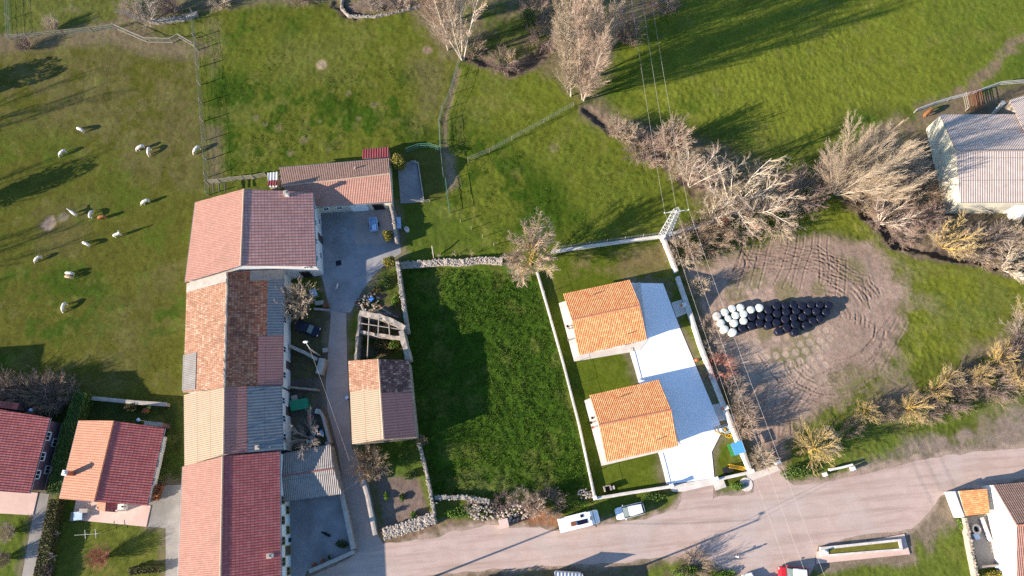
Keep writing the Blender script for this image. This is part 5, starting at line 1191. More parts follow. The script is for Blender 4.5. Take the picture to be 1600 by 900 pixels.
def camper():
    root = thing('camper_van', 'white camper van with roof hatches and solar panels parked on the verge', 'camper van'); mb = MB()
    mirror_box_shell([(-3.0, .98, .90, .45, 2.55), (-2.9, 1.03, .95, .35, 2.66), (1.7, 1.03, .96, .35, 2.68), (2.05, 1.03, .90, .35, 2.5), (2.3, 1.02, .86, .35, 1.5), (2.85, .95, .8, .38, 1.2), (3.0, .85, .7, .45, .95)], mb)
    mb.build('body', M['car_white'], root, loc=(0, 0, 0), bevel=.06)
    a = [(2.24, -.84, 1.56), (2.24, .84, 1.56), (2.02, .84, 2.42), (2.02, -.84, 2.42)]
    MB().add([Vector(p) + Vector((.05, 0, .02)) for p in a] + [Vector(p) - Vector((.06, 0, .02)) for p in a], [(0, 1, 2, 3), (7, 6, 5, 4), (0, 4, 5, 1), (1, 5, 6, 2), (2, 6, 7, 3), (3, 7, 4, 0)]).build('windscreen', M['glass'], root, loc=(0, 0, 0))
    for s in (-1, 1):
        MB().box((1.75, s * 1.0, 1.7), (.8, .08, .6)).build('side_window', M['glass'], root, loc=(0, 0, 0)); MB().box((2.2, s * 1.2, 1.5), (.16, .3, .35)).build('mirror', M['rubber'], root, loc=(0, 0, 0), bevel=.02)
    MB().box((-.95, -.15, 2.72), (.8, .6, .1)).build('roof_hatch', M['rust'], root, loc=(0, 0, 0)); MB().box((.45, .62, 2.72), (.42, .42, .09)).build('roof_hatch', M['solar'], root, loc=(0, 0, 0), bevel=.02)
    MB().box((.35, -.2, 2.71), (1.5, .62, .05)).build('solar_panel', M['solar'], root, loc=(0, 0, 0)); MB().box((1.72, .0, 2.72), (.5, .55, .10)).build('roof_vent', M['chrome'], root, loc=(0, 0, 0), bevel=.03)
    MB().box((-.4, .98, 2.5), (3.2, .14, .16)).build('awning', M['white_paint'], root, loc=(0, 0, 0)); wheels(root, (-1.9, 2.0), .92, .35); return root
put(camper(), 905, 814, 1.5, 8)
# small trailer in the courtyard
t = thing('trailer', 'small pale blue box trailer standing in the courtyard', 'trailer')
mb = MB()
for c_, s_ in (((0, -.62, .75), (2.2, .06, .6)), ((0, .62, .75), (2.2, .06, .6)), ((-1.1, 0, .75), (.06, 1.3, .6)), ((1.1, 0, .75), (.06, 1.3, .6)), ((0, 0, .48), (2.2, 1.3, .06))): mb.box(c_, s_)
mb.build('box_body', M['skyblue'], t, loc=(0, 0, 0)); MB().box((.62, .1, 1.08), (.95, .7, .06)).build('lid', M['skyblue'], t, loc=(0, 0, 0))
mb = MB(); mb.tube((1.1, -.5, .45), (2.1, 0, .45), .04); mb.tube((1.1, .5, .45), (2.1, 0, .45), .04); mb.build('drawbar', M['chrome'], t, loc=(0, 0, 0)); wheels(t, (-.1,), .78, .3)
put(t, 584, 351, .7, -88)

# ------------------------------------------------------------------ bales
def bale(mat, rad=.68, h=1.2):
    mb = MB(); n = 18; rg = []
    for z, r in ((0, .9), (.12, .99), (.5, 1.0), (h - .16, 1.0), (h - .04, .92), (h, .78), (h + .015, .3)):
        rg.append([(math.cos(6.283 * k / n) * rad * r * (1 + random.uniform(-.025, .025)), math.sin(6.283 * k / n) * rad * r, z + random.uniform(-.012, .012)) for k in range(n)])
    mb.rings(rg, smooth=True); o = mb.build('m', M[mat], loc=(0, 0, 0)); me = o.data; bpy.data.objects.remove(o); return me
bm_black = [bale('bale_black', .61 + .02 * k) for k in range(3)]; bm_white = [bale('bale_white', .62 + .02 * k) for k in range(2)]; bm_worn = bale('bale_worn', .66)
ORD = ['first', 'second', 'third', 'fourth', 'fifth', 'sixth', 'seventh', 'eighth', 'ninth', 'tenth', 'eleventh', 'twelfth', 'thirteenth']
def z6(pts): return [(1050 + x / 5, 440 + y / 5) for x, y in pts]
WH = z6([(355, 264), (415, 236), (473, 208), (537, 201), (385, 320), (443, 285), (500, 262), (562, 250), (619, 218), (687, 201), (415, 368), (488, 322), (562, 305), (478, 392)])
WL = ['worn grey bale at the far left tip of the stack', 'pale bale second along the upper edge of the stack', 'pale bale third along the upper edge of the stack', 'pale bale fourth along the upper edge of the stack',
      'pale bale touching the worn grey bale from below', 'smallest pale bluish bale inside the pale group', 'pale bluish bale in the centre of the pale group', 'pale bale in the second row just left of a black one',
      'pale bale on the upper edge, one before the rightmost pale bale', 'rightmost pale bale at the upper edge beside the black bales', 'largest pale bale at the lower left corner of the stack', 'pale bale in the third row between two pale ones', 'pale bale in the third row touching black bales on its right', 'lowest pale bale at the bottom edge of the stack']
for i, (u, v) in enumerate(WH):
    c = P(u, v, 1.2); o = bpy.data.objects.new('silage_bale', bm_worn if i == 0 else bm_white[i % 2]); COL.objects.link(o)
    if i == 5: o.scale = (.84, .84, .95)
    o.location = (c.x, c.y, 0); o.rotation_euler = (0, 0, i * 1.3); tag(o, WL[i], 'bale', 'silage bales stacked in the yard')
BR = [('top row of black bales', [(755, 222), (820, 187), (887, 182), (950, 177), (1020, 186), (1090, 178), (1157, 178), (1227, 180)]),
      ('second row of black bales', [(625, 275), (696, 268), (760, 283), (822, 248), (893, 233), (973, 226), (1061, 233), (1130, 228), (1207, 236)]),
      ('third row of black bales', [(550, 360), (623, 342), (686, 325), (753, 338), (817, 320), (886, 293), (951, 278), (1022, 274)]),
      ('fourth row of black bales', [(840, 385), (898, 358), (962, 333), (1050, 338), (1103, 306), (1157, 287)]),
      ('bottom edge of the black bales', [(962, 392)])]
for rn, pts in BR:
    for i, (u, v) in enumerate(z6(pts)):
        c = P(u, v, 1.2); o = bpy.data.objects.new('silage_bale', bm_black[(i + len(rn)) % 3]); COL.objects.link(o)
        o.location = (c.x, c.y, 0); o.rotation_euler = (random.uniform(-.03, .03), random.uniform(-.03, .03), random.random() * 6)
        tag(o, ('%s from the left in the %s' % (ORD[i], rn)) if len(pts) > 1 else 'lone black bale at the bottom edge of the stack', 'bale', 'silage bales stacked in the yard')

# ------------------------------------------------------------------ animals
def skin_body(name, verts, edges, radii, mat, parent=None, root_i=0, sub=2):
    me = bpy.data.meshes.new(name); me.from_pydata(verts, edges, []); o = bpy.data.objects.new(name, me); COL.objects.link(o)
    o.modifiers.new('skin', 'SKIN'); sv = me.skin_vertices[0].data if me.skin_vertices else None
    if sv is None:
        bm = bmesh.new(); bm.from_mesh(me); bm.verts.layers.skin.verify(); bm.to_mesh(me); bm.free(); sv = me.skin_vertices[0].data
    for i, r in enumerate(radii): sv[i].radius = (r, r) if not hasattr(r, '__len__') else r
    sv[root_i].use_root = True
    s_ = o.modifiers.new('sub', 'SUBSURF'); s_.levels = s_.render_levels = sub
    dg = bpy.context.evaluated_depsgraph_get(); m2 = bpy.data.meshes.new_from_object(o.evaluated_get(dg)); bpy.data.objects.remove(o)
    m2.materials.clear(); m2.materials.append(M[mat])
    for p in m2.polygons: p.use_smooth = True
    m2.name = name; return m2
def alpaca_mesh(pose, mat):
    """facing +x; pose: graze, alert or walk"""
    V = [(-.45, 0, .86), (-.15, 0, .90), (.2, 0, .88), (.45, 0, .92)]; Rd = [.20, .25, .25, .20]; E = [(0, 1), (1, 2), (2, 3)]
    if pose == 'graze': nk = [(.66, 0, .78), (.82, 0, .50), (.90, 0, .26), (.92, 0, .22), (1.06, 0, .10)]
    elif pose == 'walk': nk = [(.68, 0, 1.02), (.92, 0, 1.10), (1.12, 0, 1.16), (1.18, 0, 1.18), (1.36, 0, 1.12)]
    else: nk = [(.60, 0, 1.15), (.68, 0, 1.42), (.72, 0, 1.60), (.76, 0, 1.64), (.93, 0, 1.60)]
    b = len(V); V += nk; Rd += [.125, .10, .095, .09, .05]; E += [(3, b), (b, b + 1), (b + 1, b + 2), (b + 2, b + 3), (b + 3, b + 4)]
    for s in (-1, 1):   # ears
        q = nk[3]; V.append((q[0] - .05, s * .07, q[2] + (.16 if pose != 'graze' else .1))); Rd.append(.022); E.append((b + 3, len(V) - 1))
    for s in (-1, 1):
        for at, x, hip in ((0, -.45, True), (3, .42, False)):
            k = len(V)
            if hip: V += [(x - .02, s * .14, .68), (x + .06, s * .14, .50), (x - .10, s * .14, .30), (x - .04, s * .14, .05), (x + .04, s * .14, .02)]
            else: V += [(x, s * .13, .66), (x + .02, s * .13, .48), (x + .0, s * .13, .28), (x + .02, s * .13, .05), (x + .08, s * .13, .02)]
            Rd += [.13, .09, .055, .045, .04]; E += [(at, k), (k, k + 1), (k + 1, k + 2), (k + 2, k + 3), (k + 3, k + 4)]
    k = len(V); V += [(-.66, 0, .82), (-.72, 0, .66)]; Rd += [.08, .05]; E += [(0, k), (k, k + 1)]
    return skin_body('alpaca_' + pose, V, E, Rd, mat, root_i=1)
AM = {}
# (u, v, heading in degrees, pose, fleece, label)
AL = [(124, 201, 150, 'graze', 'fleece_white', 'topmost white alpaca standing alone in the field'), (96, 237, 215, 'graze', 'fleece_white', 'curled looking white alpaca left of the topmost one'),
      (218, 229, 200, 'graze', 'fleece_white', 'left of two white alpacas side by side in the upper field'), (231, 234, 260, 'graze', 'fleece_white', 'right of two white alpacas side by side in the upper field'),
      (306, 232, 225, 'graze', 'fleece_white', 'white alpaca standing against the paddock fence'), (226, 314, 200, 'graze', 'fleece_white', 'white alpaca nearest to the farmhouse roof corner'),
      (113, 332, 140, 'walk', 'fleece_white', 'white alpaca stretching its long neck beside the bare dust hollow'), (140, 334, 80, 'graze', 'fleece_white', 'white alpaca between the stretching one and the brown one'),
      (158, 338, 185, 'graze', 'fleece_brown', 'the only brown alpaca in the field'), (182, 366, 15, 'alert', 'fleece_white', 'white alpaca with raised head right of centre'),
      (133, 380, 150, 'graze', 'fleece_white', 'small white alpaca in the middle of the field'), (57, 403, 215, 'graze', 'fleece_white', 'white alpaca farthest to the left'),
      (107, 426, 170, 'graze', 'fleece_white', 'white alpaca pressed against the fawn one'), (106, 432, 165, 'graze', 'fleece_fawn', 'fawn alpaca pressed against a white one'), (98, 478, 250, 'graze', 'fleece_white', 'lowest white alpaca in the field')]
for i, (u, v, a, pose, mt, lb) in enumerate(AL):
    if (pose, mt) not in AM: AM[(pose, mt)] = alpaca_mesh(pose, mt)
    c = P(u, v, .9); o = bpy.data.objects.new('alpaca', AM[(pose, mt)]); COL.objects.link(o); o.location = (c.x, c.y, gz(c.x, c.y)); o.rotation_euler = (0, 0, R(a)); s = .98 + random.uniform(-.06, .08); o.scale = (s, s * 1.12, s)
    tag(o, lb, 'alpaca', 'alpacas grazing in the left field')
def dog_mesh(mat, sit=False):
    V = [(-.25, 0, .38), (0, 0, .40), (.22, 0, .42), (.36, 0, .52), (.46, 0, .56), (.60, 0, .52), (-.40, 0, .45), (-.52, 0, .55)]; Rd = [.11, .12, .12, .075, .085, .04, .04, .02]
    E = [(0, 1), (1, 2), (2, 3), (3, 4), (4, 5), (0, 6), (6, 7)]
    for s in (-1, 1):
        V.append((.42, s * .07, .67)); Rd.append(.02); E.append((4, len(V) - 1))
        for at, x in ((0, -.25), (2, .22)):
            k = len(V); hb = at == 0
            V += [(x + (.03 if hb else 0), s * .09, .26), (x - (.06 if hb else -.01), s * .09, .13), (x, s * .09, .03)]; Rd += [.06, .035, .03]; E += [(at, k), (k, k + 1), (k + 1, k + 2)]
    return skin_body('dog', V, E, Rd, mat, root_i=1)
for u, v, a, mt, lb, s in ((527, 447, 255, 'fleece_white', 'white dog standing in the courtyard', 1.15), (511, 835, 150, 'fur_black', 'black dog in the lower courtyard', 1.5)):
    c = P(u, v, .4); o = bpy.data.objects.new('dog', dog_mesh(mt)); COL.objects.link(o); o.location = (c.x, c.y, .01); o.rotation_euler = (0, 0, R(a)); o.scale = (s, s, s); tag(o, lb, 'dog')
# a horse and a cow behind the barn
V = [(-.6, 0, 1.15), (-.2, 0, 1.15), (.3, 0, 1.18), (.6, 0, 1.2), (.9, 0, 1.2), (1.15, 0, 1.05), (1.45, 0, .85), (-.85, 0, 1.1), (-.95, 0, .6)]; Rd = [.30, .36, .36, .3, .18, .16, .09, .06, .04]; E = [(0, 1), (1, 2), (2, 3), (3, 4), (4, 5), (5, 6), (0, 7), (7, 8)]
for s in (-1, 1):
    V.append((1.1, s * .16, 1.2)); Rd.append(.03); E.append((5, len(V) - 1))
    for at, x in ((0, -.6), (3, .55)):
        k = len(V); V += [(x, s * .22, .85), (x + (.08 if at else -.1), s * .22, .5), (x, s * .22, .06)]; Rd += [.16, .08, .06]; E += [(at, k), (k, k + 1), (k + 1, k + 2)]
c = P(1452, 174, 1); o = bpy.data.objects.new('cow', skin_body('cow', V, E, Rd, 'fleece_brown', root_i=1)); COL.objects.link(o); o.location = (c.x, c.y, gz(c.x, c.y)); o.rotation_euler = (0, 0, R(215)); tag(o, 'brown cow by the silver fence beside the big barn', 'cow')

# ------------------------------------------------------------------ person standing on the road
def person(u, v, face, label):
    V = [(0, 0, .95), (0, 0, 1.15), (0, 0, 1.38), (0, 0, 1.50), (.01, 0, 1.56), (.02, 0, 1.64), (.01, 0, 1.70)]; Rd = [(.15, .11), (.14, .10), (.16, .11), (.06, .06), (.065, .065), (.095, .085), (.07, .065)]; E = [(i, i + 1) for i in range(6)]
    for s in (-1, 1):
        k = len(V); V += [(0, s * .10, .88), (.03, s * .14, .48), (0, s * .17, .09), (.14, s * .19, .04)]; Rd += [.10, .06, .045, .04]; E += [(0, k), (k, k + 1), (k + 1, k + 2), (k + 2, k + 3)]
        k = len(V); V += [(0, s * .19, 1.40), (-.04, s * .27, 1.13), (.17, s * .14, 1.05), (.25, s * .09, 1.07)]; Rd += [.065, .048, .038, .035]; E += [(2, k), (k, k + 1), (k + 1, k + 2), (k + 2, k + 3)]
        b = k + 3
        for f in range(4):
            k = len(V); y = s * (.06 + f * .018); V += [(.285, y, 1.075), (.32, y, 1.06 - .003 * f)]; Rd += [.009, .008]; E += [(b, k), (k, k + 1)]
        k = len(V); V += [(.265, s * .125, 1.09), (.29, s * .12, 1.10)]; Rd += [.010, .009]; E += [(b, k), (k, k + 1)]
    me = skin_body('person', V, E, Rd, 'skin', root_i=0, sub=1)
    for m in ('shirt', 'jeans'): me.materials.append(M[m])
    for p in me.polygons:
        z = p.center.z
        p.material_index = 2 if z < .98 else (1 if z < 1.50 and not (p.center.x > .2) else 0)
    o = bpy.data.objects.new('person', me); COL.objects.link(o); c = P(u, v); o.location = (c.x, c.y, .01); o.rotation_euler = (0, 0, R(face)); tag(o, label, 'person')
    hb = MB(); rg = []
    for z, r in ((1.60, .085), (1.66, .108), (1.72, .10), (1.76, .065), (1.775, .02)): rg.append([(math.cos(k * .6283) * r - .015, math.sin(k * .6283) * r, z) for k in range(10)])
    hb.rings(rg); hb.build('hair', M['shirt'], o, loc=(0, 0, 0))
    MB().box((.34, 0, 1.09), (.12, .2, .04)).build('remote_control', M['rubber'], None, loc=None)
    q = S.objects['remote_control']; q.rotation_euler = (0, 0, R(face)); d = Matrix.Rotation(R(face), 3, 'Z') @ Vector((.33, 0, 0)); q.location = (c.x + d.x, c.y + d.y, 1.08); tag(q, 'small dark handset held by the person on the road', 'handset')
    bv = MB(); 
    for s in (-1, 1): bv.blob((.105, s * .035, 1.645), (.012, .014, .009), 0, 0, 6, 4)
    bv.build('eyes', M['rubber'], o, loc=(0, 0, 0)); MB().blob((.12, 0, 1.615), (.02, .014, .02), 0, 0, 6, 4).build('nose', M['skin'], o, loc=(0, 0, 0))
person(1149, 869, 80, 'person in a white top standing on the road, casting a long shadow')

# ------------------------------------------------------------------ pylon, poles and cables
def lattice(name, label, u, v, h, w0, w1, arms, top):
    c = P(u, v); root = thing(name, label, 'pylon', (c.x, c.y, 0)); legs = MB(); br = MB(); n = 9
    def cor(k, z):
        w_ = w0 + (w1 - w0) * z / h; a = k * math.pi / 2 + math.pi / 4 + .3; return Vector((c.x + math.cos(a) * w_ * .707, c.y + math.sin(a) * w_ * .707, z))
    for k in range(4): legs.tube(cor(k, 0), cor(k, h), .07, .05, 4)
    for i in range(n):
        z0_, z1_ = h * i / n, h * (i + 1) / n
        for k in range(4): br.tube(cor(k, z0_), cor(k + 1, z1_), .035, n=4); br.tube(cor(k, z1_), cor(k + 1, z1_), .03, n=4)
    legs.build('legs', M['galv'], root); br.build('bracing', M['galv'], root)
    MB().box((c.x, c.y, .15), (1.5, 1.5, .4), .3).build('footing', M['cap_white'], root)
    ends = []
    for z, half in arms:
        d = Vector((math.cos(top), math.sin(top), 0)); a, b = Vector((c.x, c.y, z)) - d * half, Vector((c.x, c.y, z)) + d * half; m_ = MB()
        m_.tube(a, b, .06, n=4); m_.tube(a, Vector((c.x, c.y, z + .55)), .04, n=4); m_.tube(b, Vector((c.x, c.y, z + .55)), .04, n=4); m_.tube(a.lerp(b, .25), Vector((c.x, c.y, z - .4)), .04, n=4); m_.tube(a.lerp(b, .75), Vector((c.x, c.y, z - .4)), .04, n=4)
        m_.build('crossarm', M['galv'], root)
        for q in (a, a.lerp(b, .5), b):
            e = q + Vector((0, 0, .35)); im = MB()
            for j in range(4): im.tube(q + Vector((0, 0, .05 + .09 * j)), q + Vector((0, 0, .10 + .09 * j)), .09, .05, 8)
            im.build('insulator', M['cap_white'], root); ends.append(e)
    return ends
ends = lattice('power_pylon', 'white lattice power pylon at the corner of the bungalow plot', 1037, 371, 11.5, 1.3, .7, [(10.9, 1.8)], R(2))
farA = PP([(983, -30), (1000, -30), (1014, -30)], 10.5); farB = PP([(1256, 960), (1283, 960), (1312, 960)], 9.5)
for k in range(3):
    for nm, q, lb in (('upper', farA[k], 'running up the meadow from the pylon'), ('lower', farB[k], 'running down over the yard from the pylon')):
        p = ends[k]; pts = [p.lerp(q, i / 24) - Vector((0, 0, 1.6 * (1 - (2 * i / 24 - 1) ** 2) * (.6))) for i in range(25)]
        mb = MB()
        for i in range(24): mb.tube(pts[i], pts[i + 1], .017, n=4, caps=False)
        tag(mb.build('power_cable', M['wire']), ['left', 'middle', 'right'][k] + ' cable ' + lb, 'cable', None)
def pole(name, label, u, v, h, r=.13, mat='wood', head=None, arm=None):
    c = P(u, v); t = thing(name, label, 'lamp post' if head else 'pole', (c.x, c.y, 0)); MB().tube((c.x, c.y, 0), (c.x, c.y, h), r, r * .7, 8).build('post', M[mat], t)
    if arm:
        e = Vector((c.x + arm[0], c.y + arm[1], h + .3)); MB().tube((c.x, c.y, h - .1), e, .05, .04, 6).build('arm', M['galv'], t); MB().blob(e, (.42, .2, .12), 0, 0, 10, 6).build('lamp_head', M['white_paint'], t)
    return Vector((c.x, c.y, h))
p1 = pole('street_lamp', 'leaning grey street lamp beside the dark blue car', 500, 556, 5.6, .13, 'cap', True, (-.5, 1.0))
p2 = pole('utility_pole', 'tall pole at the bottom edge whose shadow crosses the road', 957, 903, 8.2, .16, 'wood_pale', True, (-.3, .6))
p3 = pole('utility_pole', 'pole below the left road end, known by its shadow', 668, 905, 8.2, .16, 'wood_pale', True, (-.3, .6))
p4 = pole('short_post', 'short grey post at the corner of the meadow wall', 684, 786, 1.8, .12, 'cap')
p5 = pole('wall_bracket_post', 'thin iron post on the wall beside the long house', 441, 703, 5.6, .05, 'galv')
def cable(a, b, sag, label, r=.02, mat='rubber'):
    pts = [a.lerp(b, i / 16) - Vector((0, 0, sag * (1 - (2 * i / 16 - 1) ** 2))) for i in range(17)]; mb = MB()
    for i in range(16): mb.tube(pts[i], pts[i + 1], r, n=4, caps=False)
    tag(mb.build('overhead_wire', M[mat]), label, 'cable')
cable(p1, P(546, 720, 2.5), .3, 'pale wire from the leaning lamp down along the lane', .014, 'wire'); cable(p3, p2, .5, 'wire strung along the bottom of the road', .02, 'wire')
cable(P(500, 772, 1.9) if False else P(535, 768, 2.4), P(560, 752, 1.2), .05, 'short pale wire crossing the lane', .02, 'wire')
cable(p2, P(1290, 742, 1.0) + Vector((0, 0, 6)), .5, 'thin wire slanting across the right of the road', .015)

# ------------------------------------------------------------------ trough and small things
def uvpoly(pts, z=0): return [(p.x, p.y) for p in PP(pts, z)]
t = thing('water_trough', 'long stone water trough with greenish water on a concrete plinth', 'trough', tuple(P(1350, 856)))
MB().prism(uvpoly([(1277, 862), (1413, 834), (1422, 866), (1276, 881)], .15), -.05, .15).build('plinth', M['patio'], t)
mb = MB(); out = PP([(1282, 855), (1408, 842), (1411, 860), (1283, 870)], .6); inn = PP([(1294, 858), (1404, 846), (1406, 857), (1295, 866)], .6)
for i in range(4):
    a, b, c_, d = out[i], out[(i + 1) % 4], inn[(i + 1) % 4], inn[i]; mb.prism([(p.x, p.y) for p in (a, b, c_, d)], .1, .6)
mb.build('basin', M['cap_white'], t); MB().prism([(p.x, p.y) for p in inn], .15, .48).build('water', M['water_green'], t)
c = P(1289, 862, .8); MB().tube((c.x, c.y, .55), (c.x, c.y, 1.1), .22, .16, 10).build('spout_pillar', M['wall_white'], t)
# children's corner
c = P(1153, 700, 2.0); t = thing('playhouse', 'childrens playhouse with blue roof and green side by the bungalow wall', 'playhouse', (c.x, c.y, 0), R(12))
for x, y in ((-.6, -.7), (.7, -.7), (.7, .7), (-.6, .7)): MB().tube((x, y, 0), (x, y, 1.9), .05, n=6).build('post', M['wood'], t, loc=(0, 0, 0))
mb = MB()
for k in range(6): mb.box((-.66 + k * .285, 0, 2.0 + .0 * k), (.275, 1.75, .05), 0)
mb.build('roof', M['blue_sky'], t, loc=(0, 0, 0)); MB().box((-1.0, 0, 1.6), (.5, 1.8, .06), 0).build('side_panel', M['green_toy'], t, loc=(0, 0, 0)); MB().box((0, 0, .9), (1.4, 1.4, .06)).build('platform', M['wood'], t, loc=(0, 0, 0))
mb = MB(); a, b = P(1140, 728, .9), P(1167, 733, .15); d = (b - a).normalized(); n = Vector((-d.y, d.x, 0)) * .25
mb.rings([[p + n + Vector((0, 0, .12)), p + n * .9, p - n * .9, p - n + Vector((0, 0, .12)), p - n * 1.2 - Vector((0, 0, .05)), p + n * 1.2 - Vector((0, 0, .05))] for p in (a, a.lerp(b, .3) - Vector((0, 0, .1)), a.lerp(b, .7) - Vector((0, 0, .1)), b)], smooth=False)
for s in (-1, 1): mb.tube(a + n * s - Vector((0, 0, .05)), Vector((a.x + n.x * s, a.y + n.y * s, 0)), .04, n=6)
tag(mb.build('slide', M['yellow']), 'yellow childrens slide lying by the corner of the wall', 'slide')
c = P(1137, 734, .4); t = thing('garden_cart', 'dark lidded garden box beside the yellow slide', 'box', (c.x, c.y, 0), R(10)); MB().box((0, 0, .3), (1.4, .8, .6)).build('body', M['solar'], t, loc=(0, 0, 0)); MB().box((0, 0, .65), (1.5, .9, .08)).build('lid', M['rubber'], t, loc=(0, 0, 0))
def hose(u, v, r, mat, label, loops=3, seed=1):
    c = P(u, v); rr = random.Random(seed); mb = MB(); pts = []
    for i in range(loops * 16 + 1):
        a = i / 16 * 6.283; q = r * (1 + .3 * math.sin(a * 1.37 + seed)) * (.7 + .1 * (i / 16)); pts.append(Vector((c.x + math.cos(a) * q + .1 * math.sin(a * .5), c.y + math.sin(a) * q * .8, .08 + .02 * (i / 16))))
    for i in range(len(pts) - 1): mb.tube(pts[i], pts[i + 1], .035, n=5, caps=False)
    tag(mb.build('garden_hose', M[mat]), label, 'hose')
hose(1125, 672, .75, 'yellow', 'yellow hose tangled on the lawn under the blue one', 3, 2); hose(1134, 671, .65, 'skyblue', 'pale blue hose coiled on the lawn', 4, 5); hose(1139, 681, .45, 'yellow', 'small yellow hose loop beside the coiled blue hose', 2, 8)
c = P(1088, 563, .25); mb = MB(); mb.blob((c.x, c.y, .25), (.3, .24, .25), 0, .05, 10, 6, smooth=True); mb.blob((c.x + .2, c.y, .35), (.14, .12, .12), 0, .05, 8, 5, smooth=True); tag(mb.build('ball', M['orange']), 'orange and white toy on the lawn strip by the wall', 'toy')
c = P(929 + 1, 0 + 747) if False else P(949, 763, .5); t = thing('barbecue', 'brick barbecue in the lower corner of the bungalow lawn', 'barbecue', (c.x, c.y, 0), R(8))
mb = MB()
for x in (-.45, .45): mb.box((x, 0, .45), (.18, .8, .9))
mb.box((0, .35, .45), (.9, .15, .9)); mb.build('body', M['wall_stone'], t, loc=(0, 0, 0)); MB().box((0, -.05, .6), (.7, .6, .05)).build('grill', M['dark'], t, loc=(0, 0, 0)); MB().box((.8, -.1, .4), (.5, .5, .8)).build('side_table', M['patio'], t, loc=(0, 0, 0))
# terrace things on the bungalows
for k, (u, v, mt, lb) in enumerate(((887, 510, 'dark', 'dark pot on the left terrace of the upper bungalow'), (889.5, 513.5, 'cap', 'grey pot below the dark pot on the upper terrace'), (889, 531, 'cap', 'lone grey pot lower down on the upper terrace'),
                                    (925.5, 653, 'dark', 'topmost dark pot on the left terrace of the lower bungalow'), (923.5, 660.5, 'dark', 'middle dark pot on the left terrace of the lower bungalow'), (926, 668, 'terra', 'reddish pot, lowest of three on the lower terrace'))):
    c = P(u, v, .4); mb = MB(); mb.rings([[(c.x + math.cos(a_ * .7854) * r, c.y + math.sin(a_ * .7854) * r, z) for a_ in range(8)] for r, z in ((.13, .13), (.2, .5), (.22, .52), (.16, .5), (.14, .42))]); tag(mb.build('flower_pot', M[mt]), lb, 'pot')
# courtyards
def crate(name, label, u, v, size, mat, rz=0, cat='box', z=0.01, lid=None):
    c = P(u, v, size[2]); t = thing(name, label, cat, (c.x, c.y, z), rz); MB().box((0, 0, size[2] / 2), size, taper=.95).build('body', M[mat], t, loc=(0, 0, 0), bevel=.02)
    MB().box((0, 0, size[2] + .03), (size[0] + .08, size[1] + .08, .06)).build('lid', M[lid or mat], t, loc=(0, 0, 0)); return t
crate('covered_stack', 'stack under a green tarpaulin behind the barn house', 467, 632, (2.6, 1.5, 1.1), 'green_tarp', R(5), 'tarpaulin')
crate('blue_bin', 'blue plastic bin against the barn house wall', 444, 631, (.9, .8, 1.0), 'blue', .4, 'bin'); crate('grey_tub', 'grey tub beside the green tarpaulin', 460, 622, (.8, .8, .6), 'cap', .2, 'tub')
crate('white_tank', 'white tank under the bare courtyard tree', 489, 457, (.9, 1.0, .8), 'skyblue', .3, 'tank'); crate('white_bench', 'pale bench under the bare courtyard tree', 499, 473, (1.3, .6, .5), 'cap', 0, 'bench')
crate('brown_box', 'brown crate at the end of the courtyard planter', 509, 477, (.9, .6, .6), 'rust', 0, 'crate'); wall_run('planter_kerb', 'pale kerb below the bare courtyard tree', [(490, 482), (514, 484)], .5, .3, 'cap')
crate('grey_block', 'grey stone block beside the lane near the lamp', 508, 547, (.7, .6, .5), 'cap', .1, 'block')
c = P(542, 621, .9); t = thing('barrel', 'small dark barrel with pale lid beside the stone barn door', 'barrel', (c.x, c.y, .01)); MB().tube((0, 0, 0), (0, 0, .85), .28, .28, 12).build('body', M['solar'], t, loc=(0, 0, 0)); MB().tube((0, 0, .85), (0, 0, .9), .3, .3, 12).build('lid', M['skyblue'], t, loc=(0, 0, 0))
c = P(635, 357, 1.0); t = thing('satellite_dish', 'round white drum standing on the lawn by the courtyard wall', 'drum', (c.x, c.y, 0)); MB().tube((0, 0, 0), (0, 0, .95), .35, .38, 14).build('body', M['wall_white'], t, loc=(0, 0, 0)); MB().tube((0, 0, .95), (0, 0, 1.0), .3, .25, 14).build('lid', M['cap'], t, loc=(0, 0, 0)); t.name = 'drum'
crate('garden_bench', 'blue grey bench outside the courtyard wall', 623, 348, (.6, 1.9, .5), 'skyblue', 0, 'bench')
stone_heap('rubble_heap', 'heap of rubble and rubbish above the ruin', 576, 472, 2.2, 1.6, .6, 90, ['stone_grey', 'wood', 'stone_pale', 'rust'], 41)
crate('blue_crate', 'bright blue crate on the rubble heap', 580, 467, (.6, .5, .7), 'blue', .7, 'crate')
for k, (u, v, a) in enumerate(((597, 489, 20), (604, 486, 35), (612, 492, 25))):
    c = P(u, v, .3); tag(MB().box((c.x, c.y, .2), (2.4, .25, .12), R(-a)).build('plank', M['wood']), ['left', 'middle', 'right'][k] + ' plank lying above the ruin wall', 'plank')
for k, (u, v, mt, lb) in enumerate(((491, 882, 'terra', 'red flowerpot nearest the corner of the lower courtyard wall'), (504, 876, 'terra', 'second red flowerpot along the lower courtyard wall'), (515, 871, 'cap', 'pale planter along the lower courtyard wall'))):
    c = P(u, v, .5); t = thing('flower_pot', lb, 'pot', (c.x, c.y, 0)); MB().tube((0, 0, 0), (0, 0, .4), .2, .28, 10).build('pot', M[mt], t, loc=(0, 0, 0)); V_, F_ = leaves_np(50 + k, 120, clump_fn((.35, .35, .25), 5, k, .3), .08); np_mesh('leaves', V_, F_, M['leaf_orange' if k < 2 else 'leaf_dark'], t, smooth=False)
leafy('planter_shrub', 'dark creeping shrub inside the lower courtyard wall', 536, 850, (1.2, .8, .5), 'leaf_dark', 500, 61)
crate('door_mat_bin', 'dark bin against the long house wall, upper one', 447, 812, (.5, .5, .8), 'rubber', 0, 'bin'); crate('door_mat_bin', 'dark bin against the long house wall, lower one', 450, 844, (.5, .5, .8), 'rubber', 0, 'bin')
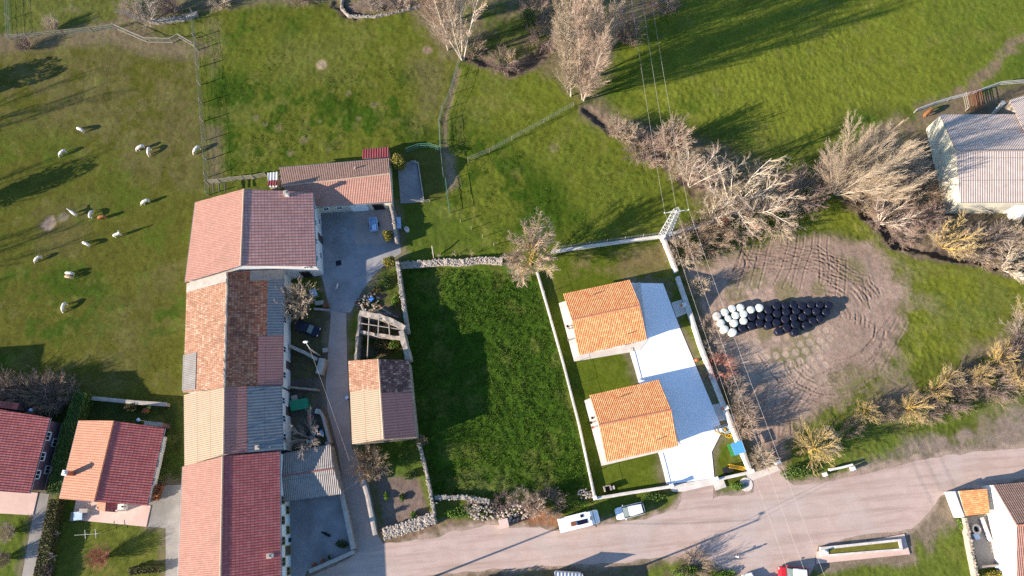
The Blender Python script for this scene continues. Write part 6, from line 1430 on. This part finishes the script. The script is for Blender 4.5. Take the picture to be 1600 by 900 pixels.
c = P(529, 411); tag(MB().box((c.x, c.y, .012), (.9, .9, .03), R(8)).build('drain_cover', M['solar']), 'square dark drain cover in the middle of the courtyard', 'drain cover')
# scrap in the yard above the shed
rs = random.Random(12)
for k in range(10):
    u, v = rs.uniform(482, 503), rs.uniform(640, 695); sz = (rs.uniform(.5, 1.3), rs.uniform(.3, .8), rs.uniform(.2, .6)); mt = ['skyblue', 'cap', 'wood', 'solar', 'cap_white', 'rust', 'galv', 'wood', 'skyblue', 'car_red'][k]
    crate('scrap_box', ['pale blue', 'grey', 'wooden', 'black', 'whitish', 'rusty', 'metal', 'broken wooden', 'faded blue', 'red'][k] + ' box in the scrap yard beside the lane', u, v, sz, mt, rs.random() * 3, 'scrap')
# villa garden
t = thing('patio_table', 'pale blue topped table on the villa patio', 'table', tuple(P(127, 806)) ); MB().box((0, 0, .85), (1.3, 1.2, .06)).build('table_top', M['skyblue'], t, loc=(0, 0, 0))
for x in (-.5, .5):
    for y in (-.45, .45): MB().tube((x, y, .1), (x, y, .83), .04, n=6).build('leg', M['galv'], t, loc=(0, 0, 0))
crate('patio_cabinet', 'grey cabinet behind the patio table', 131, 798, (1.2, .5, .9), 'cap', R(-5), 'cabinet', .1); crate('patio_bench', 'dark bench left of the patio table', 114, 807, (.6, 1.2, .6), 'wood', R(-5), 'bench', .02)
c = P(189, 792, 1.2); t = thing('stone_oven', 'white garden oven beside the villa porch', 'oven', (c.x, c.y, .1)); MB().box((0, 0, .6), (.9, .8, 1.2)).build('body', M['wall_white'], t, loc=(0, 0, 0)); MB().tube((.35, 0, .6), (.35, 0, 1.5), .12, n=8).build('flue', M['dark'], t, loc=(0, 0, 0))
t = thing('clothes_line', 'white metal clothes line frame on the villa lawn', 'clothes line', tuple(P(148, 834)))
for x in (-.1, 1.45): MB().tube((x - .5, 0, 0), (x - .5, 0, 1.4), .04, n=6).build('post', M['galv'], t, loc=(0, 0, 0)); MB().tube((x - .4, -.65, 1.4), (x - .6, .65, 1.4), .03, n=6).build('crossbar', M['galv'], t, loc=(0, 0, 0))
MB().tube((-2.2, .05, 1.4), (1.2, -.05, 1.4), .025, n=5).build('line', M['galv'], t, loc=(0, 0, 0))
mb = MB(); rs = random.Random(5); a, b = P(248, 758, 1.0), P(240, 782, 1.0)
for k in range(120):
    p = a.lerp(b, rs.random()); mb.tube((p.x - .45 + rs.uniform(-.1, .1), p.y, rs.uniform(.1, 1.1)), (p.x + .45 + rs.uniform(-.1, .1), p.y + rs.uniform(-.1, .1), rs.uniform(.1, 1.1)), .07, n=5)
tag(mb.build('firewood_stack', M['rust']), 'stack of firewood along the right wall of the villa', 'firewood')
for u, v, lb in ((48, 641, 'left of two small glowing pale globe lamps'), (216, 656, 'right of two small pale globe lamps, behind the villa')):
    c = P(u, v, 2.6); t = thing('globe_lamp', lb.replace('glowing ', ''), 'lamp', (c.x, c.y, 0)); MB().tube((0, 0, 0), (0, 0, 2.4), .05, n=6).build('post', M['galv'], t, loc=(0, 0, 0)); MB().blob((0, 0, 2.6), (.28, .28, .28), 0, 0, 10, 8, smooth=True).build('globe', M['skyblue'], t, loc=(0, 0, 0))
crate('roadside_cabinet', 'pinkish white cabinet on the verge by the stone heap', 787, 818, (1.3, 1.2, 1.0), 'wall_white', R(8), 'cabinet', 0, 'patio')
stone_heap('stone_heap', 'large heap of pale stones at the meadow corner, left part', 752, 797, 2.6, 1.5, .9, 170, ['stone_pale', 'stone_grey'], 42, rz=-.2)
stone_heap('stone_heap', 'heap of pinkish stones right of the pink cabinet', 808, 799, 3.0, 1.4, .8, 170, ['stone_pale', 'patio', 'stone_grey'], 43, rz=.1)
stone_heap('brush_heap', 'dark brushwood heap between the two stone heaps', 775, 793, 1.5, 1.3, .8, 90, ['bark_brown', 'wood_dark'], 44, .06, .2)
stone_heap('edging_stones', 'line of pale edging stones inside the garden wall', 630, 818, 3.6, .2, .15, 40, ['cap_white', 'stone_pale'], 45, .1, .18, rz=R(17))
stone_heap('brick_heap', 'stones piled at the lower right corner of the meadow', 915, 772, 1.2, .8, .4, 50, ['stone_grey', 'stone_pale'], 46)
stone_heap('block_row', 'row of pale blocks below the pylon corner', 1055, 372, 1.6, .35, .4, 26, ['cap_white'], 47, .15, .28, rz=R(12))
c = P(1166, 757, .1); t = thing('manhole', 'round iron cover on the pale apron by the corner pillar', 'manhole', (c.x, c.y, 0)); MB().tube((0, 0, .0), (0, 0, .06), 1.0, 1.0, 16).build('apron', M['cap_white'], t, loc=(0, 0, 0)); MB().tube((0, 0, .06), (0, 0, .09), .34, .34, 14).build('cover', M['chrome'], t, loc=(0, 0, 0))
crate('letter_pedestal', 'low pale plinth beside the driveway gate pillar', 1124, 757, (1.6, 1.2, .15), 'cap_white', R(12), 'plinth', 0)
# cottage yard
c = P(1526, 827, .5); t = thing('ring_planter', 'pale stone ring in the cottage yard', 'planter', (c.x, c.y, 0)); mb = MB(); n = 16
mb.rings([[(math.cos(6.283 * k / n) * r, math.sin(6.283 * k / n) * r * 1.15, z) for k in range(n)] for r, z in ((.62, 0), (.62, .5), (.38, .5), (.38, .1))], cap=False, smooth=False); mb.build('ring', M['cap_white'], t, loc=(0, 0, 0)); MB().tube((0, 0, 0), (0, 0, .12), .4, n=14).build('soil', M['dark'], t, loc=(0, 0, 0))
crate('yard_basin', 'pale basin below the stone ring in the cottage yard', 1526, 838, (.7, .8, .4), 'skyblue', .2, 'basin'); crate('yard_bench', 'long pale bench along the cottage wall', 1541, 827, (.4, 3.2, .45), 'cap_white', R(7), 'bench'); crate('covered_table', 'pale blue covered table at the bottom of the cottage wall', 1568, 887, (1.2, 1.0, .9), 'skyblue', .2, 'table')
c = P(1594, 334, .8); crate('water_tank', 'white tank against the lower wall of the big barn', 1595, 334, (1.3, 1.1, 1.3), 'wall_white', 0, 'tank')
crate('white_sacks', 'pale sacks at the foot of the big barn wall', 1584, 336, (1.0, .9, .8), 'cap_white', .2, 'sacks')
stone_heap('stone_heap', 'white boulders at the far right end of the ditch', 1592, 432, .8, .5, .4, 12, ['cap_white'], 48, .2, .4)
# ------------------------------------------------------------------ trees: every trunk foot where it stands in the photo
T = tree
# tall poplars at the top
T('poplar', 'tall pale poplar nearest the winding mesh fence, lowest of the left group', 723, 93, 'vee', 1.55, 1.0, sxy=.75, group='tall poplars at the top edge')
T('poplar', 'tall thin poplar second in the left group', 700, 78, 'poplar', .95, 2.2, sxy=1.0, group='tall poplars at the top edge')
T('poplar', 'tall poplar at the left end of the left group', 680, 44, 'poplar', .95, .2, sxy=1.1, group='tall poplars at the top edge')
T('poplar', 'poplar behind the left group, its foot hidden by twigs', 712, 40, 'poplar_many', 1.1, 3.2, sxy=.8, group='tall poplars at the top edge')
T('poplar', 'white footed poplar in front of the big twiggy clump', 892, 150, 'poplar', 1.05, .6, sxy=1.1, twigs='twig_beige', group='tall poplars at the top edge')
T('poplar', 'densest poplar of the big twiggy clump, at the ditch end', 912, 156, 'poplar_many', 1.25, 4.1, sxy=1.0, twigs='twig_pink', group='tall poplars at the top edge')
T('poplar', 'poplar behind the big twiggy clump, right side', 925, 122, 'poplar_many', 1.15, 5.2, sxy=1.05, twigs='twig_pink', group='tall poplars at the top edge')
T('poplar', 'poplar behind the big twiggy clump, left side', 884, 96, 'poplar_many', 1.1, 2.5, sxy=1.0, twigs='twig_beige', group='tall poplars at the top edge')
T('poplar', 'farthest poplar of the big clump at the top edge', 905, 60, 'poplar', 1.0, 2.0, sxy=.9, twigs='twig_pink', group='tall poplars at the top edge')
T('round_bush', 'rounded mauve bush right of the big poplar clump', 977, 66, 'bush', 1.75, .3, twigs='twig_purple', cat='bush')
T('yellow_bush', 'yellowish brown bush in front of the stony bank between the poplars', 800, 98, 'small', 1.35, 1.3, 'lichen', 'twig_beige', cat='bush')
T('mauve_bush', 'mauve bush below the yellowish one between the poplars', 786, 100, 'bush_wide', 1.1, .3, twigs='twig_purple', cat='bush')
T('mauve_bush', 'mauve thicket left of the big poplar clump', 850, 62, 'bush_wide', 1.3, 2.3, twigs='twig_purple', cat='bush')
T('mauve_bush', 'mauve thicket at the top edge between the poplar groups', 838, 22, 'bush_wide', 1.3, 4.3, twigs='twig_purple', cat='bush')
leafy('dark_evergreen', 'dark green evergreen between the two poplar groups', 826, 40, (1.6, 1.6, 2.6), 'leaf_dark', 1800, 71)
T('mauve_bush', 'mauve bush at the top right of the poplar clump by the path', 1035, 8, 'bush_wide', 1.2, 1.3, twigs='twig_purple', cat='bush')
T('grey_bush', 'brown bush at the foot of the tall poplars by the mesh fence', 737, 78, 'bush_wide', 1.0, 3.3, twigs='twig_brown', cat='bush')
T('grey_bush', 'twiggy bush inside the curved stone enclosure', 585, 8, 'bush_wide', 1.0, 3.9, twigs='twig_grey', cat='bush')
T('grey_bush', 'twiggy bush right of the curved stone enclosure', 625, 5, 'bush_wide', 1.2, 4.9, twigs='twig_pink', cat='bush')
T('grey_bush', 'dark twiggy bush at the top of the second paddock', 472, -6, 'bush_wide', 1.2, 1.9, twigs='twig_purple', cat='bush')
# upper left
T('grey_bush', 'bluish twiggy tree by the stone wall at the top edge', 236, 34, 'bare_arms', 1.05, 2.9, 'bark_pale', 'twig_grey')
T('grey_bush', 'dark bush behind the stone wall at the top edge', 272, 20, 'bush', 1.35, .9, twigs='twig_purple', cat='bush')
T('grey_bush', 'pale brush right of the stone wall at the top edge', 345, 2, 'bush_wide', 1.0, 1.6, twigs='twig_beige', cat='bush')
T('grey_bush', 'thin bush on the sagging wire fence', 88, 45, 'bush', .9, 1.9, twigs='twig_beige', cat='bush')
T('grey_bush', 'small mauve bush below the sagging wire fence', 45, 76, 'bush', .9, 2.9, twigs='twig_purple', cat='bush')
T('grey_bush', 'faint bush behind the sagging wire fence', 205, 22, 'bush_wide', .9, 2.9, twigs='twig_beige', cat='bush')
# out of view at the left: their shadows lie on the field
for k, (x, y, s) in enumerate(((-112, 42, 1.0), (-122, 50, 1.2), (-118, 66, 1.2), (-126, 30, 1.0))):
    o = T('poplar', ['nearest', 'second', 'third', 'lowest'][k] + ' poplar beyond the left edge of the field', 0, 450, 'vee', s, k * 1.7, sxy=.8, group='poplars beyond the left edge'); o.location = (x, y, -.1)
o = leafy('dark_evergreen', 'broad evergreen just beyond the left edge', -70, 330, (3.2, 3.2, 5), 'leaf_dark', 3000, 72, cat='tree', size=.2)
o = leafy('dark_evergreen', 'second evergreen beyond the left edge, higher up', -70, 150, (3, 3, 4.5), 'leaf_dark', 3000, 73, cat='tree', size=.2)
# along the stream
T('stream_bush', 'yellow mauve bush at the upper end of the stream', 978, 219, 'bush', 1.25, 1.0, 'lichen', 'twig_beige', cat='bush')
T('stream_bush', 'pink bush beside the upper end of the stream', 962, 208, 'bush', 1.15, 2.4, twigs='twig_pink', cat='bush')
T('stream_bush', 'mauve bush with pale stems midway along the stream', 1002, 236, 'bush_wide', 1.3, 1.0, twigs='twig_purple', cat='bush')
T('stream_bush', 'bush with white feet midway along the stream', 1020, 246, 'bush_wide', 1.15, 4.0, twigs='twig_pink', cat='bush')
T('stream_bush', 'large rounded pink bush midway along the stream', 1049, 232, 'bush', 2.2, 2.0, twigs='twig_pink', cat='bush', sxy=.85)
T('stream_bush', 'mauve bush left of the forked pale tree', 1060, 270, 'bush', 1.7, 5.0, twigs='twig_beige', cat='bush')
T('forked_tree', 'forked pale tree with two long limbs beside the stream', 1077, 291, 'vee', .80, .3, sxy=1.0, twigs='twig_pink')
T('stream_bush', 'brown bush at the foot of the forked pale tree', 1092, 292, 'bush', 1.6, .5, twigs='twig_purple', cat='bush')
T('spreading_tree', 'wide spreading tree with long whitish limbs above the wall end', 1142, 318, 'spread', 1.12, .9, twigs='twig_beige')
T('spreading_tree', 'second pale limbed tree tangled into the right of the spreading one', 1178, 330, 'spread', .92, 4.0, twigs='twig_pink')
T('broken_tree', 'short pale trunked tree left of the spreading tree', 1112, 338, 'bare_arms', 1.0, 1.2, twigs='twig_beige')
T('stream_bush', 'brown thicket under the spreading tree', 1150, 352, 'bush_wide', 1.5, .2, twigs='twig_pink', cat='bush')
T('stream_bush', 'brown thicket right of the spreading tree', 1205, 345, 'bush_wide', 1.5, 1.2, twigs='twig_beige', cat='bush')
T('stream_bush', 'mauve thicket between the spreading tree and the leaning poplar', 1245, 305, 'bush_wide', 1.7, 2.2, twigs='twig_purple', cat='bush')
T('stream_bush', 'low brush below the wall end near the orange leaved bush', 1085, 375, 'bush_wide', 1.3, 3.2, twigs='twig_brown', cat='bush')
T('stream_bush', 'low brush between the pylon and the wall shrubs', 1065, 395, 'bush_wide', 1.1, .9, twigs='twig_beige', cat='bush')
T('stream_bush', 'low brown brush above the trodden yard', 1115, 380, 'bush_wide', 1.2, 5.2, twigs='twig_brown', cat='bush')
leafy('orange_bush', 'bush with withered orange leaves under the spreading tree', 1130, 350, (.7, .8, 1.3), 'leaf_orange', 700, 74)
leafy('ivy_bush', 'dark ivy bush right of the spreading tree', 1216, 345, (2, 1.2, 1.1), 'leaf_dark', 1500, 75)
T('round_bush', 'rounded mauve tree left of the leaning poplar', 1294, 282, 'bush', 2.3, 1.3, twigs='twig_purple', cat='tree', sxy=.9)
leafy('ivy_bush', 'ivy covered bank below the rounded mauve tree', 1268, 302, (2, 1.0, .9), 'leaf_dark', 1000, 78)
T('leaning_poplar', 'poplar with long swept twigs right of the rounded mauve tree', 1305, 304, 'broom', 1.15, .2, sxy=.85, twigs='twig_beige')
T('leaning_poplar', 'second swept poplar behind the first, nearer the cow', 1330, 280, 'broom', .95, 3.2, sxy=.85, twigs='twig_beige')
T('leaning_poplar', 'swept poplar between the stream and the big barn', 1362, 312, 'broom', .8, 4.4, sxy=.8, twigs='twig_beige')
T('barn_tree', 'dense twiggy tree close to the upper left barn corner', 1395, 280, 'bush', 2.2, .4, twigs='twig_pink', cat='tree')
T('barn_tree', 'pinkish tree between the stream and the middle of the barn wall', 1376, 348, 'bare_arms', 1.35, 1.4, twigs='twig_purple')
T('barn_tree', 'reddish brown bush at the foot of the barn wall', 1432, 312, 'bush_wide', 1.5, 2.4, twigs='twig_brown', cat='bush')
T('barn_tree', 'mauve bush below the left barn corner', 1440, 348, 'bush', 1.5, 3.4, twigs='twig_purple', cat='bush')
T('barn_tree', 'straw coloured bush above the sunken ditch', 1456, 372, 'bush', .95, 3.9, twigs='twig_beige', cat='bush')
T('barn_tree', 'brown brush at the left end of the sunken ditch', 1345, 320, 'bush_wide', 1.1, 4.4, twigs='twig_brown', cat='bush')
T('barn_tree', 'brown brush lining the middle of the sunken ditch', 1408, 366, 'bush_wide', 1.1, 5.4, twigs='twig_purple', cat='bush')
leafy('red_leaf_bush', 'small bush with rusty leaves beside the barn wall', 1435, 290, (.8, .8, 1.0), 'leaf_orange', 220, 76)
T('yellow_pollard', 'bright yellow limbed tree in front of the big barn', 1474, 386, 'bare_arms', 1.22, .9, 'lichen', 'lichen_twig')
T('barn_tree', 'twiggy mass below the barn, left one of three', 1522, 384, 'bush_wide', 1.3, .9, twigs='twig_grey', cat='bush')
T('barn_tree', 'twiggy mass below the barn, middle one of three', 1552, 376, 'bush', 1.4, 1.9, twigs='twig_grey', cat='bush')
T('barn_tree', 'twiggy mass below the barn, right one of three', 1588, 380, 'bush', 1.5, 2.9, twigs='twig_beige', cat='bush')
T('barn_tree', 'pale stemmed tree at the right end of the ditch', 1567, 421, 'bare_arms', 1.1, 5.0, 'bark_pale', 'twig_beige')
T('barn_tree', 'twiggy bush filling the ditch end by the white boulders', 1535, 402, 'bush_wide', 1.2, 4.0, twigs='twig_brown', cat='bush')
# wall-side shrubs
for k, (u, v, key, s, tw, lb) in enumerate(((1080, 400, 'bush', .9, 'twig_pink', 'topmost of the bare shrubs on the yard side of the white wall'), (1092, 452, 'bush', .95, 'twig_beige', 'fan shaped greenish shrub inside the grey shadow by the wall'),
        (1106, 507, 'bush_wide', .62, 'twig_pink', 'pink shrub beside the worn grey bale'), (1112, 545, 'bush_wide', .7, 'twig_grey', 'low shrub below the worn grey bale'), (1124, 578, 'bush_wide', .95, 'twig_red', 'rusty coloured shrub halfway down the white wall'),
        (1143, 607, 'bush', 1.1, 'twig_grey', 'grey shrub opposite the lower meter pillar'), (1156, 640, 'bush', 1.1, 'twig_grey', 'grey green shrub just below the lower meter pillar'), (1160, 668, 'bush', 1.25, 'twig_pink', 'pale shrub opposite the tangled hoses'), (1186, 718, 'bush', 1.2, 'twig_beige', 'lowest shrub, right of the blue roofed playhouse'))):
    T('wall_shrub', lb, u, v, key, s, k * 1.1, twigs=tw, cat='shrub', group='shrubs along the white wall')
# yellow trees at the lower right
for k, (u, v, key, s, bk, tw, lb) in enumerate(((1264, 706, 'pollard', 1.45, 'lichen', 'lichen', 'large yellow pollard behind the roadside barrier'), (1347, 648, 'pollard', 0.83, 'lichen', 'lichen', 'small yellow tree right of the large pollard'),
        (1416, 638, 'pollard', 1.09, 'lichen', 'lichen', 'yellow tree in the middle of the yellow row'), (1452, 610, 'pollard', 0.83, 'lichen', 'lichen', 'yellow tree behind the middle of the row'), (1470, 592, 'pollard', 0.80, 'lichen', 'twig_beige', 'upper left yellow tree of the row'),
        (1517, 592, 'pollard', 0.83, 'lichen', 'lichen', 'yellow tree second from the right edge'), (1549, 565, 'pollard', 0.98, 'lichen', 'lichen', 'uppermost yellow tree close to the right edge'), (1580, 598, 'pollard', 0.98, 'lichen', 'lichen', 'yellow tree at the right edge'), (1596, 490, 'pollard', 0.92, 'lichen', 'twig_beige', 'yellow limbs reaching in from the right edge'))):
    T('yellow_tree', lb, u, v, key, s, k * .9 + .2, bk, 'lichen_twig' if tw == 'lichen' else tw, group='yellow lichened trees by the road')
for k, (u, v, s, tw, lb) in enumerate(((1290, 690, 0.86, 'twig_beige', 'pale twigs right of the large yellow pollard'), (1375, 640, 0.79, 'twig_brown', 'brown brush between the two left yellow trees'), (1440, 640, 1.01, 'twig_purple', 'mauve brush below the middle yellow tree'),
        (1480, 625, 1.15, 'twig_purple', 'mauve thicket right of the middle yellow tree'), (1500, 600, 1.08, 'twig_brown', 'brown thicket under the upper yellow trees'), (1550, 600, 1.30, 'twig_purple', 'mauve thicket between the two right yellow trees'),
        (1585, 560, 1.44, 'twig_purple', 'tall mauve thicket at the right edge'), (1600, 525, 1.44, 'twig_grey', 'grey thicket high on the right edge'), (1330, 670, 0.65, 'twig_brown', 'low brush left of the small yellow tree'))):
    T('thicket', lb, u, v, 'bush_wide', s, k * 1.4, twigs=tw, cat='thicket', group='thickets among the yellow trees')
# single trees round the farms
T('round_tree', 'round headed tree with yellow limbs on the corner of the meadow walls', 829, 414, 'round', 1.1, 1.0, 'lichen', 'twig_pink')
T('courtyard_tree', 'bare fan shaped tree between the old house and the courtyard', 474, 480, 'bush', 1.85, 1.7, twigs='twig_beige', cat='tree')
T('courtyard_tree', 'bare tree with tangled limbs in the scrap yard', 486, 686, 'bare_arms', 1.0, 1.2, 'bark_pale', 'twig_grey')
T('garden_tree', 'dense brown tree at the top of the vegetable garden', 583, 728, 'bush', 1.75, .7, twigs='twig_brown', cat='tree')
T('garden_bush', 'small brown bush on the corner of the barn and garden wall', 660, 690, 'bush', .55, .7, twigs='twig_brown', cat='bush')
for k, (u, v, r_, lb) in enumerate(((626, 262, (1.5, 1.7, 2.4), 'yellowish shrub at the end of the stable wing'), (608, 374, (1.0, 1.1, 1.6), 'upper yellowish shrub on the courtyard wall'), (612, 412, (1.2, 1.2, 1.6), 'lower yellowish shrub on the courtyard wall'))):
    leafy('evergreen_shrub', lb, u, v, r_, 'leaf_yellow', 2200, 80 + k, size=.13)
for k, (u, v, r_, mt, lb) in enumerate(((605, 440, (1.2, 1.5, .7), 'leaf_dark', 'dark green bush between courtyard and wall'), (590, 455, (1.0, .8, .5), 'leaf_brown', 'brownish bush above the rubble heap'), (618, 470, (.8, 1.3, .5), 'leaf_weed', 'fresh green weeds along the long rough wall'),
        (632, 714, (1.0, 1.4, .5), 'leaf_weed', 'green bush at the top right of the vegetable garden'), (643, 742, (1.3, .8, .5), 'leaf_dark', 'dark leafy clump above the tilled soil'), (604, 775, (.5, .8, .35), 'leaf_weed', 'leafy clump on the left of the tilled soil'), (629, 778, (.5, .9, .35), 'leaf_hedge', 'leafy clump in the middle of the tilled soil'),
        (647, 804, (.5, .5, .5), 'leaf_weed', 'bright little bush at the bottom of the garden'), (574, 560, (.5, .5, .5), 'leaf_dark', 'dark tuft in the left room of the ruin'))):
    leafy('garden_bush', lb, u, v, r_, mt, 700, 90 + k)
T('orchard_tree', 'left of the three saplings above the tumbled wall', 687, 402, 'small', .5, 1, cat='sapling'); T('orchard_tree', 'middle of the three saplings above the tumbled wall', 711, 398, 'small', .5, 2, cat='sapling'); T('orchard_tree', 'right of the three saplings above the tumbled wall', 738, 396, 'small', .5, 3, cat='sapling')
T('ruin_bush', 'brown twigs growing in the upper room of the ruin', 592, 508, 'bush_wide', .85, .7, twigs='twig_brown', cat='bush')
T('roadside_bush', 'mauve brush at the left end of the roadside stones', 738, 788, 'bush_wide', .5, 1, twigs='twig_pink', cat='bush'); T('roadside_bush', 'mauve brush above the roadside stone heaps', 785, 782, 'bush_wide', .6, 2, twigs='twig_purple', cat='bush')
T('roadside_bush', 'large greyish bush right of the stone heaps', 834, 788, 'bush', 1.1, 3, twigs='twig_pink', cat='bush'); T('roadside_bush', 'greyish bush left of the camper van', 858, 788, 'bush_wide', .95, 4, twigs='twig_purple', cat='bush')
T('roadside_bush', 'brown brush right above the roadside stones', 815, 778, 'bush_wide', .6, 5, twigs='twig_beige', cat='bush')
leafy('verge_weeds', 'green weeds between garden wall and stone heap', 718, 800, (3.2, 1.2, .35), 'leaf_weed', 1600, 101); leafy('verge_weeds', 'weeds left of the camper van', 868, 800, (1.5, .8, .4), 'leaf_weed', 800, 102)
leafy('verge_weeds', 'weeds above the camper van along the white wall', 900, 786, (2.6, .7, .4), 'leaf_weed', 900, 103); leafy('verge_weeds', 'weeds above the white hatchback', 1022, 777, (3.0, .8, .5), 'leaf_hedge', 1400, 104); leafy('verge_weeds', 'weeds between the gate pillars and the road', 1152, 760, (1.5, .8, .35), 'leaf_weed', 800, 105)
leafy('verge_weeds', 'dark green clump in front of the large yellow pollard', 1240, 738, (2.6, 1.4, .8), 'leaf_hedge', 1800, 106); leafy('verge_weeds', 'weeds at the foot of the cottage wall', 1494, 805, (.5, 3.2, .4), 'leaf_weed', 800, 107); leafy('verge_weeds', 'leafy shrub at the bottom of the cottage yard', 1548, 897, (1.8, .8, .8), 'leaf_yellow', 900, 108)
T('roadside_bush', 'bramble on the verge at the bottom edge beside the person', 1085, 884, 'bush_wide', 1.0, 5, twigs='twig_brown', cat='bush'); leafy('verge_weeds', 'green clump on the verge at the bottom edge', 1070, 893, (3.0, 1.0, .6), 'leaf_weed', 1400, 109); leafy('verge_weeds', 'second green clump on the verge near the white car', 1130, 898, (2.4, .8, .4), 'leaf_weed', 1000, 110)
o = leafy('roadside_tree', 'leafy tree below the frame, its shadow lies on the road', 700, 952, (3, 3, 3.2), 'leaf_dark', 3500, 111, cat='tree', size=.16)
# villa gardens
hedge('clipped_hedge', 'tall dark hedge between the two villas', [(126, 612), (106, 665), (92, 722), (82, 772)], 2.8, 2.0, 'leaf_hedge', 130, 1)
hedge('clipped_hedge', 'lower brownish clipped hedge beside the garden path', [(84, 780), (70, 850), (58, 905), (52, 940)], 1.7, 1.5, 'leaf_brown', 130, 2)
hedge('clipped_hedge', 'short hedge at the bottom edge of the villa lawn', [(200, 893), (252, 889)], 1.0, 1.0, 'leaf_brown', 130, 3)
for k, (u, v, s, tw, lb) in enumerate(((8, 618, 1.5, 'twig_purple', 'first bush from the left in the row above the villas'), (32, 620, 1.4, 'twig_brown', 'second bush from the left in the row above the villas'), (58, 622, 1.5, 'twig_purple', 'third bush from the left in the row above the villas'), (84, 620, 1.4, 'twig_brown', 'fourth bush from the left in the row above the villas'), (104, 616, 1.2, 'twig_purple', 'bush touching the top of the tall hedge'))):
    T('boundary_bush', lb, u, v, 'bush_wide', s, k * 1.3, twigs=tw, cat='bush', group='bushes above the villas')
leafy('pale_bush', 'pale clipped bush on the wall above the villa', 207, 637, (1.6, .9, .9), 'leaf_brown', 1400, 120); leafy('pale_bush', 'smaller reddish bush beside the pale clipped one', 231, 642, (.7, .5, .6), 'leaf_orange', 300, 121)
T('garden_tree', 'small bare tree nearest the clipped hedge on the villa lawn', 95, 833, 'small', .62, 1.1, twigs='twig_beige'); T('garden_tree', 'white twigged bare tree in the shade of the villa lawn', 89, 868, 'small', .88, 2.1, twigs='twig_beige')
T('garden_tree', 'pinkish twigged tree on the sunny villa lawn', 166, 869, 'bush', 1.05, 2.1, 'bark_brown', 'twig_red'); T('garden_tree', 'mauve bush in the lower shade of the villa lawn', 80, 893, 'bush', .7, 2.1, twigs='twig_purple', cat='bush')
T('garden_tree', 'pale bush in the left garden', 20, 830, 'bush', .9, 3.1, twigs='twig_beige', cat='bush'); T('garden_tree', 'brown bush lower down in the left garden', 12, 872, 'bush', .8, 4.1, twigs='twig_brown', cat='bush')
T('orchard_tree', 'small sapling near the right edge of the field wall', 1585, 245, 'bush', .8, 1.0, cat='sapling') if False else None

# ------------------------------------------------------------------ grass: long blades in the rank meadow, tufts elsewhere
def grass(name, label, polys, dens, h0, h1, w_, mat, seed, patch=0.0):
    r = np.random.default_rng(seed); Vs = []
    for px in polys:
        poly = PP(px); xs = [p.x for p in poly]; ys = [p.y for p in poly]; A_ = (max(xs) - min(xs)) * (max(ys) - min(ys)); n = int(A_ * dens)
        x = r.uniform(min(xs), max(xs), n); y = r.uniform(min(ys), max(ys), n); k = sdist(x, y, poly) > .15
        if patch: k &= fbm(x, y, 4.0, 3, 6) + r.normal(0, .06, n) > patch
        x, y = x[k], y[k]; n = len(x)
        i = np.clip(np.searchsorted(gy, y) - 1, 0, ny - 1); j = np.clip(np.searchsorted(gx, x) - 1, 0, nx - 1); z = Z[i * nx + j] - .03
        hh = r.uniform(h0, h1, n) * (.5 + fbm(x, y, 2.5, 2, 4)); a = r.uniform(0, 6.283, n); ln = r.uniform(.2, .9, n) * hh; la = r.uniform(0, 6.283, n)
        ww = w_ * r.uniform(.6, 1.4, n)
        p0 = np.stack([x - np.cos(a) * ww, y - np.sin(a) * ww, z], 1); p1 = np.stack([x + np.cos(a) * ww, y + np.sin(a) * ww, z], 1); p2 = np.stack([x + np.cos(la) * ln, y + np.sin(la) * ln, z + hh], 1)
        Vs.append(np.stack([p0, p1, p2], 1).reshape(-1, 3))
    V = np.concatenate(Vs); tag(np_mesh(name, V, np.arange(len(V)).reshape(-1, 3), M[mat], smooth=False), label, None, None, 'stuff')
M['blade_dark'] = leafm('rank grass', (0.046, 0.085, 0.007), (0.068, 0.112, 0.010), (0.11, 0.15, 0.016))
M['blade_mid'] = leafm('pasture grass', (0.09, 0.12, 0.008), (0.12, 0.145, 0.011), (0.165, 0.165, 0.02))
grass('meadow_grass', 'long dark green grass in the walled meadow', [LUSH_POLY], 55, .10, .30, .05, 'blade_dark', 1)
grass('pasture_grass', 'tufts of grass in the pastures', [
    [(330, 70), (690, 110), (680, 225), (560, 240), (430, 262), (335, 282)], [(700, 180), (900, 180), (1000, 260), (1070, 310), (1030, 362), (870, 385), (720, 395), (703, 300)]], 22, .06, .17, .05, 'blade_dark', 2, .52)
grass('field_grass', 'short grass in the open fields', [[(960, 60), (1240, -20), (1620, -30), (1540, 130), (1280, 230), (950, 170)], [(1290, 320), (1400, 385), (1600, 435), (1600, 500), (1450, 560), (1400, 430)], [(1230, 745), (1350, 655), (1540, 620), (1400, 715), (1300, 745)], [(1480, 800), (1520, 900), (1262, 900), (1280, 885), (1430, 870)],
    [(0, 100), (300, 90), (320, 300), (285, 600), (0, 600)]], 7, .04, .12, .05, 'blade_mid', 3, .46)
